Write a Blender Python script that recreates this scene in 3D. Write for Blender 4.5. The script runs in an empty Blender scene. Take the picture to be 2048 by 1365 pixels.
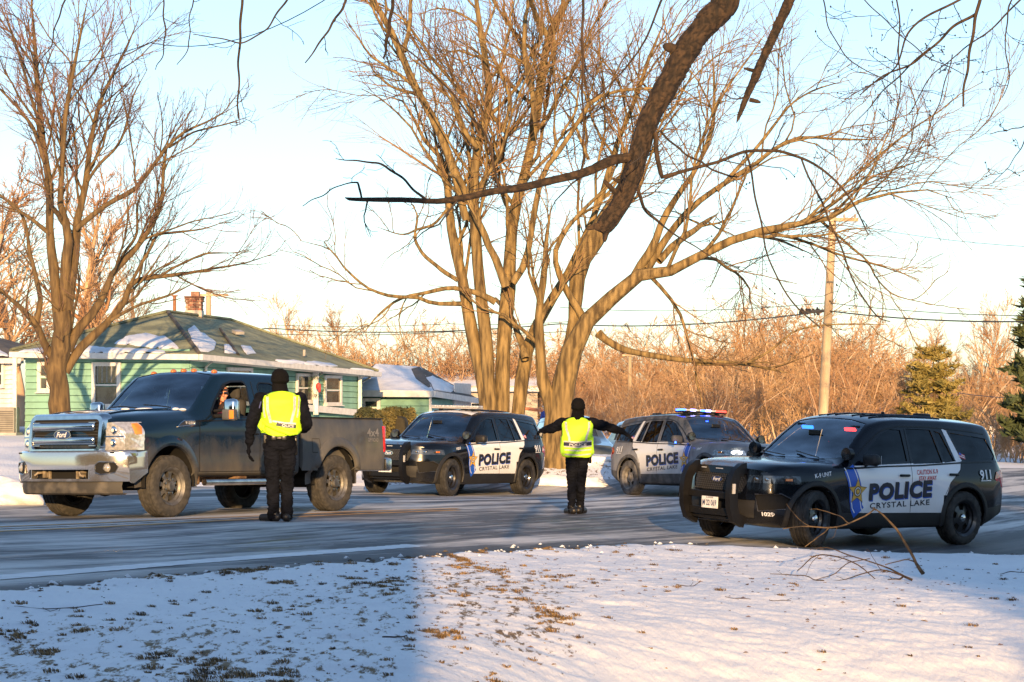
import bpy, bmesh, math, random
import numpy as np
from mathutils import Vector, Matrix, Euler
from mathutils.bvhtree import BVHTree
rng = np.random.default_rng(7)
random.seed(7)
SC = bpy.context.scene
COL = SC.collection
R = math.radians
# ------------------------------------------------------------------ camera, sky, sun, exposure
F = 4440.0            # focal length in photograph pixels (2048 wide)
CAMZ = 1.9
HOR = 800.0           # row of the horizon in the photograph
cam = bpy.data.cameras.new("camera")
cam.sensor_width = 36.0
cam.lens = 36.0 * F / 2048.0
cam.clip_start = 0.5
cam.clip_end = 3000
cam_o = bpy.data.objects.new("camera", cam)
COL.objects.link(cam_o)
PITCH = math.atan((HOR - 682.5) / F)
cam_o.location = (0, 0, CAMZ)
cam_o.rotation_euler = (math.pi / 2 + PITCH, 0, 0)
SC.camera = cam_o
SUN_AZ = 2.5          # light travels to +Y, this much towards -X
SUN_EL = 11.0
world = bpy.data.worlds.new("World")
SC.world = world
world.use_nodes = True
wt = world.node_tree
for n in list(wt.nodes):
 wt.nodes.remove(n)
w_out = wt.nodes.new("ShaderNodeOutputWorld")
w_bg = wt.nodes.new("ShaderNodeBackground")
w_sky = wt.nodes.new("ShaderNodeTexSky")
w_sky.sky_type = 'NISHITA'
w_sky.sun_disc = False
w_sky.sun_elevation = R(SUN_EL)
w_sky.sun_rotation = R(180 - SUN_AZ)
w_sky.air_density = 1.0
w_sky.dust_density = 0.6
w_sky.ozone_density = 3.0
w_bg.inputs['Strength'].default_value = 0.15
w_hs = wt.nodes.new("ShaderNodeHueSaturation")
w_hs.inputs['Saturation'].default_value = 0.92
wt.links.new(w_sky.outputs[0], w_hs.inputs['Color'])
wt.links.new(w_hs.outputs[0], w_bg.inputs[0])
wt.links.new(w_bg.outputs[0], w_out.inputs[0])
sun = bpy.data.lights.new("sun", 'SUN')
sun.energy = 5.0
sun.angle = R(0.55)
sun.color = (1.0, 0.62, 0.28)
sun_o = bpy.data.objects.new("sun", sun)
COL.objects.link(sun_o)
_d = Vector((-math.sin(R(SUN_AZ)) * math.cos(R(SUN_EL)), math.cos(R(SUN_AZ)) * math.cos(R(SUN_EL)), -math.sin(R(SUN_EL))))
sun_o.rotation_euler = _d.to_track_quat('-Z', 'Y').to_euler()
sun_o.location = (10, -40, 30)
SC.view_settings.view_transform = 'Standard'
SC.view_settings.look = 'None'
SC.view_settings.exposure = 0.94
SC.view_settings.gamma = 1.0
SC.view_settings.use_curve_mapping = False
SC.render.engine = 'CYCLES'
SC.cycles.max_bounces = 6
SC.cycles.diffuse_bounces = 3
SC.cycles.glossy_bounces = 3
SC.cycles.transparent_max_bounces = 12
SC.cycles.caustics_reflective = False
SC.cycles.caustics_refractive = False
def P(px, py, D):
 """point at depth D (metres along +Y) that shows at photo pixel px, py (small pitch folded in)"""
 a = PITCH
 u = (px - 1024.0) / F
 v = (682.5 - py) / F
 dy = math.cos(a) - v * math.sin(a)
 dz = math.sin(a) + v * math.cos(a)
 return Vector((u / dy * D, D, CAMZ + dz / dy * D))
# ------------------------------------------------------------------ materials
_M = {}
def M(name, col, rough=0.6, metal=0.0, var=0.12, scale=4.0, bump=0.0, bscale=60.0, col2=None, thr=(0.4, 0.6),
   emis=None, estr=0.0, coat=0.0, spec=0.5, coord='Object', stretch=(1, 1, 1), sub=0.0):
 if name in _M:
  return _M[name]
 m = bpy.data.materials.new(name)
 m.use_nodes = True
 nt = m.node_tree
 b = nt.nodes['Principled BSDF']
 b.inputs['Roughness'].default_value = rough
 b.inputs['Metallic'].default_value = metal
 b.inputs['Specular IOR Level'].default_value = spec
 if coat:
  b.inputs['Coat Weight'].default_value = coat
  b.inputs['Coat Roughness'].default_value = 0.04
 if emis:
  b.inputs['Emission Color'].default_value = (*emis, 1)
  b.inputs['Emission Strength'].default_value = estr
 tc = nt.nodes.new('ShaderNodeTexCoord')
 mp = nt.nodes.new('ShaderNodeMapping')
 mp.inputs['Scale'].default_value = stretch
 nt.links.new(tc.outputs[coord], mp.inputs[0])
 nz = nt.nodes.new('ShaderNodeTexNoise')
 nz.inputs['Scale'].default_value = scale
 nz.inputs['Detail'].default_value = 5
 nt.links.new(mp.outputs[0], nz.inputs['Vector'])
 rp = nt.nodes.new('ShaderNodeValToRGB')
 c2 = col2 if col2 else tuple(min(1, c * (1 + var)) for c in col)
 c1 = col if col2 else tuple(c * (1 - var) for c in col)
 rp.color_ramp.elements[0].position = thr[0]
 rp.color_ramp.elements[1].position = thr[1]
 rp.color_ramp.elements[0].color = (*c1, 1)
 rp.color_ramp.elements[1].color = (*c2, 1)
 nt.links.new(nz.outputs['Fac'], rp.inputs[0])
 nt.links.new(rp.outputs[0], b.inputs['Base Color'])
 if bump:
  nb = nt.nodes.new('ShaderNodeTexNoise')
  nb.inputs['Scale'].default_value = bscale
  nb.inputs['Detail'].default_value = 4
  nt.links.new(mp.outputs[0], nb.inputs['Vector'])
  bp = nt.nodes.new('ShaderNodeBump')
  bp.inputs['Strength'].default_value = min(1.0, bump)
  bp.inputs['Distance'].default_value = 0.02
  nt.links.new(nb.outputs['Fac'], bp.inputs['Height'])
  nt.links.new(bp.outputs[0], b.inputs['Normal'])
 _M[name] = m
 return m
def glass_mat(name, tint, refl=0.08, rough=0.02):
 if name in _M:
  return _M[name]
 m = bpy.data.materials.new(name)
 m.use_nodes = True
 nt = m.node_tree
 for n in list(nt.nodes):
  nt.nodes.remove(n)
 o = nt.nodes.new('ShaderNodeOutputMaterial')
 t = nt.nodes.new('ShaderNodeBsdfTransparent')
 t.inputs[0].default_value = (*tint, 1)
 g = nt.nodes.new('ShaderNodeBsdfGlossy')
 g.inputs['Roughness'].default_value = rough
 g.inputs['Color'].default_value = (0.9, 0.95, 1, 1)
 lw = nt.nodes.new('ShaderNodeFresnel')
 lw.inputs['IOR'].default_value = 1.5 if refl > .05 else 1.32
 nz = nt.nodes.new('ShaderNodeTexNoise')
 nz.inputs['Scale'].default_value = 3.0
 ad = nt.nodes.new('ShaderNodeMath'); ad.operation = 'MULTIPLY_ADD'
 ad.inputs[1].default_value = refl
 nt.links.new(nz.outputs['Fac'], ad.inputs[0])
 nt.links.new(lw.outputs[0], ad.inputs[2])
 mx = nt.nodes.new('ShaderNodeMixShader')
 nt.links.new(ad.outputs[0], mx.inputs[0])
 nt.links.new(t.outputs[0], mx.inputs[1])
 nt.links.new(g.outputs[0], mx.inputs[2])
 nt.links.new(mx.outputs[0], o.inputs[0])
 _M[name] = m
 return m
def paint_dirty(name, paint, dirt, z0, z1, amount=1.0, rough=0.25, coat=1.0):
 """car paint with dried road salt that thins out with height on the body (object space)"""
 if name in _M:
  return _M[name]
 m = bpy.data.materials.new(name)
 m.use_nodes = True
 nt = m.node_tree
 b = nt.nodes['Principled BSDF']
 tc = nt.nodes.new('ShaderNodeTexCoord')
 sp = nt.nodes.new('ShaderNodeSeparateXYZ')
 nt.links.new(tc.outputs['Object'], sp.inputs[0])
 mr = nt.nodes.new('ShaderNodeMapRange')
 mr.inputs['From Min'].default_value = z1
 mr.inputs['From Max'].default_value = z0
 nt.links.new(sp.outputs['Z'], mr.inputs['Value'])
 mp = nt.nodes.new('ShaderNodeMapping')
 mp.inputs['Scale'].default_value = (1.6, 1.6, 0.8)
 nt.links.new(tc.outputs['Object'], mp.inputs[0])
 nz = nt.nodes.new('ShaderNodeTexNoise')
 nz.inputs['Scale'].default_value = 2.2
 nz.inputs['Detail'].default_value = 8
 nz.inputs['Roughness'].default_value = 0.65
 nt.links.new(mp.outputs[0], nz.inputs['Vector'])
 ma = nt.nodes.new('ShaderNodeMath'); ma.operation = 'ADD'
 nt.links.new(mr.outputs[0], ma.inputs[0])
 nt.links.new(nz.outputs['Fac'], ma.inputs[1])
 r2 = nt.nodes.new('ShaderNodeMapRange')
 r2.inputs['From Min'].default_value = 0.66
 r2.inputs['From Max'].default_value = 1.35
 r2.inputs['To Max'].default_value = amount
 nt.links.new(ma.outputs[0], r2.inputs['Value'])
 mx = nt.nodes.new('ShaderNodeMix'); mx.data_type = 'RGBA'
 mx.inputs[6].default_value = (*paint, 1)
 mx.inputs[7].default_value = (*dirt, 1)
 nt.links.new(r2.outputs[0], mx.inputs[0])
 nt.links.new(mx.outputs[2], b.inputs['Base Color'])
 rr = nt.nodes.new('ShaderNodeMapRange')
 rr.inputs['To Min'].default_value = rough
 rr.inputs['To Max'].default_value = 0.85
 nt.links.new(r2.outputs[0], rr.inputs['Value'])
 nt.links.new(rr.outputs[0], b.inputs['Roughness'])
 cr = nt.nodes.new('ShaderNodeMapRange')
 cr.inputs['To Min'].default_value = coat
 cr.inputs['To Max'].default_value = 0.0
 nt.links.new(r2.outputs[0], cr.inputs['Value'])
 nt.links.new(cr.outputs[0], b.inputs['Coat Weight'])
 b.inputs['Coat Roughness'].default_value = 0.04
 b.inputs['Specular IOR Level'].default_value = 0.2
 _M[name] = m
 return m
# ------------------------------------------------------------------ object helpers
def tag(o, label=None, cat=None, group=None, kind=None):
 if label: o['label'] = label
 if cat: o['category'] = cat
 if group: o['group'] = group
 if kind: o['kind'] = kind
 return o
def empty(name, loc=(0, 0, 0), rz=0.0, parent=None, label=None, cat=None, group=None):
 o = bpy.data.objects.new(name, None)
 COL.objects.link(o)
 o.empty_display_size = 0.2
 o.location = loc
 o.rotation_euler = (0, 0, rz)
 if parent: o.parent = parent
 return tag(o, label, cat, group)
def link(name, me, parent=None):
 o = bpy.data.objects.new(name, me)
 COL.objects.link(o)
 if parent: o.parent = parent
 return o
def np_mesh(name, V, Q, mat, smooth=True, mi=None):
 """V (n,3), Q list of arrays of faces (each (m,k))"""
 me = bpy.data.meshes.new(name)
 V = np.asarray(V, dtype=np.float32)
 if not isinstance(Q, (list, tuple)):
  Q = [Q]
 Q = [np.asarray(q, dtype=np.int32) for q in Q if len(q)]
 nl = sum(q.size for q in Q)
 nf = sum(len(q) for q in Q)
 me.vertices.add(len(V)); me.vertices.foreach_set('co', V.ravel())
 me.loops.add(nl)
 me.loops.foreach_set('vertex_index', np.concatenate([q.ravel() for q in Q]))
 me.polygons.add(nf)
 st = []; s = 0
 for q in Q:
  k = q.shape[1]
  st.append(np.arange(len(q), dtype=np.int32) * k + s)
  s += q.size
 me.polygons.foreach_set('loop_start', np.concatenate(st))
 me.polygons.foreach_set('use_smooth', np.full(nf, smooth, dtype=bool))
 if mi is not None:
  me.polygons.foreach_set('material_index', np.asarray(mi, dtype=np.int32))
 for m in (mat if isinstance(mat, (list, tuple)) else [mat]):
  me.materials.append(m)
 me.update(calc_edges=True)
 me.validate()
 return me
class MB:
 """collects plain shapes in one bmesh"""
 def __init__(s):
  s.v = []; s.f = []
 def add(s, vs, fs):
  n = len(s.v)
  s.v += [tuple(v) for v in vs]
  s.f += [tuple(i + n for i in f) for f in fs]
  return s
 def box(s, c, d, rot=None, bev=0.0):
  x, y, z = (k / 2 for k in d)
  if bev <= 0:
   vs = [Vector((a * x, b * y, e * z)) for a in (-1, 1) for b in (-1, 1) for e in (-1, 1)]
   fs = [(0, 1, 3, 2), (4, 6, 7, 5), (0, 4, 5, 1), (2, 3, 7, 6), (0, 2, 6, 4), (1, 5, 7, 3)]
  else:
   bm = bmesh.new()
   bmesh.ops.create_cube(bm, size=1)
   for v in bm.verts:
    v.co = Vector((v.co.x * d[0], v.co.y * d[1], v.co.z * d[2]))
   bmesh.ops.bevel(bm, geom=bm.edges[:], offset=min(bev, min(d) * 0.45), segments=2, affect='EDGES', profile=0.5)
   bm.verts.index_update()
   vs = [v.co.copy() for v in bm.verts]
   fs = [tuple(v.index for v in f.verts) for f in bm.faces]
   bm.free()
  if rot is not None:
   rm = rot if isinstance(rot, Matrix) else Euler(rot).to_matrix()
   vs = [rm @ v for v in vs]
  c = Vector(c)
  return s.add([v + c for v in vs], fs)
 def tube(s, pts, r, n=8, caps=True):
  pts = [Vector(p) for p in pts]
  rs = r if isinstance(r, (list, tuple)) else [r] * len(pts)
  rings = []
  for i, p in enumerate(pts):
   a = pts[max(i - 1, 0)]; b = pts[min(i + 1, len(pts) - 1)]
   t = (b - a).normalized()
   ref = Vector((0, 0, 1)) if abs(t.z) < 0.9 else Vector((1, 0, 0))
   u = t.cross(ref).normalized(); w = t.cross(u)
   rings.append([p + (u * math.cos(k * 2 * math.pi / n) + w * math.sin(k * 2 * math.pi / n)) * rs[i] for k in range(n)])
  vs = [v for rg in rings for v in rg]
  fs = [(i * n + k, i * n + (k + 1) % n, (i + 1) * n + (k + 1) % n, (i + 1) * n + k) for i in range(len(pts) - 1) for k in range(n)]
  if caps:
   fs += [tuple(range(n))[::-1], tuple((len(pts) - 1) * n + k for k in range(n))]
  return s.add(vs, fs)
 def lathe(s, prof, c=(0, 0, 0), axis='y', n=32, mod=None):
  """prof: list of (r, h); axis y"""
  vs = []; fs = []
  c = Vector(c)
  for i, (r, h) in enumerate(prof):
   for k in range(n):
    a = 2 * math.pi * k / n
    rr = r + (mod(i, k) if mod else 0)
    if axis == 'y': vs.append(c + Vector((rr * math.cos(a), h, rr * math.sin(a))))
    elif axis == 'z': vs.append(c + Vector((rr * math.cos(a), rr * math.sin(a), h)))
    else: vs.append(c + Vector((h, rr * math.cos(a), rr * math.sin(a))))
  for i in range(len(prof) - 1):
   for k in range(n):
    fs.append((i * n + k, i * n + (k + 1) % n, (i + 1) * n + (k + 1) % n, (i + 1) * n + k))
  return s.add(vs, fs)
 def ell(s, c, r, n=12, rot=None):
  vs = []; fs = []
  m = n // 2 + 1
  for i in range(m + 1):
   th = math.pi * i / m
   for k in range(n):
    a = 2 * math.pi * k / n
    v = Vector((r[0] * math.sin(th) * math.cos(a), r[1] * math.sin(th) * math.sin(a), r[2] * math.cos(th)))
    if rot is not None: v = Euler(rot).to_matrix() @ v
    vs.append(v + Vector(c))
  for i in range(m):
   for k in range(n):
    fs.append((i * n + k, (i + 1) * n + k, (i + 1) * n + (k + 1) % n, i * n + (k + 1) % n))
  return s.add(vs, fs)
 def prism(s, poly, h0, h1, axis='y'):
  """poly 2D extruded; axis y: poly (x,z); axis x: poly (y,z); axis z: poly (x,y)"""
  n = len(poly)
  def p3(a, b, h):
   return (a, h, b) if axis == 'y' else ((h, a, b) if axis == 'x' else (a, b, h))
  vs = [p3(a, b, h0) for a, b in poly] + [p3(a, b, h1) for a, b in poly]
  fs = [tuple(range(n))[::-1], tuple(range(n, 2 * n))] + [(i, (i + 1) % n, n + (i + 1) % n, n + i) for i in range(n)]
  return s.add(vs, fs)
 def build(s, name, mat, parent=None, smooth=None, recalc=True):
  me = bpy.data.meshes.new(name)
  me.from_pydata(s.v, [], s.f)
  if recalc:
   bm = bmesh.new(); bm.from_mesh(me)
   bmesh.ops.remove_doubles(bm, verts=bm.verts, dist=1e-5)
   bmesh.ops.recalc_face_normals(bm, faces=bm.faces)
   bm.to_mesh(me); bm.free()
  me.materials.append(mat)
  if smooth is not None:
   me.shade_smooth()
   me.set_sharp_from_angle(angle=R(smooth))
  return link(name, me, parent)
def dup_tree(o, parent=None):
 c = o.copy()
 COL.objects.link(c)
 c.parent = parent
 for ch in [x for x in o.children]:
  dup_tree(ch, c)
 return c
_TX = {}
def text_geo(s, w, h, bold=0.0, shear=0.0, space=1.0):
 """verts (x,y) fitted to w x h centred on 0, faces"""
 key = (s, bold, shear, space)
 if key not in _TX:
  cu = bpy.data.curves.new('t', 'FONT')
  cu.body = s
  cu.offset = bold
  cu.shear = shear
  cu.space_character = space
  cu.resolution_u = 3
  o = bpy.data.objects.new('t', cu)
  COL.objects.link(o)
  dg = bpy.context.evaluated_depsgraph_get()
  dg.update()
  me = bpy.data.meshes.new_from_object(o.evaluated_get(dg))
  vs = [(v.co.x, v.co.y) for v in me.vertices]
  fs = [tuple(p.vertices) for p in me.polygons]
  bpy.data.objects.remove(o); bpy.data.curves.remove(cu); bpy.data.meshes.remove(me)
  _TX[key] = (vs, fs)
 vs, fs = _TX[key]
 xs = [v[0] for v in vs]; ys = [v[1] for v in vs]
 cx, cy = (min(xs) + max(xs)) / 2, (min(ys) + max(ys)) / 2
 sx = w / (max(xs) - min(xs)); sy = h / (max(ys) - min(ys))
 return [((a - cx) * sx, (b - cy) * sy) for a, b in vs], fs
# ------------------------------------------------------------------ terrain
CP = [(-4.53, 29.6, -1.567), (-2.59, 32.6, -1.637), (-6.0, 30.5, -1.60), (4.01, 29.4, -1.954), (6.35, 31.3, -2.045),
   (2.94, 30.7, -1.90), (-2.97, 28.46, -1.56), (1.02, 34.8, -1.79), (-1.206, 45, -1.955), (0.311, 47.6, -2.036),
   (-2.6, 45.8, -1.93), (2.52, 48.5, -2.076), (4.0, 45, -1.97), (-4, 17.6, -1.415), (-1.1, 25.2, -1.661), (-6, 25, -1.47),
   (0, 12, -1.50), (3, 12, -1.72), (-3, 12, -1.37), (4, 20, -1.83), (7, 26, -1.98), (7, 20, -1.95), (1.5, 20, -1.69),
   (0, 0, -1.45), (10, 0, -1.8), (-10, 0, -1.1), (0, -20, -1.4), (-8, 18, -1.25), (-8.5, 37, -1.54), (-10.2, 45, -1.42),
   (-15.8, 70, -1.10), (-8, 62, -1.25), (1.2, 54.5, -1.46), (-1, 54, -1.52), (3, 53.0, -1.72), (7, 55, -2.08), (12, 40, -2.15),
   (15.4, 70, -2.29), (19.8, 90, -2.5), (0, 80, -1.5), (8, 90, -1.9), (30, 130, -2.6), (0, 130, -1.7), (-40, 120, -0.9),
   (60, 200, -2.6), (0, 300, -1.0), (-120, 300, 0.0), (180, 300, -2.5), (-60, 0, -0.8), (60, 0, -2.2), (40, 50, -2.5),
   (-20, 45, -1.1), (0, -100, -1.4), (-5, 52, -1.55)]
_cp = np.array(CP)
def _phi(r): return np.sqrt(r * r + 9.0)
_A = _phi(np.hypot(_cp[:, None, 0] - _cp[None, :, 0], _cp[:, None, 1] - _cp[None, :, 1]))
_n = len(_cp)
_AA = np.zeros((_n + 1, _n + 1)); _AA[:_n, :_n] = _A; _AA[:_n, _n] = 1; _AA[_n, :_n] = 1
_w = np.linalg.solve(_AA, np.append(_cp[:, 2], 0))
def gz_np(x, y):
 x = np.asarray(x, float); y = np.asarray(y, float)
 sh = x.shape
 x = x.ravel(); y = y.ravel()
 out = np.empty(len(x))
 for s in range(0, len(x), 20000):
  r = np.hypot(x[s:s + 20000, None] - _cp[None, :, 0], y[s:s + 20000, None] - _cp[None, :, 1])
  out[s:s + 20000] = _phi(r) @ _w[:_n] + _w[_n]
 # the lawn dips into a ditch at near right, steepened to catch more sun
 w = np.clip((x + .6) / 2.4, 0, 1); w = w * w * (3 - 2 * w)
 dd = 16.2 + .25 * x - y
 out = out - np.minimum(0.24 * .5 * (dd + np.sqrt(dd * dd + .8)), 1.5) * w * (y > -30)
 return (out + CAMZ).reshape(sh)
def gz(x, y):
 return float(gz_np([x], [y])[0])
def G(px, py):
 """ground point that shows at a photo pixel"""
 a, b = 3.0, 400.0
 prev = 3.0
 for D in np.geomspace(4, 600, 240):
  p = P(px, py, D)
  if p.z < gz(p.x, p.y):
   a, b = prev, D
   break
  prev = D
 for _ in range(24):
  m = (a + b) / 2
  p = P(px, py, m)
  if p.z < gz(p.x, p.y): b = m
  else: a = m
 p = P(px, py, b)
 return Vector((p.x, p.y, gz(p.x, p.y)))
# road edges in photo pixels on the ground
near_px = [(-900, 1290), (-500, 1235), (-200, 1207), (0, 1190), (200, 1168), (450, 1148), (650, 1134), (830, 1121), (960, 1109), (1080, 1101), (1200, 1095), (1350, 1092), (1500, 1099),
     (1700, 1108), (2048, 1113), (2400, 1117), (3000, 1120)]
NEAR = [G(*p).xy for p in near_px]
NEAR[0:0] = [Vector((NEAR[0].x - 2.5, NEAR[0].y - 7)), ]
FAR = [Vector(p) for p in [(-16.5, 22.0), (-13.2, 29.0), (-10.2, 34.8), (-7.2, 41.0), (-4.2, 47.0), (-0.9, 50.6), (0.8, 50.9), (2.6, 51.4), (5.2, 55.5), (9.5, 66), (14, 73), (22, 80), (40, 88), (70, 95)]]
NEAR[0:0] = [Vector((-13.5, 3.0))]
NEAR.append(Vector((40, 34))); NEAR.append(Vector((70, 36)))
def resample(pts, n):
 a = np.array([(p[0], p[1]) for p in pts]); d = np.concatenate([[0], np.cumsum(np.hypot(*np.diff(a, axis=0).T))])
 t = np.linspace(0, d[-1], n)
 return np.stack([np.interp(t, d, a[:, 0]), np.interp(t, d, a[:, 1])], 1)
NR = resample(NEAR, 360); FR = resample(FAR, 360)
def smooth1(a, k):
 for _ in range(k):
  b = a.copy(); b[1:-1] = (a[:-2] + a[1:-1] * 2 + a[2:]) / 4; a = b
 return a
NR = smooth1(NR, 12); FR = smooth1(FR, 12)
ROADPOLY = np.concatenate([NR, FR[::-1]])
def in_poly(x, y, poly=ROADPOLY):
 ins = np.zeros(x.shape, bool)
 xs = poly[:, 0]; ys = poly[:, 1]; j = len(poly) - 1
 for i in range(len(poly)):
  c = ((ys[i] > y) != (ys[j] > y)) & (x < (xs[j] - xs[i]) * (y - ys[i]) / (ys[j] - ys[i] + 1e-12) + xs[i])
  ins ^= c; j = i
 return ins
def vnoise(x, y, s, seed=0):
 """smooth value noise"""
 r = np.random.default_rng(seed).random((257, 257))
 x = x * s; y = y * s
 xi = np.floor(x).astype(int); yi = np.floor(y).astype(int)
 fx = x - xi; fy = y - yi
 fx = fx * fx * (3 - 2 * fx); fy = fy * fy * (3 - 2 * fy)
 a = r[xi % 256, yi % 256]; b = r[(xi + 1) % 256, yi % 256]; c = r[xi % 256, (yi + 1) % 256]; d = r[(xi + 1) % 256, (yi + 1) % 256]
 return (a * (1 - fx) + b * fx) * (1 - fy) + (c * (1 - fx) + d * fx) * fy - 0.5
def dist_road(x, y):
 """distance to the road's near edge, rough"""
 d = np.full(x.shape, 1e9)
 for p in NR[::6]:
  d = np.minimum(d, np.hypot(x - p[0], y - p[1]))
 return d
def snow_relief(x, y):
 z = vnoise(x, y, 0.35, 1) * 0.08 + vnoise(x, y, 1.3, 2) * 0.035 + vnoise(x, y, 4.0, 3) * 0.024 + vnoise(x, y, 9.0, 4) * 0.016 + vnoise(x, y, 17.0, 5) * 0.009
 # a shallow groove, like an old ploughed ridge, crosses the lawn
 return z
# ------------------------------------------------------------------ ground sheet
def spaced(parts):
 out = []
 for a, b, s in parts:
  out += list(np.arange(a, b, s))
 return np.array(out + [parts[-1][1]])
gx = spaced([(-700, -120, 40), (-120, -30, 6), (-30, -9, 0.7), (-9, -5, 0.15), (-5, 6, 0.045), (6, 10, 0.12), (10, 30, 0.6), (30, 120, 6), (120, 900, 40)])
gy = spaced([(-150, -30, 12), (-30, 5, 1.0), (5, 10.5, 0.2), (10.5, 21, 0.045), (21, 31, 0.08), (31, 62, 0.35), (62, 120, 2), (120, 320, 12), (320, 1600, 80)])
XX, YY = np.meshgrid(gx, gy)
ZZ = gz_np(XX, YY)
inside = in_poly(XX, YY)
dr = dist_road(XX, YY)
fade = np.clip(dr / 1.2, 0.0, 1) * np.clip((70 - np.hypot(XX, YY - 20)) / 30, 0, 1)
rel = snow_relief(XX, YY)
ridge = 0.018 * np.exp(-((dr - 0.35) / 0.3) ** 2) * (0.6 + 1.6 * (vnoise(XX, YY, 1.7, 9) + 0.5))
ZZ = ZZ + np.where(inside, -0.05, rel * fade + np.where(YY < 36, ridge, 0) + 0.012)
# banks on the far side (ploughed snow, mounded lawn round the big tree)
ZZ += np.where(~inside, 0.10 * np.exp(-((XX - 1.2) ** 2 / 8 + (YY - 53.5) ** 2 / 6)), 0)
ZZ += np.where(~inside & (YY > 40) & (YY < 62), vnoise(XX, YY, 0.9, 21) * 0.16 + vnoise(XX, YY, 2.6, 22) * 0.07, 0)
ny, nx = XX.shape
idx = np.arange(nx * ny).reshape(ny, nx)
quads = np.stack([idx[:-1, :-1], idx[:-1, 1:], idx[1:, 1:], idx[1:, :-1]], -1).reshape(-1, 4)
def snow_material():
 m = bpy.data.materials.new('snow_lawn')
 m.use_nodes = True
 nt = m.node_tree; b = nt.nodes['Principled BSDF']
 b.inputs['Roughness'].default_value = 0.75
 b.inputs['Specular IOR Level'].default_value = 0.25
 tc = nt.nodes.new('ShaderNodeTexCoord')
 at = nt.nodes.new('ShaderNodeAttribute'); at.attribute_name = 'grass'
 n1 = nt.nodes.new('ShaderNodeTexNoise'); n1.inputs['Scale'].default_value = 11; n1.inputs['Detail'].default_value = 10; n1.inputs['Roughness'].default_value = 0.72
 mp = nt.nodes.new('ShaderNodeMapping'); mp.inputs['Scale'].default_value = (1.0, 0.3, 1.0); mp.inputs['Rotation'].default_value = (0, 0, 0.5)
 nt.links.new(tc.outputs['Object'], mp.inputs[0]); nt.links.new(mp.outputs[0], n1.inputs['Vector'])
 ad = nt.nodes.new('ShaderNodeMath'); ad.operation = 'ADD'
 nt.links.new(n1.outputs['Fac'], ad.inputs[0]); nt.links.new(at.outputs['Fac'], ad.inputs[1])
 rp = nt.nodes.new('ShaderNodeValToRGB')
 rp.color_ramp.elements[0].position = 0.66; rp.color_ramp.elements[0].color = (0, 0, 0, 1)
 rp.color_ramp.elements[1].position = 0.72; rp.color_ramp.elements[1].color = (1, 1, 1, 1)
 nt.links.new(ad.outputs[0], rp.inputs[0])
 n2 = nt.nodes.new('ShaderNodeTexNoise'); n2.inputs['Scale'].default_value = 34; n2.inputs['Detail'].default_value = 4
 nt.links.new(tc.outputs['Object'], n2.inputs['Vector'])
 r2 = nt.nodes.new('ShaderNodeValToRGB')
 r2.color_ramp.elements[0].position = 0.35; r2.color_ramp.elements[0].color = (0.10, 0.07, 0.04, 1)
 r2.color_ramp.elements[1].position = 0.65; r2.color_ramp.elements[1].color = (0.27, 0.18, 0.085, 1)
 nt.links.new(n2.outputs['Fac'], r2.inputs[0])
 n3 = nt.nodes.new('ShaderNodeTexNoise'); n3.inputs['Scale'].default_value = 1.2; n3.inputs['Detail'].default_value = 6
 nt.links.new(tc.outputs['Object'], n3.inputs['Vector'])
 r3 = nt.nodes.new('ShaderNodeValToRGB')
 r3.color_ramp.elements[0].position = 0.3; r3.color_ramp.elements[0].color = (0.78, 0.79, 0.81, 1)
 r3.color_ramp.elements[1].position = 0.7; r3.color_ramp.elements[1].color = (0.86, 0.865, 0.87, 1)
 nt.links.new(n3.outputs['Fac'], r3.inputs[0])
 mx = nt.nodes.new('ShaderNodeMix'); mx.data_type = 'RGBA'
 nt.links.new(rp.outputs[0], mx.inputs[0]); nt.links.new(r3.outputs[0], mx.inputs[6]); nt.links.new(r2.outputs[0], mx.inputs[7])
 nt.links.new(mx.outputs[2], b.inputs['Base Color'])
 bp = nt.nodes.new('ShaderNodeBump'); bp.inputs['Strength'].default_value = 0.6; bp.inputs['Distance'].default_value = 0.03
 n4 = nt.nodes.new('ShaderNodeTexNoise'); n4.inputs['Scale'].default_value = 22; n4.inputs['Detail'].default_value = 6
 nt.links.new(mp.outputs[0], n4.inputs['Vector'])
 nt.links.new(n4.outputs['Fac'], bp.inputs['Height']); nt.links.new(bp.outputs[0], b.inputs['Normal'])
 return m
# where dead grass pokes through the snow (world positions)
def grass_field(x, y):
 def blob(px, py, sx, sy, k):
  c = G(px, py)
  return k * np.exp(-(((x - c.x) / sx) ** 2 + ((y - c.y) / sy) ** 2))
 g = blob(250, 1320, 1.6, 2.2, .20) + blob(650, 1220, 1.4, 2.6, .10) + blob(980, 1160, .9, 3.4, .13) + blob(1060, 1250, .45, 1.6, .10)
 g = g + blob(1350, 1190, 1.6, 2.0, .03) + blob(1800, 1180, 1.6, 1.6, .03) + blob(500, 1160, 2.5, 2.0, .05) - blob(1500, 1300, 1.0, 1.0, .18) - blob(50, 1180, .8, 1.0, .1)
 d = dist_road(x, y)
 g = g + np.where(y < 31, 0.10 * np.exp(-(d / 0.35) ** 2), 0)
 g = g + np.where((y > 47) & (y < 57) & (np.abs(x - 2.0) < 5), 0.15, 0)
 g = g + np.where(y > 85, 0.05, 0)
 return np.minimum(g, .13) + np.where(y < 31, .09 * np.exp(-(d / .28) ** 2) * (x < 1.5), 0)
mesh = np_mesh('snow_ground', np.stack([XX.ravel(), YY.ravel(), ZZ.ravel()], 1), quads, snow_material())
GF = grass_field(XX.ravel(), YY.ravel()).astype(np.float32)
mesh.attributes.new('grass', 'FLOAT', 'POINT').data.foreach_set('value', GF)
tag(link('snow_ground', mesh), kind='structure')
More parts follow.
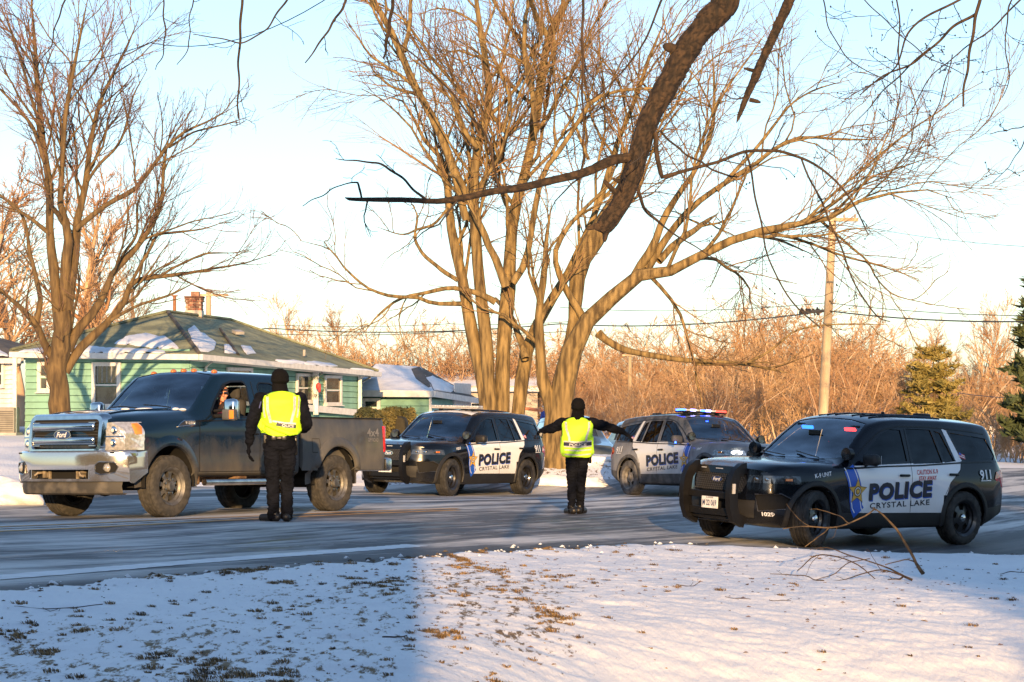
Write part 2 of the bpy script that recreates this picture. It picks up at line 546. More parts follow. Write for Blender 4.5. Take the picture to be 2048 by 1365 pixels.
# ------------------------------------------------------------------ asphalt
ROAD_ANG = math.atan2(0.89, 0.45)
def road_material():
 m = bpy.data.materials.new('asphalt')
 m.use_nodes = True
 nt = m.node_tree; b = nt.nodes['Principled BSDF']
 tc = nt.nodes.new('ShaderNodeTexCoord')
 def mapped(rot, sc):
  mp = nt.nodes.new('ShaderNodeMapping'); mp.vector_type = 'POINT'
  mp.inputs['Rotation'].default_value = (0, 0, rot); mp.inputs['Scale'].default_value = (1, 1, 1)
  nt.links.new(tc.outputs['Object'], mp.inputs[0])
  m2 = nt.nodes.new('ShaderNodeMapping'); m2.inputs['Scale'].default_value = sc
  nt.links.new(mp.outputs[0], m2.inputs[0])
  return m2.outputs[0]
 def noise(vec, scale, det, rough=0.6):
  n = nt.nodes.new('ShaderNodeTexNoise'); n.inputs['Scale'].default_value = scale; n.inputs['Detail'].default_value = det
  n.inputs['Roughness'].default_value = rough
  nt.links.new(vec, n.inputs['Vector']); return n.outputs['Fac']
 along = mapped(-ROAD_ANG, (0.05, 1.0, 1))
 film = noise(along, 1.1, 6, 0.6)
 film2 = noise(mapped(-ROAD_ANG, (0.35, 2.2, 1)), 2.0, 8, 0.7)
 broad = noise(mapped(0, (1, 1, 1)), 0.35, 3)
 a1 = nt.nodes.new('ShaderNodeMath'); a1.operation = 'MULTIPLY_ADD'; a1.inputs[1].default_value = 0.45
 nt.links.new(film2, a1.inputs[0]); nt.links.new(film, a1.inputs[2])
 a2 = nt.nodes.new('ShaderNodeMath'); a2.operation = 'MULTIPLY_ADD'; a2.inputs[1].default_value = 0.35
 nt.links.new(broad, a2.inputs[0]); nt.links.new(a1.outputs[0], a2.inputs[2])
 rp = nt.nodes.new('ShaderNodeValToRGB')
 e = rp.color_ramp.elements
 e[0].position = 0.82; e[0].color = (0.09, 0.093, 0.10, 1)
 e[1].position = 0.99; e[1].color = (0.58, 0.57, 0.55, 1)
 e2 = rp.color_ramp.elements.new(0.895); e2.color = (0.31, 0.31, 0.31, 1)
 nt.links.new(a2.outputs[0], rp.inputs[0])
 at = nt.nodes.new('ShaderNodeAttribute'); at.attribute_name = 'bare'
 mx = nt.nodes.new('ShaderNodeMix'); mx.data_type = 'RGBA'
 mx.inputs[7].default_value = (0.030, 0.034, 0.040, 1)
 nt.links.new(at.outputs['Fac'], mx.inputs[0]); nt.links.new(rp.outputs[0], mx.inputs[6])
 nt.links.new(mx.outputs[2], b.inputs['Base Color'])
 rr = nt.nodes.new('ShaderNodeMapRange'); rr.inputs['To Min'].default_value = 0.5; rr.inputs['To Max'].default_value = 0.85
 nt.links.new(film2, rr.inputs['Value']); nt.links.new(rr.outputs[0], b.inputs['Roughness'])
 b.inputs['Specular IOR Level'].default_value = 0.35
 bp = nt.nodes.new('ShaderNodeBump'); bp.inputs['Strength'].default_value = 0.5; bp.inputs['Distance'].default_value = 0.01
 n4 = noise(mapped(0, (1, 1, 1)), 45, 4)
 nt.links.new(n4, bp.inputs['Height']); nt.links.new(bp.outputs[0], b.inputs['Normal'])
 return m
NT = 48
T = np.linspace(0, 1, NT)
rj = NR + (np.stack([vnoise(NR[:, 0], NR[:, 1], 2.1, 31), vnoise(NR[:, 0], NR[:, 1], 2.1, 32)], 1)) * 0.12
RX = rj[:, None, 0] * (1 - T)[None] + FR[:, None, 0] * T[None]
RY = rj[:, None, 1] * (1 - T)[None] + FR[:, None, 1] * T[None]
RZ = gz_np(RX, RY) + 0.004
idx = np.arange(RX.size).reshape(RX.shape)
quads = np.stack([idx[:-1, :-1], idx[1:, :-1], idx[1:, 1:], idx[:-1, 1:]], -1).reshape(-1, 4)
mesh = np_mesh('road', np.stack([RX.ravel(), RY.ravel(), RZ.ravel()], 1), quads, road_material())
bare = np.clip(1 - (T[None] * np.hypot(RX[:, -1:] - RX[:, :1], RY[:, -1:] - RY[:, :1]) - 0.05) / 1.3, 0, 0.9) * np.ones_like(RX)
bare = np.maximum(bare, np.clip((RX - 3.0) / 2.0, 0, .8) * np.clip((36 - RY) / 3, 0, 1))
mesh.attributes.new('bare', 'FLOAT', 'POINT').data.foreach_set('value', bare.ravel().astype(np.float32))
tag(link('road', mesh), kind='structure')
def ribbon(name, pts, width, mat, lift, kind='structure', parent=None, seed=0, jit=0.01):
 a = smooth1(resample(pts, 120), 4)
 t = np.gradient(a, axis=0); t /= np.linalg.norm(t, axis=1)[:, None]
 nrm = np.stack([-t[:, 1], t[:, 0]], 1)
 jl = (np.random.default_rng(seed).random(len(a)) - .5) * jit
 L = a + nrm * (width / 2 + jl[:, None]); Rr = a - nrm * (width / 2 + jl[:, None])
 V = []
 for q in (L, Rr):
  V.append(np.stack([q[:, 0], q[:, 1], gz_np(q[:, 0], q[:, 1]) + lift], 1))
 V = np.concatenate(V); n = len(a); i = np.arange(n - 1)
 me = np_mesh(name, V, np.stack([i, i + 1, n + i + 1, n + i], 1), mat)
 return tag(link(name, me, parent), kind=kind)
white_line = M('road_paint_white', (0.70, 0.70, 0.70), 0.8, scale=3, col2=(0.82, 0.82, 0.82), thr=(.35, .6))
yellow_line = M('road_paint_yellow', (0.42, 0.22, 0.08), 0.8, scale=3, col2=(0.62, 0.36, 0.13), thr=(.35, .65))
seam = M('road_seam', (0.035, 0.032, 0.03), 0.9)
wl = [G(*p).xy for p in [(-500, 1195), (-200, 1170), (0, 1157), (250, 1137), (500, 1117), (700, 1102), (835, 1092)]]
ribbon('edge_line', wl, 0.30, white_line, 0.009, jit=0.03)
for k, off in enumerate((0.0, 9.0)):
 yl = [G(*p).xy for p in [(-500, 1083 + off), (-200, 1066 + off), (0, 1055 + off), (250, 1045 + off * .9), (500, 1034 + off * .7), (700, 1025 + off * .55), (915, 1018 + off * .4)]]
 ribbon('centre_line', yl, 0.14, yellow_line, 0.009, jit=0.03, seed=k)
ysm = [G(*p).xy for p in [(-500, 1087.5), (-200, 1070.5), (0, 1059.5), (250, 1049), (500, 1037), (700, 1027.5), (915, 1020)]]
ribbon('road_seam', ysm, 0.05, seam, 0.008, jit=0.03)
fl = [(p.x, p.y) for p in [G(-200, 985), G(0, 978), G(140, 974)]]
# a few wheel tracks, darker and damp where tyres ran (thin sheets on the asphalt)
track = M('damp_asphalt', (0.035, 0.04, 0.048), 0.45, scale=2.0, col2=(0.10, 0.10, 0.11), thr=(.45, .62))
for k, (pts, wd) in enumerate([
  ([(-200, 1128), (200, 1105), (600, 1078), (1000, 1048), (1300, 1028), (1500, 1015)], .16),
  ([(300, 1115), (700, 1085), (1050, 1062), (1350, 1050), (1500, 1046)], .10),
  ([(700, 1058), (1000, 1041), (1250, 1020), (1340, 1006)], .14)]):
 ribbon('wheel_track', [G(*p).xy for p in pts], wd, track, 0.006, jit=0.08, seed=40 + k)
# ------------------------------------------------------------------ kerb snow chunks, dead grass
snow_m = M('packed_snow', (0.72, 0.75, 0.80), 0.8, var=0.08, scale=6, bump=0.5, bscale=30)
def lump(name, c, r, seed, mat=snow_m):
 bm = bmesh.new()
 bmesh.ops.create_icosphere(bm, subdivisions=4, radius=1)
 V = np.array([v.co[:] for v in bm.verts])
 d = 1 + 0.55 * vnoise(V[:, 0] * 2 + 40 + seed, V[:, 1] * 2 + V[:, 2] * 1.3 + 40, 1.0, seed) + 0.3 * vnoise(V[:, 0] * 5 + 80, V[:, 1] * 5 + V[:, 2] * 4 + 80, 1.0, seed + 1)
 for v, k in zip(bm.verts, d):
  v.co = Vector((v.co.x * r[0] * k, v.co.y * r[1] * k, v.co.z * r[2] * k))
 me = bpy.data.meshes.new(name); bm.to_mesh(me); bm.free()
 me.materials.append(mat); me.shade_smooth()
 o = link(name, me); o.location = c
 return o
c = G(18, 1008); tag(lump('snow_pile', (c.x - .25, c.y, c.z + .08), (0.75, 0.6, 0.28), 3), kind='structure')
c = G(12, 1003); tag(lump('boulder', (c.x - .1, c.y - .45, c.z + .1), (0.28, 0.22, 0.17), 8, M('grey_stone', (0.16, 0.155, 0.15), 0.9, scale=8, bump=.5)),
 'rounded grey stone half buried in the ploughed snow at the road edge', 'stone')
c = G(1140, 928); tag(lump('snow_pile', (c.x - .5, c.y, c.z + .02), (1.6, 0.7, 0.2), 5), kind='structure')
c = G(1105, 968); tag(lump('snow_pile', (c.x, c.y, c.z - .06), (1.4, 0.5, 0.22), 6), kind='structure')
def sheet_z(x, y):
 d = dist_road(x, y); f = np.clip(d / 1.2, 0, 1)
 return gz_np(x, y) + snow_relief(x, y) * f + 0.018 * np.exp(-((d - .35) / .3) ** 2) * (.6 + 1.6 * (vnoise(x, y, 1.7, 9) + .5)) + 0.010
def grass_blades():
 """dead grass: bent blades gathered in ragged tussocks"""
 r = np.random.default_rng(11)
 C = 60000
 cx = r.uniform(-4.8, 6.0, C); cy = 10.6 + 17 * r.random(C) ** 1.2
 g = grass_field(cx, cy)
 n = 1.0 * vnoise(cx * 1.5 + cy * .25 + 40, cy * .28 + 40, 1.3, 50) + 1.1 * vnoise(cx * 4.2 + cy * .5 + 40, cy * .8 + 40, 1.3, 51)
 keep = (n + g * 3.6 > 0.64 + .75 * r.random(C)) & ~in_poly(cx, cy) | (r.random(C) < np.where(cx > .3, .006, .02))
 keep &= ~in_poly(cx, cy)
 cx, cy = cx[keep], cy[keep]; C = len(cx)
 size = r.uniform(.2, 1, C) ** 2.2
 cz = sheet_z(cx, cy)
 cnt = (8 + 70 * size).astype(int)
 par = np.repeat(np.arange(C), cnt); N = len(par)
 a = r.uniform(0, 6.283, N); rad = .060 * size[par] * r.random(N) ** .6
 x = cx[par] + np.cos(a) * rad; y = cy[par] + np.sin(a) * rad * 1.2
 z = cz[par]
 h = (0.007 + .033 * size[par] * (1 - .6 * rad / .075)) * r.uniform(.4, 1.1, N)
 b = a + r.normal(size=N) * .8; w = r.uniform(0.0015, 0.004, N); ln = r.uniform(0.5, 1.9, N)
 px, py = -np.sin(b), np.cos(b); ux, uy = np.cos(b) - .5, np.sin(b)
 b0 = np.stack([x - px * w, y - py * w, z], 1); b1 = np.stack([x + px * w, y + py * w, z], 1)
 m0 = np.stack([x - px * w * .7 + ux * h * ln * .35, y - py * w * .7 + uy * h * ln * .35, z + h * .75], 1)
 m1 = np.stack([x + px * w * .7 + ux * h * ln * .35, y + py * w * .7 + uy * h * ln * .35, z + h * .75], 1)
 tp = np.stack([x + ux * h * ln, y + uy * h * ln, z + h * r.uniform(.5, 1.0, N)], 1)
 V = np.stack([b0, b1, m0, m1, tp], 1).reshape(-1, 3)
 i = np.arange(N) * 5
 mi = (r.random(N) < .45 + .4 * (vnoise(x, y, .8, 53))).astype(np.int32)
 print('blades', N)
 return np_mesh('dead_grass', V, [np.stack([i, i + 1, i + 3, i + 2], 1), np.stack([i + 2, i + 3, i + 4], 1)],
       [M('straw', (0.16, 0.095, 0.035), 0.85, scale=3, col2=(0.34, 0.22, 0.09), thr=(.35, .65)), M('dead_turf', (0.035, 0.022, 0.012), 0.9, scale=3, col2=(0.10, 0.065, 0.03))], smooth=False, mi=np.concatenate([mi, mi]))
tag(link('dead_grass', grass_blades()), 'short dead straw-coloured grass poking through the thin snow', 'grass', kind='stuff')
# dark dead leaves lying about
def leaves():
 r = np.random.default_rng(12)
 N = 1500
 x = r.uniform(-4, 5.5, N); y = 11 + 16 * r.random(N) ** 1.2
 k = ~in_poly(x, y) & (vnoise(x, y, .9, 66) + r.random(N) * .4 > .12); x = x[k]; y = y[k]; N = len(x)
 d = dist_road(x, y); f = np.clip(d / 1.2, 0, 1)
 z = gz_np(x, y) + snow_relief(x, y) * f + 0.018 * np.exp(-((d - .35) / .3) ** 2) * (.6 + 1.6 * (vnoise(x, y, 1.7, 9) + .5)) + 0.014
 s = r.uniform(0.010, 0.028, N); a = r.uniform(0, 6.3, N)
 V = []
 for k, (u, v, w) in enumerate([(-1, 0, 0.1), (0, -.55, .5), (1, 0, .15), (0, .55, .45)]):
  V.append(np.stack([x + s * (u * np.cos(a) - v * np.sin(a)), y + s * (u * np.sin(a) + v * np.cos(a)), z + s * w], 1))
 V = np.stack(V, 1).reshape(-1, 3); i = np.arange(N) * 4
 return np_mesh('fallen_leaves', V, np.stack([i, i + 1, i + 2, i + 3], 1), M('dead_leaf', (0.09, 0.045, 0.02), 0.8, scale=3, col2=(0.2, 0.11, 0.05)), smooth=False)
tag(link('fallen_leaves', leaves()), 'small brown fallen leaves scattered over the snowy lawn', 'leaves', kind='stuff')
def crumbs():
 """ploughed crumbs of snow and grit along the near road edge"""
 r = np.random.default_rng(13)
 N = 2600
 k = r.integers(0, len(NR) - 1, N); bx = rj[k]; x = bx[:, 0] + r.normal(size=N) * .16 + .02; y = bx[:, 1] + r.normal(size=N) * .22 - .05
 ok = (y > 12) & (y < 34) & (np.abs(x) < 9); x, y = x[ok], y[ok]; N = len(x)
 s = .008 + .026 * r.random(N) ** 3
 z = gz_np(x, y) + s * .45 + .006
 base = np.array([[1, 0, 0], [-1, 0, 0], [0, 1, 0], [0, -1, 0], [0, 0, .8], [0, 0, -.8], [.7, .6, .4], [-.6, .7, .3], [-.5, -.7, .4], [.6, -.6, .35]])
 fc = np.array([[0, 6, 4], [6, 2, 4], [2, 7, 4], [7, 1, 4], [1, 8, 4], [8, 3, 4], [3, 9, 4], [9, 0, 4], [0, 2, 6], [2, 1, 7], [1, 3, 8], [3, 0, 9]])
 V = np.stack([x, y, z], 1)[:, None] + base[None] * (1 + .16 * r.normal(size=(N, 10, 1))) * s[:, None, None]
 Fq = (fc[None] + (np.arange(N) * 10)[:, None, None]).reshape(-1, 3)
 mi = np.repeat((r.random(N) < .35).astype(np.int32), len(fc))
 return np_mesh('snow_crumbs', V.reshape(-1, 3), Fq, [snow_m, M('road_grit', (.09, .075, .06), .9, scale=5)], smooth=False, mi=mi)
tag(link('snow_crumbs', crumbs()), 'crumbs of ploughed snow and grit along the near road edge', 'snow', kind='stuff')
# ------------------------------------------------------------------ vehicles: shared tools
def pchip(xk, yk, x):
 xk = np.asarray(xk, float); yk = np.asarray(yk, float); x = np.asarray(x, float)
 h = np.diff(xk); d = np.diff(yk) / h
 m = np.zeros(len(xk))
 for i in range(1, len(xk) - 1):
  if d[i - 1] * d[i] > 0:
   w1 = 2 * h[i] + h[i - 1]; w2 = h[i] + 2 * h[i - 1]
   m[i] = (w1 + w2) / (w1 / d[i - 1] + w2 / d[i])
 m[0] = d[0]; m[-1] = d[-1]
 x = np.clip(x, xk[0], xk[-1])
 i = np.clip(np.searchsorted(xk, x) - 1, 0, len(h) - 1)
 t = (x - xk[i]) / h[i]
 return ((1 + 2 * t) * (1 - t) ** 2 * yk[i] + t * (1 - t) ** 2 * h[i] * m[i] + t * t * (3 - 2 * t) * yk[i + 1] + t * t * (t - 1) * h[i] * m[i + 1])
def loft_body(keys, xs, warp, sub=3, capcols=16, close=(True, True)):
 """keys: list of ((x..),(y..)) pairs as dict name->table; section rows named r0.. each (ytable, ztable)"""
 rows = []
 for (yt, zt) in keys:
  y = pchip([k for k, _ in yt], [v for _, v in yt], xs) if not isinstance(yt, (int, float)) else np.full(len(xs), float(yt))
  z = pchip([k for k, _ in zt], [v for _, v in zt], xs) if not isinstance(zt, (int, float)) else np.full(len(xs), float(zt))
  rows.append((y, z))
 Y = np.stack([r[0] for r in rows], 1); Z = np.stack([r[1] for r in rows], 1)      # (nx, nr)
 # refine rows by centripetal-ish catmull rom
 nr = Y.shape[1]
 yy = []; zz = []
 for i in range(nr - 1):
  p0 = max(i - 1, 0); p3 = min(i + 2, nr - 1)
  for s in range(sub):
   t = s / sub
   def cr(A):
    a, b, c, d = A[:, p0], A[:, i], A[:, i + 1], A[:, p3]
    m1 = (c - a) * .5 * .62; m2 = (d - b) * .5 * .62
    return (2 * t ** 3 - 3 * t * t + 1) * b + (t ** 3 - 2 * t * t + t) * m1 + (-2 * t ** 3 + 3 * t * t) * c + (t ** 3 - t * t) * m2
   yy.append(cr(Y)); zz.append(cr(Z))
 yy.append(Y[:, -1]); zz.append(Z[:, -1])
 Y = np.stack(yy, 1); Z = np.stack(zz, 1); nr = Y.shape[1]
 Y[:, 0] = 0; Y[:, -1] = 0
 X = np.repeat(np.asarray(xs)[:, None], nr, 1)
 V = []; ids = {}
 bm = bmesh.new()
 def vert(x, y, z):
  return bm.verts.new((x + warp(x, y, z), y, z))
 L = [[None] * nr for _ in xs]; Rr = [[None] * nr for _ in xs]
 for i in range(len(xs)):
  for k in range(nr):
   v = vert(X[i, k], Y[i, k], Z[i, k]); L[i][k] = v
   Rr[i][k] = v if k in (0, nr - 1) else vert(X[i, k], -Y[i, k], Z[i, k])
 for i in range(len(xs) - 1):
  for k in range(nr - 1):
   bm.faces.new((L[i][k], L[i][k + 1], L[i + 1][k + 1], L[i + 1][k]))
   bm.faces.new((Rr[i][k], Rr[i + 1][k], Rr[i + 1][k + 1], Rr[i][k + 1]))
 for end, on in ((0, close[0]), (len(xs) - 1, close[1])):
  if not on: continue
  # bridge left to right with a grid so that the warp curves the cap
  grid = []
  for k in range(nr):
   if k in (0, nr - 1):
    grid.append([L[end][k]] * (capcols + 1)); continue
   row = [L[end][k]]
   for j in range(1, capcols):
    t = 1 - 2 * j / capcols
    row.append(vert(X[end, k], Y[end, k] * t, Z[end, k]))
   row.append(Rr[end][k]); grid.append(row)
  for k in range(nr - 1):
   for j in range(capcols):
    vs = []
    for v in (grid[k][j], grid[k][j + 1], grid[k + 1][j + 1], grid[k + 1][j]):
     if v not in vs: vs.append(v)
    if len(vs) > 2:
     try: bm.faces.new(vs if end == 0 else vs[::-1])
     except ValueError: pass
 bmesh.ops.remove_doubles(bm, verts=bm.verts, dist=1e-4)
 bmesh.ops.recalc_face_normals(bm, faces=bm.faces)
 return bm
def cut(bm, poly, axis, filt):
 """cut a convex 2D polygon out of the faces that pass filt; returns faces inside. axis: 'y' uses (x,z), 'x' uses (y,z), 'z' uses (x,y)"""
 A = {'y': (0, 2), 'x': (1, 2), 'z': (0, 1)}[axis]
 area = sum(poly[i][0] * poly[(i + 1) % len(poly)][1] - poly[(i + 1) % len(poly)][0] * poly[i][1] for i in range(len(poly)))
 if area < 0: poly = poly[::-1]
 lo = (min(p[0] for p in poly), min(p[1] for p in poly)); hi = (max(p[0] for p in poly), max(p[1] for p in poly))
 cur = []
 for f in bm.faces:
  us = [v.co[A[0]] for v in f.verts]; ws = [v.co[A[1]] for v in f.verts]
  if max(us) < lo[0] or min(us) > hi[0] or max(ws) < lo[1] or min(ws) > hi[1]: continue
  if filt(f.calc_center_median(), f.normal): cur.append(f)
 n = len(poly)
 for i in range(n):
  a = poly[i]; b = poly[(i + 1) % n]
  co = [0, 0, 0]; co[A[0]] = a[0]; co[A[1]] = a[1]
  no = [0, 0, 0]; no[A[0]] = b[1] - a[1]; no[A[1]] = -(b[0] - a[0])
  co = Vector(co); no = Vector(no).normalized()
  geom = set(cur)
  for f in cur:
   geom.update(f.edges); geom.update(f.verts)
  res = bmesh.ops.bisect_plane(bm, geom=list(geom), dist=1e-6, plane_co=co, plane_no=no)
  fs = [g for g in res['geom'] if isinstance(g, bmesh.types.BMFace)]
  cur = [f for f in set(fs) if f.is_valid and (f.calc_center_median() - co).dot(no) < 0]
 return cur
def take(bm, faces, name, mat, parent, push=0.0, smooth=40, keep=False, thick=0.0):
 """lift faces out of bm as an object of their own"""
 faces = list(set(faces)); bm.normal_update()
 if not faces: return None
 vs = {}; V = []; Fc = []
 for f in faces:
  idx = []
  for v in f.verts:
   if v.index < 0 or v not in vs:
    vs[v] = len(V); V.append(v.co + v.normal * push)
   idx.append(vs[v])
  Fc.append(idx)
 me = bpy.data.meshes.new(name)
 me.from_pydata([tuple(v) for v in V], [], Fc)
 me.materials.append(mat)
 me.shade_smooth(); me.set_sharp_from_angle(angle=R(smooth))
 if not keep:
  bmesh.ops.delete(bm, geom=faces, context='FACES')
 return link(name, me, parent)
def bm_obj(bm, name, mats, parent, smooth=35):
 me = bpy.data.meshes.new(name)
 bm.to_mesh(me)
 for m in mats: me.materials.append(m)
 me.shade_smooth(); me.set_sharp_from_angle(angle=R(smooth))
 return link(name, me, parent)
class Proj:
 """throws flat print and strips on to a body"""
 def __init__(s, bm):
  s.t = BVHTree.FromBMesh(bm)
 def side(s, x, z, sgn, off):
  h = s.t.ray_cast(Vector((x, sgn * 2.5, z)), Vector((0, -sgn, 0)))
  if h[0] is None: return Vector((x, sgn * 0.9, z))
  n = h[1] if h[1].y * sgn > 0 else -h[1]
  return h[0] + n * off
 def front(s, y, z, off):
  h = s.t.ray_cast(Vector((-2, y, z)), Vector((1, 0, 0)))
  if h[0] is None: return Vector((0, y, z))
  return h[0] + Vector((-off, 0, 0))
 def top(s, x, y, off):
  h = s.t.ray_cast(Vector((x, y, 4)), Vector((0, 0, -1)))
  if h[0] is None: return Vector((x, y, 1))
  return h[0] + Vector((0, 0, off))
 def strip(s, pts, w, sgn, off, fn='side', n=24):
  a = resample(pts, n)
  t = np.gradient(a, axis=0); t /= np.linalg.norm(t, axis=1)[:, None] + 1e-9
  m = MB(); V = []
  ww = w if isinstance(w, (list, tuple, np.ndarray)) else [w] * n
  for p, d, wi in zip(a, t, ww):
   for k in (-.5, -.17, .17, .5):
    q = (p[0] - d[1] * wi * k, p[1] + d[0] * wi * k)
    V.append(s.side(q[0], q[1], sgn, off) if fn == 'side' else (s.front(q[0], q[1], off) if fn == 'front' else s.top(q[0], q[1], off)))
  m.add(V, [(i * 4 + k, i * 4 + k + 1, i * 4 + k + 5, i * 4 + k + 4) for i in range(n - 1) for k in range(3)])
  return m
 def flat(s, vs, fs, cx, cz, sgn, off, slope=0.0, fn='side'):
  m = MB(); V = []
  for u, v in vs:
   if fn == 'side':
    uu = u if sgn < 0 else -u
    V.append(s.side(cx + uu, cz + v + u * slope * 1.0, sgn, off))
   else:
    V.append(s.front(cx - u, cz + v, off))
  return m.add(V, fs)
def wheel(parent, c, sgn, r, w, rim_r, style, mats):
 """wheel with its outer face towards sgn*y"""
 e = empty('wheel', c, 0, parent)
 y = sgn
 prof = [(rim_r, -w * .46), (rim_r + .02, -w * .5), (r * .90, -w * .52), (r * .975, -w * .46), (r, -w * .38)]
 ng = 4
 for g in range(ng):
  a = -w * .34 + g * (w * .68) / (ng - 1)
  prof += [(r, a - .014), (r - .010, a - .008), (r - .010, a + .008), (r, a + .014)]
 prof += [(r, w * .38), (r * .975, w * .46), (r * .90, w * .52), (rim_r + .02, w * .5), (rim_r, w * .46)]
 prof = [(a, b * y) for a, b in prof]
 n = 96
 last = len(prof)
 def mod(i, k):
  if i in (3, 4, last - 4, last - 5): return -0.010 if (k % 4) < 2 else 0.0
  if 4 < i < last - 5: return -0.004 if ((k + i) % 5) == 0 else 0.0
  return 0.0
 MB().lathe(prof, n=n, mod=mod).build('tyre', mats['tyre'], e, smooth=40)
 rm = MB()
 # barrel
 rm.lathe([(rim_r + .004, -w * .46 * y), (rim_r - .02, -w * .40 * y), (rim_r - .03, 0), (rim_r - .025, w * .38 * y), (rim_r - .006, w * .44 * y), (rim_r + .012, w * .505 * y), (rim_r + .010, w * .46 * y)], n=48)
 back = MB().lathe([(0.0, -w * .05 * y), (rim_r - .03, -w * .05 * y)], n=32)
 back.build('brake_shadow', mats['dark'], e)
 if style == 'steel':
  # disc with ten slots: built as ring sectors
  R0, R1, R2 = rim_r * .46, rim_r * .82, rim_r - .026
  n = 60; h = w * .14 * y; V = []; Fc = []
  rings = [(0.0, h + .035 * y), (rim_r * .26, h + .035 * y), (R0, h + .02 * y), (R1, h + .0 * y), (R2, h + .03 * y)]
  for rr, hh in rings:
   for k in range(n):
    a = 2 * math.pi * k / n; V.append((rr * math.cos(a), hh, rr * math.sin(a)))
  for i in range(4):
   for k in range(n):
    if i == 2 and (k % 12) < 6: continue
    Fc.append((i * n + k, i * n + (k + 1) % n, (i + 1) * n + (k + 1) % n, (i + 1) * n + k))
  rm.add(V, Fc)
  rm.build('rim', mats['rim'], e, smooth=35)
  MB().lathe([(0.0, h + .075 * y), (.03, h + .073 * y), (.052, h + .06 * y), (.062, h + .035 * y)], n=24).build('hub_cap', mats['chrome'], e, smooth=30)
 else:
  n = 64; h = w * .30 * y; V = []; Fc = []
  rings = [(0.0, h), (rim_r * .40, h + .005 * y), (rim_r * .50, h - .012 * y), (rim_r * .80, h - .02 * y), (rim_r - .014, h + .022 * y)]
  for rr, hh in rings:
   for k in range(n):
    a = 2 * math.pi * k / n; V.append((rr * math.cos(a), hh, rr * math.sin(a)))
  for i in range(4):
   for k in range(n):
    if i == 2 and (k % 8) in (0, 1, 2, 3): continue
    Fc.append((i * n + k, i * n + (k + 1) % n, (i + 1) * n + (k + 1) % n, (i + 1) * n + k))
  # spoke flanks
  for s in range(8):
   for kk in (4, 8):
    k = (s * 8 + kk) % n; a = 2 * math.pi * k / n
    b = len(V)
    for rr, hh in ((rim_r * .46, h - .006 * y), (rim_r * .84, h - .02 * y), (rim_r * .84, h - .07 * y), (rim_r * .46, h - .07 * y)):
     V.append((rr * math.cos(a), hh, rr * math.sin(a)))
    Fc.append((b, b + 1, b + 2, b + 3))
  rm.add(V, Fc)
  rm.build('rim', mats['rim'], e, smooth=35)
  hb = MB().lathe([(0.0, h + .055 * y), (.05, h + .055 * y), (.066, h + .045 * y), (.074, h + .0 * y)], n=24)
  hb.build('hub_cap', mats['hub'], e, smooth=30)
  for s in range(8):
   a = 2 * math.pi * (s + .5) / 8
   MB().lathe([(0, h + .028 * y), (.010, h + .026 * y), (.013, h)], c=(.098 * math.cos(a), 0, .098 * math.sin(a)), n=8).build('lug_nut', mats['chrome'], e, smooth=30)
 return e
def place(root, p_front, p_rear, front_x, wheel_base):
 """set a vehicle (x runs from nose to tail) on the ground: p_front/p_rear are the near wheels' outer contact points"""
 pass
# vehicle materials
black_paint = paint_dirty('black_police_paint', (0.003, 0.004, 0.007), (0.06, 0.057, 0.055), 0.2, 0.7, 0.12, rough=.2, coat=.5)
grey_salt_black = paint_dirty('salted_black_paint', (0.012, 0.018, 0.026), (0.27, 0.28, 0.31), 0.3, 2.1, 0.9, rough=.3, coat=.6)
white_paint = paint_dirty('white_police_paint', (0.74, 0.75, 0.77), (0.40, 0.38, 0.36), 0.25, 0.75, 0.5)
white_salt = paint_dirty('salted_white_paint', (0.62, 0.64, 0.67), (0.36, 0.36, 0.37), 0.3, 1.0, 0.7)
cladding = M('black_plastic', (0.010, 0.010, 0.011), 0.6, var=.2, bump=.15, bscale=80)
cladding_salt = M('salted_plastic', (0.07, 0.072, 0.078), 0.8, var=.3, scale=6)
satin = M('satin_black_steel', (0.007, 0.007, 0.008), 0.35, spec=.3)
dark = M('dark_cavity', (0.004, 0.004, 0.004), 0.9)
tyre_m = M('tyre_rubber', (0.012, 0.012, 0.012), 0.8, scale=8, col2=(0.035, 0.034, 0.033), bump=.3, bscale=90)
tyre_tan = M('salted_tyre', (0.032, 0.031, 0.028), 0.9, scale=16, col2=(0.056, 0.052, 0.046), bump=.3, bscale=90)
chrome = M('chrome', (0.70, 0.69, 0.67), 0.10, metal=1.0, var=.06, scale=9)
chrome_dull = M('dusty_chrome', (0.62, 0.58, 0.52), 0.26, metal=1.0, var=.2, scale=7)
rim_black = M('black_rim', (0.012, 0.012, 0.014), 0.35, coat=.4)
rim_salt = M('salted_rim', (0.20, 0.19, 0.18), 0.7, metal=.3, var=.3, scale=9)
alloy_dirty = M('dirty_alloy', (0.16, 0.155, 0.145), 0.5, metal=.7, var=.3, scale=9)
glass_dark = glass_mat('dark_tinted_glass', (0.035, 0.04, 0.045), 0.04)
glass_clear = glass_mat('windscreen_glass', (0.66, 0.76, 0.78), 0.42)
lens = M('lamp_lens', (0.28, 0.29, 0.31), 0.06, metal=.55, var=.5, scale=22, coat=1)
lens_dark = M('smoked_lens', (0.012, 0.014, 0.018), 0.06, scale=12, col2=(0.05, 0.054, 0.06), thr=(.4, .7), coat=1)
red_lens = M('red_lens', (0.55, 0.02, 0.02), 0.12, var=.3, scale=20, coat=1)
amber = M('amber_lens', (0.80, 0.22, 0.03), 0.15, var=.2, coat=1)
blue_print = M('blue_print', (0.012, 0.085, 0.46), 0.35, var=.05)
white_print = M('white_print', (0.70, 0.71, 0.73), 0.4, var=.04)
dark_print = M('navy_print', (0.014, 0.016, 0.028), 0.4, var=.05)
red_print = M('red_print', (0.50, 0.02, 0.03), 0.4)
gold_print = M('gold_print', (0.62, 0.36, 0.06), 0.4, var=.15, scale=30)
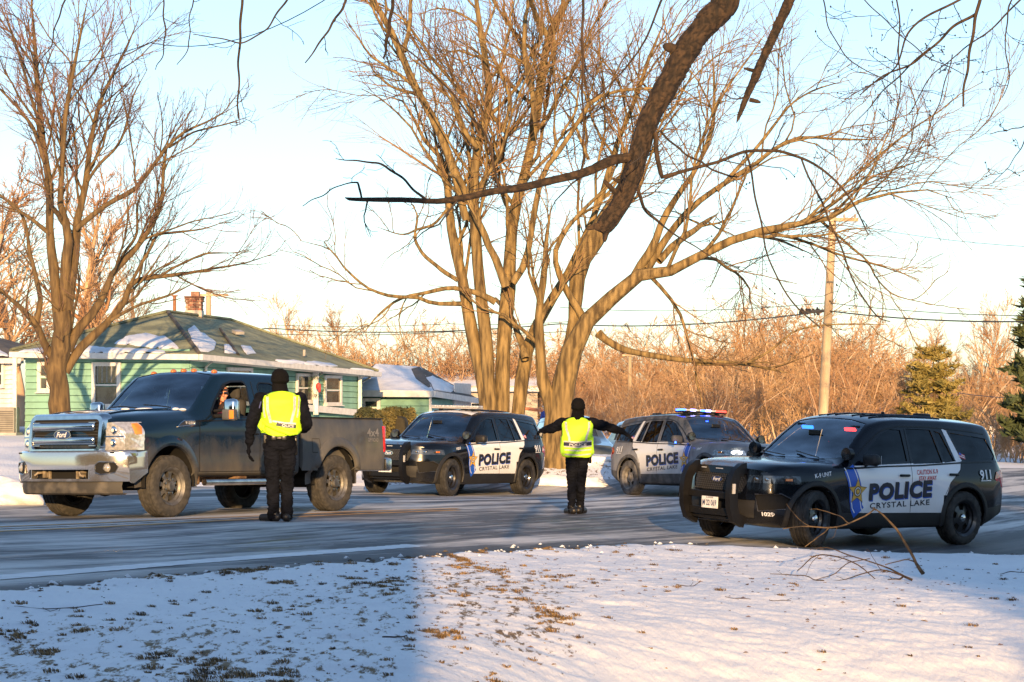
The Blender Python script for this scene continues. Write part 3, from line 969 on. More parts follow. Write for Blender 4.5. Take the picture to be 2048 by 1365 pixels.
silver_print = M('silver_reflective_print', (0.50, 0.52, 0.55), 0.3)
badge_blue = M('badge_blue', (0.01, 0.03, 0.12), 0.15, coat=1)
seat_m = M('dark_upholstery', (0.03, 0.03, 0.032), 0.8)
plate_m = M('plate_white', (0.62, 0.63, 0.65), 0.4, scale=14)
# ------------------------------------------------------------------ police SUV
def place_vehicle(root, Pf, Pr, xf, sgn, yo, ground=True):
 """Pf/Pr: ground points under the near front / rear wheel; xf: local x of the front axle; sgn: near side"""
 ex = (Pr - Pf).normalized()
 lat = Vector((0, 0, 1)).cross(ex).normalized()          # local +y
 q = Pf + lat * (-sgn) * 1.6
 q.z = gz(q.x, q.y) + 0.006
 ey = (q - Pf).normalized() * (-sgn)
 ez = ex.cross(ey).normalized()
 ey = ez.cross(ex).normalized()
 m = Matrix((ex, ey, ez)).transposed()
 o = Pf - m @ Vector((xf, sgn * yo, 0))
 root.matrix_world = Matrix.Translation(o) @ m.to_4x4()
def badge(parent, pr, y, z, w, h, name='badge', txt='Ford'):
 n = 28
 def oval(a, b, off, nm, mt, par):
  m = MB(); V = [pr.front(y, z, off)] + [pr.front(y + a * math.cos(t * 2 * math.pi / n), z + b * math.sin(t * 2 * math.pi / n), off) for t in range(n)]
  x0 = min(v.x for v in V)
  V = [Vector((x0, v.y, v.z)) for v in V]
  m.add(V, [(0, 1 + t, 1 + (t + 1) % n) for t in range(n)])
  V2 = [v + Vector((.02, 0, 0)) for v in V[1:]]
  m.add(V[1:] + V2, [(t, (t + 1) % n, n + (t + 1) % n, n + t) for t in range(n)])
  return m.build(nm, mt, par)
 b = oval(w / 2, h / 2, .014, name, chrome, parent)
 oval(w / 2 * .86, h / 2 * .74, .018, 'oval_field', badge_blue, b)
 vs, fs = text_geo(txt, w * .62, h * .50, 0.02, 0.35)
 m = MB(); x0 = pr.front(y, z, .022).x
 m.add([Vector((x0 - .002, y - u, z + v)) for u, v in vs], fs)
 m.build('script', white_print, b, recalc=False)
def panel(parent, pr, name, poly, sgn, off, mat, n=1):
 """small convex side panel"""
 m = MB(); c = (sum(p[0] for p in poly) / len(poly), sum(p[1] for p in poly) / len(poly))
 V = [pr.side(c[0], c[1], sgn, off)] + [pr.side(p[0], p[1], sgn, off) for p in poly]
 k = len(poly)
 m.add(V, [(0, 1 + i, 1 + (i + 1) % k) for i in range(k)])
 return m.build(name, mat, parent)
def police_suv(name, label, cfg):
 root = empty(name, label=label, cat='police car', group='police cars at the roadblock')
 salt = cfg.get('salt', False)
 body_m = grey_salt_black if salt else black_paint
 wh = white_salt if salt else white_paint
 clad = cladding_salt if salt else cladding
 XF, XR = 0.90, 3.925
 # loft rows, bottom to top
 keys = [
  (0.0, [(0, .30), (.5, .24), (4.4, .27), (5.05, .42)]),
  ([(0, .60), (.5, .80), (1.5, .84), (4.4, .82), (5.05, .70)], [(0, .29), (.5, .23), (4.4, .26), (5.05, .40)]),
  ([(0, .78), (.3, .92), (.8, .955), (1.6, .925), (3.1, .925), (4.0, .965), (4.7, .94), (5.05, .83)], [(0, .33), (.5, .27), (1.5, .28), (3.4, .29), (4.4, .32), (5.05, .46)]),
  ([(0, .82), (.3, .945), (.8, .985), (1.6, .955), (3.1, .955), (4.0, 1.0), (4.7, .965), (5.05, .86)], [(0, .47), (.5, .45), (4.4, .47), (5.05, .56)]),
  ([(0, .82), (.3, .95), (.8, .99), (1.6, .955), (3.1, .958), (4.0, 1.0), (4.7, .975), (5.05, .87)], [(0, .66), (.5, .66), (2.4, .66), (4.4, .68), (5.05, .72)]),
  ([(0, .80), (.3, .94), (.8, .985), (1.6, .968), (3.1, .97), (4.0, .985), (4.7, .96), (5.0, .90), (5.05, .86)], [(0, .80), (.6, .85), (1.4, .88), (3.0, .90), (4.4, .92), (5.05, .88)]),
  ([(0, .78), (.3, .91), (.8, .955), (1.4, .945), (3.0, .94), (4.2, .925), (4.7, .90), (5.0, .87), (5.05, .84)], [(0, .91), (.3, .955), (.6, .975), (1.4, 1.035), (2.2, 1.065), (3.0, 1.085), (4.2, 1.13), (4.75, 1.15), (4.97, 1.06), (5.05, .96)]),
  # rail (side of hood, then A pillar, then roof side)
  ([(0, .72), (.3, .86), (.8, .885), (1.36, .865), (1.5, .85), (2.15, .745), (2.6, .75), (3.6, .75), (4.3, .735), (4.68, .715), (4.9, .74), (5.05, .80)],
   [(0, .975), (.3, 1.04), (.7, 1.065), (1.2, 1.085), (1.38, 1.09), (1.50, 1.11), (2.0, 1.46), (2.22, 1.585), (2.5, 1.645), (2.9, 1.67), (3.5, 1.67), (4.2, 1.65), (4.64, 1.62), (4.76, 1.56), (4.92, 1.26), (5.0, 1.08), (5.05, .99)]),
  ([(0, .60), (.3, .74), (.8, .76), (1.36, .74), (1.5, .74), (2.15, .655), (2.6, .66), (3.6, .66), (4.3, .645), (4.68, .63), (4.9, .64), (5.05, .70)],
   [(0, 1.0), (.3, 1.075), (.7, 1.105), (1.2, 1.12), (1.36, 1.12), (1.50, 1.145), (2.0, 1.515), (2.22, 1.655), (2.5, 1.715), (2.9, 1.735), (3.5, 1.735), (4.2, 1.715), (4.68, 1.68), (4.78, 1.62), (4.92, 1.31), (5.0, 1.11), (5.05, 1.01)]),
  ([(0, .30), (.3, .38), (1.36, .37), (2.2, .33), (3.6, .31), (4.68, .30), (5.05, .35)],
   [(0, 1.02), (.3, 1.09), (.7, 1.12), (1.2, 1.135), (1.34, 1.135), (1.47, 1.15), (2.0, 1.55), (2.22, 1.695), (2.5, 1.755), (2.9, 1.775), (3.5, 1.775), (4.2, 1.755), (4.72, 1.72), (4.82, 1.65), (4.94, 1.34), (5.0, 1.15), (5.05, 1.03)]),
  (0.0,
   [(0, 1.02), (.3, 1.09), (.7, 1.12), (1.2, 1.135), (1.33, 1.135), (1.45, 1.15), (2.0, 1.56), (2.22, 1.705), (2.5, 1.765), (2.9, 1.782), (3.5, 1.782), (4.2, 1.762), (4.74, 1.73), (4.83, 1.66), (4.95, 1.35), (5.0, 1.16), (5.05, 1.04)]),
 ]
 xs = np.unique(np.concatenate([np.linspace(0, .3, 7), np.linspace(.3, 1.3, 18), np.linspace(1.3, 2.6, 26), np.linspace(2.6, 4.6, 28), np.linspace(4.6, 5.05, 12)]))
 def warp(x, y, z):
  f = max(0.0, 1 - x / 1.0)
  g = max(0.0, (x - 4.2) / .85)
  a = abs(y)
  w = .34 * (a / .9) ** 3.2 * f + (max(0, z - .70) * .16) * f - .20 * (a / .9) ** 3 * g
  w += max(0, .50 - z) * .25 * f
  return w
 bm = loft_body(keys, xs, warp, sub=3)
 pr0 = bm.copy(); pr = Proj(pr0)
 # ---- paint regions and openings
 side = lambda c, n: abs(c.y) > .55 and abs(n.y) > .25
 arch = {}
 for sgn in (1, -1):
  fl = lambda c, n, s=sgn: c.y * s > .55
  for cx in (XF, XR):
   r = .425
   poly = [(cx + r * math.cos(a), .385 + r * math.sin(a)) for a in np.linspace(-.25, math.pi + .25, 22)] + [(cx - r * .97, .05), (cx + r * .97, .05)]
   bmesh.ops.delete(bm, geom=cut(bm, poly, 'y', fl), context='FACES')
 glass = []
 def win(nm, poly, mat, push=-.012):
  for sgn in (-1, 1):
   fl = lambda c, n, s=sgn: c.y * s > .35 and n.y * s > .15
   o = take(bm, cut(bm, poly, 'y', fl), nm, mat, root, push)
   glass.append(o)
 win('window', [(1.80, 1.10), (2.10, 1.12), (2.74, 1.125), (2.72, 1.585), (2.52, 1.59), (2.34, 1.53), (1.98, 1.28), (1.80, 1.13)], glass_dark)
 win('window', [(2.86, 1.125), (3.48, 1.145), (3.35, 1.60), (2.84, 1.605)], glass_dark)
 win('quarter_window', [(3.52, 1.15), (3.74, 1.17), (3.55, 1.56), (3.42, 1.59)], glass_dark)
 win('cargo_window', [(3.95, 1.17), (4.62, 1.20), (4.70, 1.26), (4.56, 1.50), (3.76, 1.57)], glass_dark)
 ws = take(bm, cut(bm, [(1.50, -.40), (1.60, -.74), (2.20, -.62), (2.245, -.3), (2.25, .3), (2.20, .62), (1.60, .74), (1.50, .40)], 'z', lambda c, n: c.z > 1.08 and n.z > .2 and c.x < 2.35),
     'windscreen', glass_clear, root, -.008)
 take(bm, cut(bm, [(-.62, 1.22), (.62, 1.22), (.55, 1.60), (-.55, 1.60)], 'x', lambda c, n: c.x > 4.5 and n.x > .2), 'rear_window', glass_dark, root, -.008)
 # headlamps: seen from the front and wrapped along the wing
 hl = {}
 for sgn in (-1, 1):
  fs = cut(bm, [(sgn * .50, .83), (sgn * .95, .83), (sgn * .99, .935), (sgn * .52, .925)], 'x', lambda c, n, s=sgn: c.x < .62 and c.y * s > .45 and c.z < .99)
  h = take(bm, fs, 'headlight', lens_dark if not cfg.get('lamps_on') else lens, root, .004)
  MB().box((.44, sgn * .905, .885), (.12, .015, .03)).build('side_marker', amber if not cfg.get('lamps_on') else amber, h)
  # lamp bowls behind the lens
  for q, yy in enumerate((.60, .72)):
   xx = pr.front(sgn * yy, .88, 0).x
   mt = M('lit_headlamp', (1, .95, .8), emis=(1, .93, .72), estr=14) if (cfg.get('lamps_on')) else chrome
   MB().ell((xx - .004, sgn * yy, .88), (.012, .055, .024)).build('lamp_reflector', mt, h, smooth=60)
  if cfg.get('lamps_on'):
   MB().box((pr.front(sgn * .64, .90, 0).x - .01, sgn * .66, .905), (.012, .22, .014)).build('light_strip', M('lit_headlamp', (1, .95, .8)), h)
 # grille
 gfs = cut(bm, [(-.44, .70), (.44, .70), (.50, .82), (.47, .925), (-.47, .925), (-.50, .82)], 'x', lambda c, n: c.x < .35)
 gr = take(bm, gfs, 'grille', M('grille_mesh', (.012, .012, .013), .5), root, -.012)
 gm = MB()
 for i in range(-11, 12):
  for j in range(8):
   yy = i * .04 + (.02 if j % 2 else 0); zz = .715 + j * .028
   if abs(yy) > .44: continue
   p = pr.front(yy, zz, -.002)
   gm.box(p, (.008, .024, .010), rot=(.5, 0, 0)); 
 gm.build('grille_lattice', M('grille_bars', (.05, .05, .052), .35, coat=.4), gr)
 tb = MB()
 for yy in (-.30, 0, .30):
  p = pr.front(yy, .985, .002); tb.box(p, (.006, .10 if yy else .13, .012))
 tb.build('hood_mark', silver_print, root)
 # lower intake
 for zz0, zz1, ww in ((.36, .60, .60),):
  gf = cut(bm, [(-ww, zz0), (ww, zz0), (ww + .03, zz1), (-ww - .03, zz1)], 'x', lambda c, n: c.x < .4)
  take(bm, gf, 'lower_intake', cladding, root, -.02)
 for sgn in (-1, 1):
  gf = cut(bm, [(sgn * .66, .46), (sgn * .90, .50), (sgn * .93, .62), (sgn * .86, .70), (sgn * .62, .68)], 'x', lambda c, n, s=sgn: c.x < .55 and c.y * s > .5)
  take(bm, gf, 'fog_pocket', dark, root, -.03)
  rim = [(.66, .46), (.90, .50), (.93, .62), (.86, .70), (.62, .68), (.66, .46)]
  pts = [pr.front(sgn * a, b, .006) for a, b in rim]
  MB().tube(pts, .010, 6).build('fog_trim', M('satin_trim', (.10, .10, .105), .3, metal=.6), root, smooth=60)
 # white doors: convex pieces
 wfs = []
 shapes = [
  [(1.70, .455), (3.47, .455), (3.47, .70), (1.665, .70)],
  [(1.665, .70), (3.53, .70), (3.60, .88), (1.615, .88)],
  [(1.615, .88), (3.60, .88), (3.83, 1.06), (1.57, 1.06)],
  [(1.57, 1.06), (3.83, 1.06), (3.875, 1.175), (1.66, 1.085)],
  [(3.77, 1.17), (3.90, 1.178), (3.69, 1.60), (3.60, 1.62)],
 ]
 mats = [body_m, wh, clad]
 doors = {}
 for sgn in (-1, 1):
  fl = lambda c, n, s=sgn: c.y * s > .5 and n.y * s > .1
  grp = []
  for sh in shapes:
   fs = cut(bm, sh, 'y', fl)
   for f in fs: f.material_index = 1
  # rocker cladding
  fs = cut(bm, [(1.33, .20), (3.50, .20), (3.50, .455), (1.33, .455)], 'y', lambda c, n, s=sgn: c.y * s > .6)
  for f in fs: f.material_index = 2
  fs = cut(bm, [(4.37, .20), (5.2, .20), (5.2, .60), (4.37, .52)], 'y', lambda c, n, s=sgn: c.y * s > .3)
  for f in fs: f.material_index = 2
 if cfg.get('white_roof'):
  fs = cut(bm, [(2.14, -.60), (2.75, -.60), (2.75, .60), (2.14, .60)], 'z', lambda c, n: c.z > 1.55)
  for f in fs: f.material_index = 1
 bm_obj(bm, 'body', mats, root)
 bm.free()
 # wheel arch liners and lips
 for sgn in (-1, 1):
  for cx in (XF, XR):
   m = MB(); r0, r1 = .425, .50
   V = []; n = 26
   for a in np.linspace(-.22, math.pi + .22, n):
    for rr, off in ((r1, .002), (r1 - .012, .022), (r0 + .012, .024), (r0, -.004)):
     V.append(pr.side(cx + rr * math.cos(a), .385 + rr * math.sin(a), sgn, off))
   m.add(V, [(i * 4 + k, i * 4 + k + 1, i * 4 + k + 5, i * 4 + k + 4) for i in range(n - 1) for k in range(3)])
   m.build('wheel_arch', clad, root, smooth=50)
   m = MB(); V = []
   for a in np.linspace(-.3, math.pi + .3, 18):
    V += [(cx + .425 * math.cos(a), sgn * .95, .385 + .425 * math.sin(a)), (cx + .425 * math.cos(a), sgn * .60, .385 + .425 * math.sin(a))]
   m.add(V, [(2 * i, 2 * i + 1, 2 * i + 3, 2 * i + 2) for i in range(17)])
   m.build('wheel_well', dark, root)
 MB().box((2.4, 0, .30), (3.4, 1.3, .12)).build('chassis', dark, root)
 MB().box((.9, 0, .55), (.2, 1.2, .5)).box((3.9, 0, .55), (.2, 1.2, .5)).build('axle_housing', dark, root)
 # wheels
 wm = {'tyre': tyre_m if not salt else M('dusty_tyre', (.05, .05, .052), .85, scale=8, col2=(.12, .12, .125)), 'rim': rim_black if not salt else rim_salt, 'chrome': chrome if not salt else rim_salt, 'dark': dark}
 for sgn in (-1, 1):
  for cx in (XF, XR):
   w = wheel(root, (cx, sgn * .865, .378), sgn, .378, .25, .245, 'steel', wm)
   if cx == XF and cfg.get('steer'): w.rotation_euler = (0, 0, R(cfg['steer']))
 # shut lines
 seams = [[(1.60, .46), (1.50, .75), (1.47, 1.04)], [(2.79, .46), (2.80, .8), (2.80, 1.60)], [(3.47, .46), (3.50, .70), (3.60, .88), (3.83, 1.05), (3.88, 1.16)],
    [(1.47, 1.045), (2.3, 1.085), (3.0, 1.105), (3.9, 1.155), (4.7, 1.175)]]
 for sgn in (-1, 1):
  for sm in seams[:3]:
   pr.strip(sm, .008, sgn, .002).build('door_seam', dark, root)
  pr.strip(seams[3], .022, sgn, .004).build('window_trim', satin, root)
  pr.strip([(1.62, 1.115), (2.05, 1.40), (2.34, 1.575), (2.7, 1.635), (3.4, 1.635), (4.2, 1.595), (4.55, 1.56)], .018, sgn, .004).build('roof_trim', satin, root)
  for cx, z in ((2.63, .965), (3.66, .985)):
   p = pr.side(cx, z, sgn, .022)
   MB().box(p, (.20, .03, .034), bev=.012).build('door_handle', satin, root, smooth=40)
  # mirror
  p = pr.side(1.90, 1.10, sgn, 0)
  mm = MB().box((1.86, sgn * (abs(p.y) + .13), 1.175), (.15, .24, .16), bev=.05)
  mo = mm.build('mirror', clad if not salt else clad, root, smooth=60)
  MB().tube([(1.88, sgn * (abs(p.y) - .02), 1.09), (1.87, sgn * (abs(p.y) + .08), 1.12)], .022, 8).build('mirror_arm', clad, mo)
  MB().box((1.94, sgn * (abs(p.y) + .13), 1.175), (.006, .20, .12)).build('mirror_glass', chrome, mo)
  # tail lamp
  tp = [(4.60, .87), (4.98, .80), (5.02, .95), (4.92, 1.05), (4.72, 1.03)]
  tp = [(4.58, .93), (4.84, .80), (4.86, .96), (4.80, 1.06), (4.64, 1.03)]
  panel(root, pr, 'tail_light', tp, sgn, .012, red_lens)
  # pillar spotlight
 for sgn in ((-1, 1) if cfg.get('spots', True) else (-1,)):
  p = Vector((1.60, sgn * .875, 1.24))
  so = MB().lathe([(0, .06), (.045, .055), (.078, .03), (.085, -.03), (.088, -.06), (.080, -.062)], c=p, axis='x', n=20).build('spotlight', satin, root, smooth=40)
  MB().lathe([(0, -.058), (.080, -.060)], c=p, axis='x', n=20).build('spotlight_lens', lens_dark, so)
  MB().tube([(1.60, sgn * .80, 1.12), p], .014, 6).build('spotlight_arm', satin, so)
 # push bumper
 if cfg.get('push', True):
  pb = empty('push_bumper', (0, 0, 0), 0, root)
  for sgn in (-1, 1):
   pts = [(.10, .30), (-.06, .36), (-.115, .50), (-.13, .68), (-.11, .84), (-.06, .94), (.03, 1.0), (.10, 1.01)]
   m = MB()
   a = [(q[0] - .02, sgn * .44, q[1]) for q in pts]
   V = []
   for i, q in enumerate(a):
    t = Vector(a[min(i + 1, len(a) - 1)]) - Vector(a[max(i - 1, 0)]); t.normalize()
    nrm = Vector((t.z, 0, -t.x))
    for dy, dn in ((-.042, -.075), (.042, -.075), (.042, .075), (-.042, .075)):
     V.append(Vector(q) + Vector((0, dy, 0)) + nrm * dn)
   m.add(V, [(i * 4 + k, i * 4 + (k + 1) % 4, i * 4 + 4 + (k + 1) % 4, i * 4 + 4 + k) for i in range(len(a) - 1) for k in range(4)] + [(0, 1, 2, 3), (28, 29, 30, 31)])
   m.build('upright', satin, pb, smooth=30)
   loop = [(.08, sgn * .44, .30), (-.02, sgn * .50, .36), (-.02, sgn * .74, .40), (.10, sgn * .86, .46)]
   if cfg.get('wings'):
    MB().tube([(-.02, sgn * .44, .62), (.0, sgn * .56, .63), (.06, sgn * .72, .60), (.14, sgn * .84, .56)], .022, 8).build('wing_bar', satin, pb, smooth=50)
   lt = M('push_lamp', (.5, .5, .5), .2)
   MB().box((-.155, sgn * .488, .74), (.05, .012, .13)).build('push_bumper_lamp', lt, pb)
  for z, h, x in ((.64, .09, -.10), (.42, .10, -.07), (.34, .04, -.02)):
   MB().box((x, 0, z), (.05, .80, h), bev=.01).build('crossbar', satin, pb)
 # licence plate
 xp = -.115 if cfg.get('push', True) else pr.front(0, .5, .01).x - .01
 pl = MB().box((xp - .015, cfg.get('plate_y', -.02), .535), (.012, .305, .155), bev=.004).build('licence_plate', plate_m, root)
 vs, fs = text_geo(cfg['plate'], .26, .078, .015)
 MB().add([Vector((xp - .024, cfg.get('plate_y', -.02) - u, .53 + v)) for u, v in vs], fs).build('plate_number', M('plate_ink', (.03, .04, .10), .5), pl, recalc=False)
 vs, fs = text_geo('ILLINOIS', .13, .018, .02)
 MB().add([Vector((xp - .024, cfg.get('plate_y', -.02) - u, .60 + v)) for u, v in vs], fs).build('plate_state', M('plate_ink', (.03, .04, .10), .5), pl, recalc=False)
 badge(root, pr, 0, .845, .23, .092)
 # interior
 cab = empty('interior', (0, 0, 0), 0, root)
 MB().box((1.72, 0, .98), (.38, 1.42, .26), bev=.06).build('dashboard', seat_m, cab, smooth=50)
 for sgn in (-1, 1):
  for sx in (2.55, 3.35):
   MB().box((sx, sgn * .38, .78), (.50, .50, .20), bev=.06).box((sx + .28, sgn * .38, 1.08), (.15, .48, .62), rot=(0, .18, 0), bev=.06).box((sx + .33, sgn * .38, 1.46), (.10, .26, .18), bev=.04).build('seat', seat_m, cab, smooth=50)
 MB().lathe([(.175, -.012), (.19, 0), (.175, .012), (.165, 0), (.175, -.012)], c=(2.02, -.38, 1.10), axis='x', n=28).build('steering_wheel', seat_m, cab, smooth=50)
 MB().box((3.05, 0, 1.25), (.02, 1.3, .70)).build('partition', M('steel_partition', (.05, .05, .055), .4, metal=.5), cab)
 MB().box((3.0, 0, .60), (3.6, 1.5, .05)).build('cabin_floor', dark, cab)
 MB().box((1.90, .05, 1.50), (.02, .22, .07), bev=.01).build('rear_view_mirror', satin, cab)
 MB().box((1.86, -.18, 1.30), (.05, .16, .20), bev=.02).build('laptop', M('screen_off', (.02, .025, .03), .1), cab)
 # ---- livery
 for sgn in (-1, 1):
  spts = [(1.545, 1.055), (1.60, .93), (1.66, .78), (1.675, .64), (1.70, .52), (1.75, .455)]
  pr.strip(spts, .235, sgn, .0035, n=30).build('stripe', blue_print, root)
  for dx in (-.088, .088):
   pr.strip([(x + dx, z) for x, z in spts], .016, sgn, .005, n=30).build('stripe_edge', white_print, root)
  # star badge
  cx, cz = 1.70, .745
  for rr, off, mt, nm in ((.190, .0065, M('print_outline', (.10, .06, .02), .5), 'star_outline'), (.172, .0085, gold_print, 'star')):
   V = []
   for k in range(10):
    a = math.pi / 2 + k * math.pi / 5; q = rr if k % 2 == 0 else rr * .46
    V.append((q * math.cos(a), q * math.sin(a)))
   V = [(0, 0)] + V
   pr.flat(V, [(0, 1 + k, 1 + (k + 1) % 10) for k in range(10)], cx, cz, sgn, off).build(nm, mt, root)
  for k in range(5):
   pass
  for rr, off, mt, nm in ((.072, .0105, M('print_outline', (.10, .06, .02), .5), 'seal_ring'), (.056, .0120, white_print, 'seal_field'), (.044, .0135, M('print_outline', (.1, .06, .02)), 'seal_centre'), (.030, .0150, gold_print, 'seal_mark')):
   V = [(0, 0)] + [(rr * math.cos(k * math.pi / 12), rr * math.sin(k * math.pi / 12)) for k in range(24)]
   pr.flat(V, [(0, 1 + k, 1 + (k + 1) % 24) for k in range(24)], cx, cz, sgn, off).build(nm, mt, root)
  sl = .045
  tcx = 2.575 if sgn < 0 else 2.575
  vs, fs = text_geo('POLICE', 1.28, .24, .055, 0, 1.10)
  pr.flat(vs, fs, tcx + .014 * (1 if sgn < 0 else -1), .765 - .014, sgn, .004, sl).build('police_lettering_shade', blue_print, root, recalc=False)
  pr.flat(vs, fs, tcx, .765, sgn, .0055, sl).build('police_lettering', dark_print, root, recalc=False)
  vs, fs = text_geo('CRYSTAL LAKE', 1.22, .078, .022, 0, 1.15)
  pr.flat(vs, fs, tcx, .575, sgn, .004, sl).build('town_lettering', dark_print, root, recalc=False)
  vs, fs = text_geo('911', .26, .14, .025)
  pr.flat(vs, fs, 4.36, .99, sgn, .016, sl).build('emergency_number', white_print, root, recalc=False)
  pr.strip([(4.24, .905), (4.48, .912)], .012, sgn, .012, n=6).build('number_underline', white_print, root)
  if cfg.get('k9'):
   vs, fs = text_geo('K-9 UNIT', .32, .058, .012)
   pr.flat(vs, fs, 1.02 if sgn < 0 else 1.02, .96, sgn, .006, .12).build('unit_lettering', white_print, root, recalc=False)
   vs, fs = text_geo('CAUTION K-9', .44, .068, .012)
   pr.flat(vs, fs, 3.12, 1.020, sgn, .005, sl).build('caution_lettering', red_print, root, recalc=False)
   vs, fs = text_geo('STAY AWAY', .37, .062, .02)
   pr.flat(vs, fs, 3.12, .935, sgn, .005, sl).build('caution_lettering', red_print, root, recalc=False)
  elif cfg.get('num_side'):
   vs, fs = text_geo(cfg['num'], .17, .05, .03)
   pr.flat(vs, fs, 1.12, .965, sgn, .006, .1).build('unit_lettering', white_print, root, recalc=False)
  # small flag decal on the cargo pillar
  p = (3.86, 1.235)
  for k in range(5):
   pr.strip([(p[0], p[1] + k * .013), (p[0] + .12, p[1] + k * .013 - .03)], .012, sgn, .006, n=5).build('flag_stripe', red_print if k % 2 == 0 else white_print, root)
  pr.strip([(p[0], p[1] + .045), (p[0] + .05, p[1] + .033)], .03, sgn, .0075, n=4).build('flag_field', blue_print, root)
 if cfg.get('k9'):
  vs, fs = text_geo(cfg['num'], .20, .055, .04)
  m = MB(); V = []
  for u, v in vs:
   yy = -.76 - u * .62
   q = pr.front(yy, .425 + v, .004)
   V.append(Vector((q.x + .0, yy, .425 + v)))
  m.add(V, fs).build('unit_number', white_print, root, recalc=False)
 # roof
 for k in range(-3, 4):
  if k == 0: continue
  p = [pr.top(x, k * .155, .007) for x in np.linspace(2.42, 3.9, 8)]
  MB().tube(p, .011, 6).build('roof_rib', body_m if not cfg.get('white_roof') else body_m, root, smooth=60)
 if cfg.get('bar'):
  lb = empty('light_bar', (2.58, 0, 0), 0, root)
  z0 = pr.top(2.58, 0, 0).z + .035
  lit = cfg['bar'] == 'lit'
  MB().box((0, 0, z0), (.26, 1.16, .03), bev=.012).build('bar_base', satin if lit else M('bar_grey', (.35, .34, .33), .4), lb)
  shell = M('bar_clear', (.42, .43, .45), .12, var=.3, scale=20, coat=1)
  bl = M('lit_blue', (.02, .05, 1), emis=(.02, .07, 1.0), estr=10); wl_ = M('lit_white_blue', (.5, .6, 1), emis=(.32, .30, 1.0), estr=9); rl = M('lit_red', (1, .03, .02), emis=(1.0, .04, .03), estr=3)
  for k in range(9):
   yy = -.52 + k * .13
   mt = shell
   if lit: mt = {8: bl, 7: shell, 6: wl_, 5: shell, 4: bl, 3: wl_, 2: shell, 1: rl, 0: rl}[k]
   MB().box((0, yy, z0 + .035), (.22, .122, .04), bev=.012).build('light_module', mt, lb)
  MB().box((0, .40, z0 - .03), (.12, .04, .05)).box((0, -.40, z0 - .03), (.12, .04, .05)).build('bar_foot', satin, lb)
  if lit:
   p = pr.side(1.86, 1.07, 1, .02)
   MB().ell(p + Vector((-.14, .22, .02)), (.02, .02, .02)).build('mirror_beacon', bl, root)
   MB().box((2.18, .10, 1.60), (.02, .05, .02)).build('windscreen_lamp', bl, root)
 else:
  bl = M('visor_blue', (.05, .2, 1), emis=(.02, .16, 1.0), estr=3.5); rl = M('visor_red', (1, .05, .02), emis=(1.0, .04, .025), estr=3)
  for yy, mt in ((.38, bl), (-.42, rl)):
   for k in range(4):
    MB().box((2.105, yy + (k - 1.5) * .052, 1.565), (.02, .046, .045), rot=(0, -.5, 0)).build('visor_lamp', mt, root)
  MB().box((2.13, 0, 1.585), (.04, 1.16, .07), rot=(0, -.5, 0), bev=.01).build('visor_lamp_housing', dark, root)
 for x, y, s in cfg.get('pucks', ((3.95, -.10, (.28, .12, .05)), (2.95, -.25, (.05, .05, .05)))):
  p = pr.top(x, y, s[2] / 2)
  MB().box(p, s, bev=.02).build('roof_antenna', satin, root, smooth=50)
 # wipers
 for y in (-.42, .22):
  pts = [pr.top(1.50, y, .012), pr.top(1.55, y + .28, .02), pr.top(1.60, y + .52, .02)]
  MB().tube(pts, .008, 5).build('wiper', satin, root)
 pr0.free()
 place_vehicle(root, cfg['Pf'], cfg['Pr'], XF, cfg['side'], .99)
 return root
def gp(x, y): return Vector((x, y, gz(x, y) + 0.004))
def seat_points(x, y, ang, wb=3.025):
 return gp(x, y), gp(x + math.cos(ang) * wb, y + math.sin(ang) * wb)
pf, pr_ = seat_points(4.01, 29.4, R(39))
police_suv('police_car', 'black and white police SUV with K-9 UNIT lettering and no roof light bar', dict(
 Pf=pf, Pr=pr_, side=-1, k9=True, num='1029', plate='M 22 069', steer=15, wings=False))
pf, pr_ = seat_points(-1.206, 45, R(59.7))
police_suv('police_car', 'police SUV with white front roof and unlit light bar, plate ending 997', dict(
 Pf=pf, Pr=pr_, side=-1, num='1021', num_side=True, plate='M 22 997', bar='off', white_roof=True, wings=False, steer=6, pucks=()))
pf, pr_ = seat_points(2.52 + .62 * 2.29, 48.5 - 2.67, math.pi - R(62))
pr2 = gp(2.52, 48.5)
pf2 = gp(2.52 + 3.025 * math.cos(R(62)), 48.5 - 3.025 * math.sin(R(62))); pf2.z = max(pf2.z, CAMZ - 1.97)
police_suv('police_car', 'salt-greyed police SUV with flashing blue and red roof light bar', dict(
 Pf=pf2, Pr=pr2, side=1, num='1047', num_side=True, plate='M 22 041', bar='lit', lamps_on=True, salt=True, push=False, pucks=((3.9, .3, (.22, .12, .05)),)))
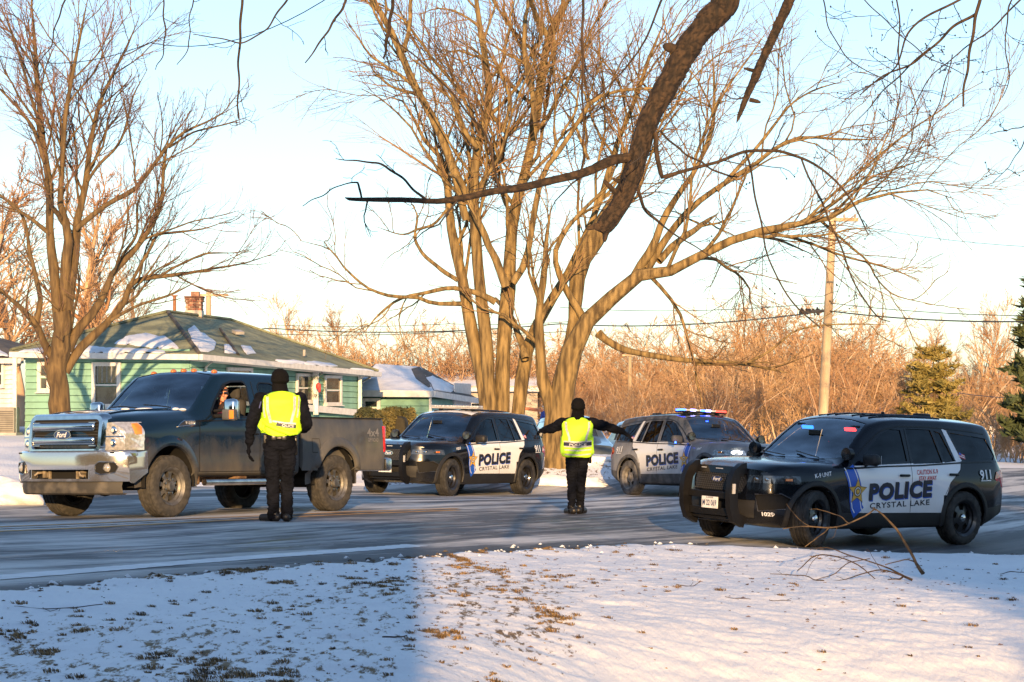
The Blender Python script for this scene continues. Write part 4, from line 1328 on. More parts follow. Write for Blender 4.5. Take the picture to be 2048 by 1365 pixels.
# ------------------------------------------------------------------ pickup truck
def pickup(Pf, Pr):
 root = empty('pickup_truck', label='dark blue extended-cab pickup truck caked in road salt with a big chrome grille', cat='pickup truck')
 paint = paint_dirty('dusty_blue_paint', (0.003, 0.012, 0.030), (0.088, 0.082, 0.072), 0.45, 1.18, .95, rough=.14, coat=.6)
 bedp = paint_dirty('salted_bed_paint', (0.03, 0.036, 0.046), (0.135, 0.13, 0.12), 0.45, 1.8, .95, rough=.4, coat=.4)
 XF, XR = 0.965, 4.565
 keys = [
  (0.0, [(0, .62), (4.0, .52)]),
  ([(0, .70), (.5, .80), (3.9, .80)], [(0, .62), (.5, .55), (3.9, .52)]),
  ([(0, .86), (.3, .93), (1.0, .965), (3.9, .955)], [(0, .66), (.5, .60), (1.6, .58), (3.9, .58)]),
  ([(0, .90), (.3, .965), (1.0, .985), (1.6, .965), (3.9, .965)], [(0, .82), (3.9, .80)]),
  ([(0, .90), (.3, .965), (1.0, .985), (1.6, .97), (3.9, .97)], [(0, 1.0), (3.9, 1.0)]),
  ([(0, .90), (.3, .965), (1.0, .98), (1.6, .975), (3.9, .975)], [(0, 1.12), (1.4, 1.17), (3.9, 1.20)]),
  ([(0, .86), (.3, .93), (1.0, .955), (1.6, .955), (3.9, .955)], [(0, 1.17), (.4, 1.20), (1.4, 1.29), (2.2, 1.31), (3.9, 1.33)]),
  ([(0, .78), (.3, .86), (1.3, .89), (1.46, .88), (1.56, .87), (2.12, .79), (2.6, .78), (3.9, .78)], [(0, 1.22), (.4, 1.27), (1.2, 1.34), (1.46, 1.36), (1.56, 1.40), (2.0, 1.76), (2.16, 1.86), (2.5, 1.90), (3.5, 1.90), (3.9, 1.87)]),
  ([(0, .66), (.3, .74), (1.3, .76), (1.5, .78), (2.12, .71), (2.6, .69), (3.9, .69)], [(0, 1.30), (.4, 1.36), (1.2, 1.42), (1.44, 1.435), (1.54, 1.45), (2.0, 1.82), (2.18, 1.945), (2.5, 1.975), (3.5, 1.975), (3.9, 1.94)]),
  ([(0, .34), (.3, .40), (1.3, .40), (2.2, .36), (3.9, .36)], [(0, 1.35), (.4, 1.41), (1.2, 1.455), (1.42, 1.46), (1.50, 1.47), (2.0, 1.86), (2.16, 1.985), (2.5, 2.01), (3.5, 2.01), (3.9, 1.97)]),
  (0.0, [(0, 1.35), (.4, 1.405), (1.2, 1.45), (1.41, 1.455), (1.48, 1.46), (2.0, 1.865), (2.15, 1.99), (2.5, 2.02), (3.5, 2.02), (3.9, 1.98)]),
 ]
 xs = np.unique(np.concatenate([np.linspace(0, .25, 6), np.linspace(.25, 1.35, 16), np.linspace(1.35, 2.6, 26), np.linspace(2.6, 3.72, 16)]))
 def warp(x, y, z):
  f = max(0.0, 1 - x / .8); a = abs(y)
  return .16 * (a / .9) ** 4 * f + max(0, z - 1.0) * .10 * f + (max(0, (z - 1.3)) * -.12 if x > 3.6 else 0)
 bm = loft_body(keys, xs, warp, sub=3)
 pr0 = bm.copy(); pr = Proj(pr0)
 for sgn in (1, -1):
  fl = lambda c, n, s=sgn: c.y * s > .5
  r = .49
  poly = [(XF + r * math.cos(a), .47 + r * math.sin(a)) for a in np.linspace(-.1, math.pi + .1, 22)] + [(XF - r, .2), (XF + r, .2)]
  bmesh.ops.delete(bm, geom=cut(bm, poly, 'y', fl), context='FACES')
 # driver's window is wound down; the others have glass
 dw = [(1.86, 1.345), (2.70, 1.355), (2.72, 1.80), (2.66, 1.86), (2.40, 1.85), (2.22, 1.80), (1.98, 1.56), (1.86, 1.42)]
 rw = [(2.98, 1.37), (3.50, 1.38), (3.36, 1.80), (3.28, 1.845), (3.02, 1.85), (2.96, 1.80)]
 for sgn in (-1, 1):
  fl = lambda c, n, s=sgn: c.y * s > .4 and n.y * s > .15
  fs = cut(bm, dw, 'y', fl)
  if sgn < 0: bmesh.ops.delete(bm, geom=fs, context='FACES')
  else: take(bm, fs, 'window', glass_clear, root, -.01)
  take(bm, cut(bm, rw, 'y', fl), 'rear_side_window', glass_dark, root, -.006)
  # black reveal round the opening
  pr.strip(dw + dw[:1], .028, sgn, .004, n=60).build('window_seal', satin, root)
  pr.strip(rw + rw[:1], .018, sgn, .004, n=50).build('window_seal', satin, root)
 take(bm, cut(bm, [(1.50, -.36), (1.58, -.76), (2.14, -.68), (2.165, -.3), (2.165, .3), (2.14, .68), (1.58, .76), (1.50, .36)], 'z', lambda c, n: c.z > 1.42 and n.z > .2 and c.x < 2.3),
   'windscreen', glass_clear, root, -.006)
 take(bm, cut(bm, [(-.60, 1.45), (.60, 1.45), (.55, 1.84), (-.55, 1.84)], 'x', lambda c, n: c.x > 3.5 and n.x > .2), 'rear_window', glass_clear, root, -.006)
 # headlights, big and square, wrapped a little round the corner
 for sgn in (-1, 1):
  fs = cut(bm, [(sgn * .665, .895), (sgn * 1.0, .895), (sgn * 1.0, 1.26), (sgn * .665, 1.25)], 'x', lambda c, n, s=sgn: c.x < .46 and c.y * s > .5)
  h = take(bm, fs, 'headlight', M('clear_lamp', (.62, .60, .57), .10, metal=.65, scale=26, col2=(.92, .90, .86), thr=(.38, .62), bump=.15, bscale=30, coat=1), root, .012)
  for zz in (.985, 1.15):
   p = pr.front(sgn * .76, zz, .012)
   MB().ell(p + Vector((.006, 0, 0)), (.016, .062, .058)).build('lamp_reflector', chrome, h, smooth=60)
   p = pr.front(sgn * .76, zz, .018)
   MB().ell(p, (.014, .026, .026), n=10).build('bulb', M('bulb_glass', (.8, .76, .68), .05, coat=1), h, smooth=60)
  MB().tube([pr.front(sgn * .675, 1.07, .018), pr.front(sgn * .90, 1.07, .018)], .010, 6).build('lamp_divider', chrome, h)
  p1 = [(.30, 1.10), (.40, 1.10), (.42, 1.18), (.39, 1.225), (.30, 1.22)]
  panel(h, pr, 'turn_signal', p1, sgn, .034, amber)
  p2 = [(.20, .925), (.42, .925), (.46, 1.05), (.22, 1.05)]
  panel(h, pr, 'corner_lens', p2, sgn, .016, _M['clear_lamp'])
 bm_obj(bm, 'cab', [paint], root)
 bm.free()
 # grille: chrome surround, two chrome bars, black mesh
 g = empty('grille', (0, 0, 0), 0, root)
 gz0, gz1 = .855, 1.345
 def rrect(w, z0, z1, r, x, n=6):
  pts = []
  for cx, cz, a0 in ((w - r, z1 - r, 0), (-w + r, z1 - r, 90), (-w + r, z0 + r, 180), (w - r, z0 + r, 270)):
   for k in range(n + 1):
    a = R(a0 + 90 * k / n); pts.append(Vector((x, cx + r * math.cos(a), cz + r * math.sin(a))))
  return pts
 m = MB()
 ringsd = [rrect(.685, gz0 - .02, gz1 + .035, .10, .06), rrect(.675, gz0 - .015, gz1 + .03, .10, -.035), rrect(.65, gz0 + .01, gz1 + .005, .09, -.07), rrect(.60, gz0 + .055, gz1 - .045, .06, -.065), rrect(.575, gz0 + .075, gz1 - .07, .05, -.03), rrect(.57, gz0 + .08, gz1 - .075, .05, .04)]
 n = len(ringsd[0]); V = [v for rg in ringsd for v in rg]
 # the surround leans back at its top
 V = [Vector((v.x + max(0, v.z - 1.1) * .22 + .05 * (abs(v.y) / .7) ** 3, v.y, v.z)) for v in V]
 m.add(V, [(i * n + k, i * n + (k + 1) % n, (i + 1) * n + (k + 1) % n, (i + 1) * n + k) for i in range(len(ringsd) - 1) for k in range(n)])
 m.build('grille_surround', chrome, g, smooth=40)
 MB().box((.03, 0, 1.10), (.03, 1.18, .42)).build('grille_back', dark, g)
 m = MB()
 for k in range(-17, 18):
  m.box((.005 + .02, k * .032, 1.10), (.012, .006, .38))
 for k in range(9):
  m.box((.012, 0, .93 + k * .042), (.012, 1.14, .006))
 m.build('grille_lattice', M('grille_bars', (.05, .05, .052), .35, coat=.4), g)
 for zz in (1.20, 1.02):
  MB().box((-.03, 0, zz), (.065, 1.10, .108), bev=.03).build('grille_bar', chrome, g, smooth=50)
 for sgn in (-1, 1):
  for zz in (.955, 1.255):
   MB().box((-.02, sgn * .50, zz), (.03, .12, .022), bev=.008).build('grille_bracket', chrome, g)
 # oval badge
 for a, b, x, mt, nm in ((.150, .068, -.066, chrome, 'badge'), (.138, .057, -.072, badge_blue, 'badge_field')):
  mb = MB().lathe([(0, x), (1, x), (1.0, x + .03)], axis='x', n=36)
  mb.v = [(v[0], v[1] * a, 1.10 + v[2] * b) for v in mb.v]
  mb.build(nm, mt, g)
 vs, fs = text_geo('Ford', .185, .070, 0.02, .35)
 MB().add([Vector((-.0755, -u, 1.10 + v)) for u, v in vs], fs).build('badge_script', white_print, g, recalc=False)
 # hood leading edge filler and cowl
 # bumper
 b = empty('front_bumper', (0, 0, 0), 0, root)
 bump_m = paint_dirty('salted_chrome', (0.70, 0.68, 0.64), (0.30, 0.26, 0.20), .36, .58, .12, rough=.10, coat=0)
 bump_m.node_tree.nodes['Principled BSDF'].inputs['Metallic'].default_value = .9
 def plan(y): return -.115 + .30 * (abs(y) / 1.0) ** 3.4
 prof = [(.12, .885), (.0, .888), (-.035, .865), (-.045, .80), (-.04, .64), (-.03, .52), (-.01, .485), (.05, .48)]
 ys = np.concatenate([[-1.0], np.linspace(-.985, .985, 41), [1.0]])
 V = []; Fc = []
 for y in ys:
  for px_, z in prof:
   V.append(Vector((plan(y) + px_, y, z - (.02 * (abs(y) > .99)))))
 np_ = len(prof)
 for i in range(len(ys) - 1):
  yc = (ys[i] + ys[i + 1]) / 2
  for k in range(np_ - 1):
   if abs(yc) < .52 and k == 4 - 0: continue
   Fc.append((i * np_ + k, i * np_ + k + 1, (i + 1) * np_ + k + 1, (i + 1) * np_ + k))
 # wrap-around ends
 for s, i in ((-1, 0), (1, len(ys) - 1)):
  base = len(V)
  for px_, z in prof: V.append(Vector((.50, s * 1.0, z if z > .6 else z + .12)))
  for k in range(np_ - 1): Fc.append((i * np_ + k, i * np_ + k + 1, base + k + 1, base + k))
 MB().add(V, Fc).build('bumper_shell', bump_m, b, smooth=40)
 # the slot in the middle and what sits in it
 MB().box((.02, 0, .585), (.04, 1.06, .17)).build('slot_back', dark, b)
 tan = M('salty_steel', (.15, .12, .08), .85, scale=9, col2=(.30, .25, .18))
 for s in (-1, 1):
  MB().box((-.055, s * .52, .58), (.10, .012, .13)).build('slot_side', bump_m, b)
  MB().tube([(-.02, s * .38, .60), (-.13, s * .38, .60), (-.15, s * .40, .57), (-.10, s * .42, .55)], .017, 8).box((-.02, s * .34, .59), (.06, .05, .11)).build('tow_hook', tan, b, smooth=50)
  MB().box((-.03, s * .25, .585), (.03, .03, .13)).build('slot_bracket', tan, b)
  c = Vector((plan(.77) - .052, s * .775, .66))
  pk = MB().prism([(s * .63, .60), (s * .70, .575), (s * .86, .60), (s * .90, .68), (s * .86, .735), (s * .68, .745), (s * .63, .70)], -.06, .10, axis='x')
  pk.v = [(x + plan(y) + .01, y, z) for x, y, z in pk.v]
  fp = pk.build('fog_pocket', dark, b)
  m = MB(); rim = [(.63, .60), (.70, .575), (.86, .60), (.90, .68), (.86, .735), (.68, .745), (.63, .70), (.63, .60)]
  m.tube([(plan(a) - .052, s * a, z) for a, z in rim], .008, 6).build('fog_bezel', chrome_dull, b, smooth=60)
  MB().lathe([(0, -.012), (.035, -.008), (.048, .006), (.052, .03)], c=(plan(.77) - .055, s * .765, .66), axis='x', n=20).build('fog_lamp', M('fog_glass', (.55, .52, .45), .15, metal=.5, coat=1), b, smooth=50)
 MB().box((.14, 0, .862), (.30, 1.7, .02)).build('bumper_filler', cladding, b)
 # air dam
 V = []; Fc = []
 ys2 = np.linspace(-.90, .90, 31)
 for y in ys2:
  for px_, z in ((.02, .50), (-.005, .42), (.02, .33), (.06, .31), (.10, .33)):
   V.append(Vector((plan(y) + px_ + .02, y, z)))
 for i in range(30):
  for k in range(4): Fc.append((i * 5 + k, i * 5 + k + 1, i * 5 + 6 + k, i * 5 + 5 + k))
 MB().add(V, Fc).build('air_dam', M('salted_air_dam', (.035, .034, .032), .7, scale=5, col2=(.11, .10, .085), thr=(.45, .7)), b, smooth=40)
 # bed
 bed = empty('bed', (0, 0, 0), 0, root)
 X0, X1 = 3.775, 5.80
 cfgz = [(.985, .60), (1.0, .78), (.995, .98), (.985, 1.20), (.965, 1.33), (.94, 1.365), (.88, 1.365), (.88, 1.30), (.86, .75)]
 bm = bmesh.new()
 xs = np.linspace(X0, X1, 34)
 for sgn in (-1, 1):
  rows = []
  for x in xs:
   e = max(0, (x - 5.68) / .12)
   flare = .038 * math.exp(-((x - XR) / .62) ** 6)
   rows.append([bm.verts.new((x, sgn * (y - .03 * e * e + (flare * (1 if .7 < z < 1.1 and k < 4 else .5 if k < 2 else 0) if k < 5 else 0)), z)) for k, (y, z) in enumerate(cfgz)])
  for i in range(len(xs) - 1):
   for k in range(len(cfgz) - 1):
    bm.faces.new((rows[i][k], rows[i][k + 1], rows[i + 1][k + 1], rows[i + 1][k]))
  bm.faces.new(rows[0]); bm.faces.new(rows[-1])
 bmesh.ops.recalc_face_normals(bm, faces=bm.faces)
 for sgn in (1, -1):
  r = .475
  poly = [(XR + r * math.cos(a), .47 + r * math.sin(a)) for a in np.linspace(-.1, math.pi + .1, 22)] + [(XR - r, .2), (XR + r, .2)]
  bmesh.ops.delete(bm, geom=cut(bm, poly, 'y', lambda c, n, s=sgn: c.y * s > .9), context='FACES')
 prb = Proj(bm)
 bm_obj(bm, 'bed_side', [bedp], bed, smooth=30); bm.free()
 MB().box((4.78, 0, .80), (2.0, 1.74, .04)).box((3.80, 0, 1.07), (.03, 1.90, .56)).build('bed_floor', bedp, bed)
 tg = MB().box((5.79, 0, 1.07), (.05, 1.84, .58), bev=.015).build('tailgate', bedp, bed, smooth=40)
 MB().box((5.83, 0, 1.20), (.03, .30, .07), bev=.01).build('tailgate_handle', cladding, tg)
 for sgn in (-1, 1):
  MB().box((4.78, sgn * .92, 1.372), (2.02, .10, .014), bev=.005).build('bed_rail', cladding, bed)
  MB().box((5.78, sgn * .955, 1.06), (.07, .07, .40), bev=.02).build('tail_light', red_lens, root, smooth=40)
  # wheel flare lips
  for cx, p_, mt in ((XF, pr, paint), (XR, prb, bedp)):
   V = []; n = 28
   for a in np.linspace(-.12, math.pi + .12, n):
    for rr, off in ((.62, .001), (.585, .022), (.51, .038), (.485, .030), (.478, -.01)):
     V.append(p_.side(cx + rr * math.cos(a), .47 + rr * math.sin(a), sgn, off))
   MB().add(V, [(i * 5 + k, i * 5 + k + 1, i * 5 + k + 6, i * 5 + k + 5) for i in range(n - 1) for k in range(4)]).build('wheel_flare', mt, root, smooth=60)
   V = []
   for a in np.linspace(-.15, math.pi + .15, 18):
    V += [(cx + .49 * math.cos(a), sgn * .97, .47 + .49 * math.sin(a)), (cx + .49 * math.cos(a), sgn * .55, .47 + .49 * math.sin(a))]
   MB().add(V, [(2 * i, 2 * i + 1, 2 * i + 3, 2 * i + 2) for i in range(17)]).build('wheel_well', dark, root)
 for sgn in (-1, 1):
  # bed side trim: fuel door and lettering
  if sgn < 0:
   prb.strip([(3.98, .86), (3.98, 1.06), (4.14, 1.06), (4.14, .86), (3.98, .86)], .010, sgn, .003, n=40).build('fuel_door_seam', M('seam_shade', (.03, .028, .025), .9), bed)
  for s_, zz, ww, hh in (('4x4', 1.16, .30, .12), ('POWER', 1.045, .24, .05)):
   if s_ == 'POWER': continue
   vs, fs = text_geo(s_, ww, hh, .02)
   prb.flat(vs, fs, 5.48, zz, sgn, .005).build('lettering', M('badge_grey', (.20, .19, .18), .5), bed, recalc=False)
  vs, fs = text_geo('OFF ROAD', .26, .06, .02)
  prb.flat(vs, fs, 5.48, 1.05, sgn, .005).build('lettering', _M['badge_grey'], bed, recalc=False)
 # rear bumper
 MB().box((5.93, 0, .68), (.16, 1.94, .20), bev=.04).build('rear_bumper', chrome_dull, root, smooth=40)
 # chassis and running gear
 MB().box((3.0, .42, .52), (5.2, .10, .14)).box((3.0, -.42, .52), (5.2, .10, .14)).box((2.4, 0, .50), (1.6, .7, .10)).build('chassis', M('rusty_steel', (.10, .055, .03), .9, scale=8, col2=(.22, .14, .08)), root)
 MB().tube([(XF, -.8, .41), (XF, .8, .41)], .06, 10).ell((XF, .2, .41), (.14, .14, .14)).build('axle', dark, root, smooth=50)
 MB().tube([(XR, -.8, .41), (XR, .8, .41)], .065, 10).ell((XR, 0, .41), (.17, .17, .16)).build('axle', dark, root, smooth=50)
 for x, dx in ((1.62, .16), (2.55, .28)):
  MB().box((x, -.80, .50), (dx, .14, .16), bev=.03).build('step_bracket', M('rusty_steel', (.2, .1, .05)), root, smooth=50)
 MB().box((3.62, -.72, .47), (.10, .10, .26), bev=.03).box((3.72, -.70, .42), (.06, .12, .20), bev=.02).build('spring_hanger', M('rusty_steel', (.2, .1, .05)), root, smooth=50)
 MB().tube([(1.68, -.95, .455), (3.30, -.95, .455)], .048, 10).build('running_board', chrome_dull, root, smooth=50)
 MB().tube([(1.68, .95, .455), (3.30, .95, .455)], .048, 10).build('running_board', chrome_dull, root, smooth=50)
 wm = {'tyre': tyre_tan, 'rim': alloy_dirty, 'chrome': chrome_dull, 'hub': alloy_dirty, 'dark': dark}
 for sgn in (-1, 1):
  for cx in (XF, XR):
   wheel(root, (cx, sgn * .875, .412), sgn, .412, .265, .245, 'alloy', wm)
 # doors: seams, handles, mirrors
 for sgn in (-1, 1):
  for sm in ([(1.56, .60), (1.56, 1.30)], [(2.84, .60), (2.85, 1.1), (2.84, 1.86)], [(3.56, .60), (3.57, 1.34)], [(1.56, .60), (2.6, .60), (3.56, .60)]):
   pr.strip(sm, .010, sgn, .003).build('door_seam', dark, root)
  pr.strip([(1.50, 1.285), (2.5, 1.315), (3.70, 1.34)], .02, sgn, .004).build('belt_trim', satin, root)
  for cx in (2.68,):
   p = pr.side(cx, 1.13, sgn, .022)
   MB().box(p, (.20, .03, .045), bev=.012).build('door_handle', satin, root, smooth=40)
  # chrome fender vent with lettering
  vp = [(1.10, 1.205), (1.46, 1.235), (1.46, 1.29), (1.26, 1.285), (1.17, 1.25)]
  panel(root, pr, 'fender_vent', vp, sgn, .006, M('vent_black', (.02, .02, .022), .4))
  MB().tube([pr.side(a, b, sgn, .010) for a, b in vp + vp[:1]], .007, 6).build('vent_trim', chrome, root, smooth=60)
  vs, fs = text_geo('F-250', .17, .035, .03)
  pr.flat(vs, fs, 1.36, 1.258, sgn, .012).build('vent_lettering', silver_print, root, recalc=False)
  # tow mirror
  y0 = abs(pr.side(1.95, 1.36, sgn, 0).y)
  mo = MB().box((1.90, sgn * (y0 + .30), 1.44), (.13, .20, .30), bev=.045).build('tow_mirror', chrome, root, smooth=60)
  MB().box((1.865, sgn * (y0 + .30), 1.375), (.085, .215, .15), bev=.02).build('mirror_lower', cladding_salt, mo, smooth=60)
  MB().box((1.845, sgn * (y0 + .365), 1.375), (.06, .075, .12), bev=.01).build('mirror_signal', amber, mo)
  MB().tube([(1.93, sgn * (y0 - .02), 1.36), (1.91, sgn * (y0 + .22), 1.365)], .030, 8).tube([(1.93, sgn * (y0 - .02), 1.43), (1.91, sgn * (y0 + .22), 1.445)], .022, 8).build('mirror_arm', cladding, mo, smooth=50)
  MB().box((1.972, sgn * (y0 + .30), 1.44), (.006, .16, .24)).build('mirror_glass', chrome, mo)
 # roof marker lamps
 for y in (-.56, -.19, 0, .19, .56):
  p = pr.top(2.34, y, 0)
  MB().ell(p + Vector((0, 0, .004)), (.055, .038, .034)).build('roof_marker', M('roof_amber', (.50, .16, .035), .3, coat=.6), root, smooth=60)
 MB().ell(pr.top(2.36, -.37, 0), (.04, .035, .012)).build('roof_plug', satin, root)
 # wipers and snow at the foot of the screen
 for y in (-.50, .12):
  pts = [pr.top(1.50, y, .015), pr.top(1.56, y + .30, .022), pr.top(1.60, y + .58, .02)]
  MB().tube(pts, .010, 5).build('wiper', satin, root)
 for y, w_ in ((-.05, .30), (.30, .12), (-.74, .10), (-.62, .08)):
  MB().ell(pr.top(1.47, y, .0), (.05, w_ * .6, .022), n=14).build('snow_clump', snow_m, root, smooth=60)
 for x, y, a, b_ in ((.62, .30, .10, .16), (.50, .05, .07, .12), (.9, .1, .10, .20)):
  MB().ell(pr.top(x, y, -.004), (a, b_, .006), n=16).build('frost_patch', snow_m, root, smooth=60)
 for s in (-1, 1):
  pts = [pr.top(x, s * .52, .004) for x in np.linspace(.25, 1.42, 10)]
  MB().tube(pts, .014, 6).build('hood_crease', paint, root, smooth=60)
 # interior
 cab = empty('interior', (0, 0, 0), 0, root)
 MB().box((1.85, 0, 1.24), (.45, 1.56, .26), bev=.06).build('dashboard', seat_m, cab, smooth=50)
 for sgn in (-1, 1):
  MB().box((2.55, sgn * .42, 1.0), (.50, .52, .20), bev=.06).box((2.84, sgn * .42, 1.32), (.15, .50, .60), rot=(0, .15, 0), bev=.06).build('seat', seat_m, cab, smooth=50)
  MB().box((2.90, sgn * .42, 1.70), (.10, .27, .18), bev=.05).build('headrest', seat_m, cab, smooth=50)
 MB().box((3.5, 0, 1.1), (.12, 1.5, .5), bev=.05).build('rear_bench', seat_m, cab, smooth=50)
 MB().lathe([(.185, -.014), (.20, 0), (.185, .014), (.17, 0), (.185, -.014)], c=(2.18, -.42, 1.32), axis='x', n=28).build('steering_wheel', seat_m, cab, smooth=50)
 MB().box((2.6, 0, .80), (2.2, 1.75, .05)).build('cabin_floor', dark, cab)
 MB().box((2.02, 0, 1.80), (.02, .24, .07), bev=.01).build('rear_view_mirror', satin, cab)
 MB().box((2.02, .03, 1.68), (.012, .035, .05), bev=.004).tube([(2.02, .02, 1.77), (2.02, .03, 1.70)], .003, 4).box((2.02, .05, 1.64), (.01, .06, .04), bev=.004).build('hanging_ornament', white_print, cab)
 MB().box((1.98, -.66, 1.755), (.01, .05, .04)).build('toll_tag', white_print, cab)
 pr0.free()
 place_vehicle(root, Pf, Pr, XF, -1, 1.0)
 return root
u = Vector((-2.59 + 4.53, 32.6 - 29.6, 0)).normalized()
TPf = gp(-4.53, 29.6); TPr = TPf + u * 3.6; TPr = gp(TPr.x, TPr.y)
truck = pickup(TPf, TPr)
# ------------------------------------------------------------------ people
from mathutils import noise as mnoise
def remesh_obj(name, mb, mat, parent, voxel=0.009, smooth=4, fold=0.0):
 me = bpy.data.meshes.new('tmp'); me.from_pydata(mb.v, [], mb.f)
 bm = bmesh.new(); bm.from_mesh(me)
 bmesh.ops.remove_doubles(bm, verts=bm.verts, dist=1e-6)
 bmesh.ops.recalc_face_normals(bm, faces=bm.faces); bm.to_mesh(me); bm.free()
 o = bpy.data.objects.new('tmp', me); COL.objects.link(o)
 r = o.modifiers.new('r', 'REMESH'); r.mode = 'VOXEL'; r.voxel_size = voxel
 s = o.modifiers.new('s', 'SMOOTH'); s.iterations = smooth; s.factor = 0.5
 dg = bpy.context.evaluated_depsgraph_get(); dg.update()
 out = bpy.data.meshes.new_from_object(o.evaluated_get(dg))
 bpy.data.objects.remove(o); bpy.data.meshes.remove(me)
 if fold:
  nn_ = [v.normal.copy() for v in out.vertices]; cc_ = []
  for v, vn in zip(out.vertices, nn_):
   c = v.co.copy()
   k = 1.0 - min(1.0, abs(c.x) / .28) * .3
   a = mnoise.noise(Vector((c.x * 7, c.y * 7, c.z * 15 + 3 * c.x))) + .55 * mnoise.noise(Vector((c.x * 16 + 5, c.y * 16, c.z * 34)))
   cc_ += list(c + vn * (fold * (abs(a) * -1.6 + .45) * k))
  out.vertices.foreach_set('co', cc_); out.update()
 out.name = name; out.materials.clear(); out.materials.append(mat); out.shade_smooth()
 return link(name, out, parent)
def caps(m, a, b, ra, rb, sq=1.0, sqdir=None, n=14):
 """closed tapered capsule; sq squashes it along sqdir"""
 a = Vector(a); b = Vector(b); ax = (b - a); L = ax.length; ax.normalize()
 ref = Vector((0, 1, 0)) if abs(ax.y) < .9 else Vector((1, 0, 0))
 u = ax.cross(ref).normalized(); w = ax.cross(u).normalized()
 prof = []
 for k in range(5):
  t = math.pi / 2 * k / 4; prof.append((-ra * math.cos(t), ra * math.sin(t) + 1e-5))
 for k in range(1, 4):
  prof.append((L * k / 4, ra + (rb - ra) * k / 4))
 for k in range(5):
  t = math.pi / 2 * k / 4; prof.append((L + rb * math.sin(t), rb * math.cos(t) + 1e-5))
 V = []
 for h, r in prof:
  for k in range(n):
   t = 2 * math.pi * k / n
   p = a + ax * h + (u * math.cos(t) + w * math.sin(t)) * r
   if sqdir is not None:
    d = Vector(sqdir).normalized(); o = (p - a).dot(d) - (ax * h).dot(d)
    p = p - d * o * (1 - sq)
   V.append(p)
 N = len(prof)
 m.add(V, [(i * n + k, i * n + (k + 1) % n, (i + 1) * n + (k + 1) % n, (i + 1) * n + k) for i in range(N - 1) for k in range(n)] + [tuple(range(n))[::-1], tuple((N - 1) * n + k for k in range(n))])
 return m
def chain(m, pts, rs, sq=1.0, sqdir=None):
 for i in range(len(pts) - 1):
  caps(m, pts[i], pts[i + 1], rs[i], rs[i + 1], sq, sqdir)
 return m
def hand(m, wrist, d, palmdir, thumbdir, s=1.0, curl=.35):
 """palm, four fingers and a thumb; d along the hand, palmdir normal of the palm"""
 wrist = Vector(wrist); d = Vector(d).normalized(); pn = Vector(palmdir).normalized(); side = d.cross(pn).normalized()
 if side.dot(Vector(thumbdir)) < 0: side = -side
 caps(m, wrist, wrist + d * .075 * s, .030 * s, .040 * s, .55, pn)
 for k in range(4):
  b = wrist + d * (.085 + .006 * (1 if k in (1, 2) else 0)) * s + side * (.030 - .020 * k) * s
  L = (.036, .042, .040, .031)[k] * s
  d1 = (d + pn * curl * .6).normalized(); d2 = (d + pn * curl * 1.9).normalized()
  p1 = b + d1 * L; p2 = p1 + d2 * L * .75; p3 = p2 + (d2 + pn * curl).normalized() * L * .5
  chain(m, [b, p1, p2, p3], [.0115 * s, .0105 * s, .0098 * s, .0085 * s])
 b = wrist + d * .03 * s + side * .030 * s
 p1 = b + (d * .6 + side * .7 + pn * .2).normalized() * .038 * s; p2 = p1 + (d * .9 + side * .2 + pn * .3).normalized() * .030 * s
 chain(m, [b, p1, p2], [.014 * s, .012 * s, .010 * s])
def head(m, c, f, s=1.0):
 """head at c (centre), f faces along +y after rotation about z by angle f"""
 rot = Matrix.Rotation(f, 3, 'Z')
 def q(v): return Vector(c) + rot @ (Vector(v) * s)
 sub = MB()
 sub.ell((0, -.01, .03), (.082, .102, .105), n=18)
 sub.ell((0, .035, -.05), (.056, .062, .062), n=14)
 caps(sub, (0, .085, .012), (0, .103, -.020), .009, .016)
 sub.ell((0, .080, -.052), (.026, .014, .009), n=10).ell((0, .078, -.066), (.022, .013, .008), n=10)
 sub.ell((0, .075, -.092), (.024, .018, .016), n=10)
 for sx in (-1, 1):
  sub.ell((sx * .080, -.01, -.005), (.010, .020, .032), n=10)
  sub.ell((sx * .034, .082, .030), (.020, .010, .007), n=8)
  sub.ell((sx * .045, .060, -.02), (.022, .025, .022), n=10)
 m.add([q(v) for v in sub.v], sub.f)
 return q
uniform = M('navy_black_uniform', (0.006, 0.007, 0.011), 0.95, var=.3, scale=7, bump=.9, bscale=9, spec=.08)
knit = M('black_knit', (0.008, 0.008, 0.009), 0.95, bump=.8, bscale=120, spec=.08)
boot_m = M('boot_leather', (0.010, 0.009, 0.009), 0.45, bump=.3, bscale=60)
leather = M('belt_leather', (0.008, 0.008, 0.008), 0.35)
vest_m = M('hi_vis_yellow', (0.52, 0.92, 0.02), 0.65, var=.06, scale=5, bump=.5, bscale=14, emis=None)
reflect = M('reflective_silver', (0.50, 0.50, 0.48), 0.45, metal=.1, var=.15, scale=30)
navy_band = M('navy_band', (0.010, 0.013, 0.035), 0.6)
skin = M('skin', (0.50, 0.26, 0.17), 0.5, var=.12, scale=12, bump=.2, bscale=60)
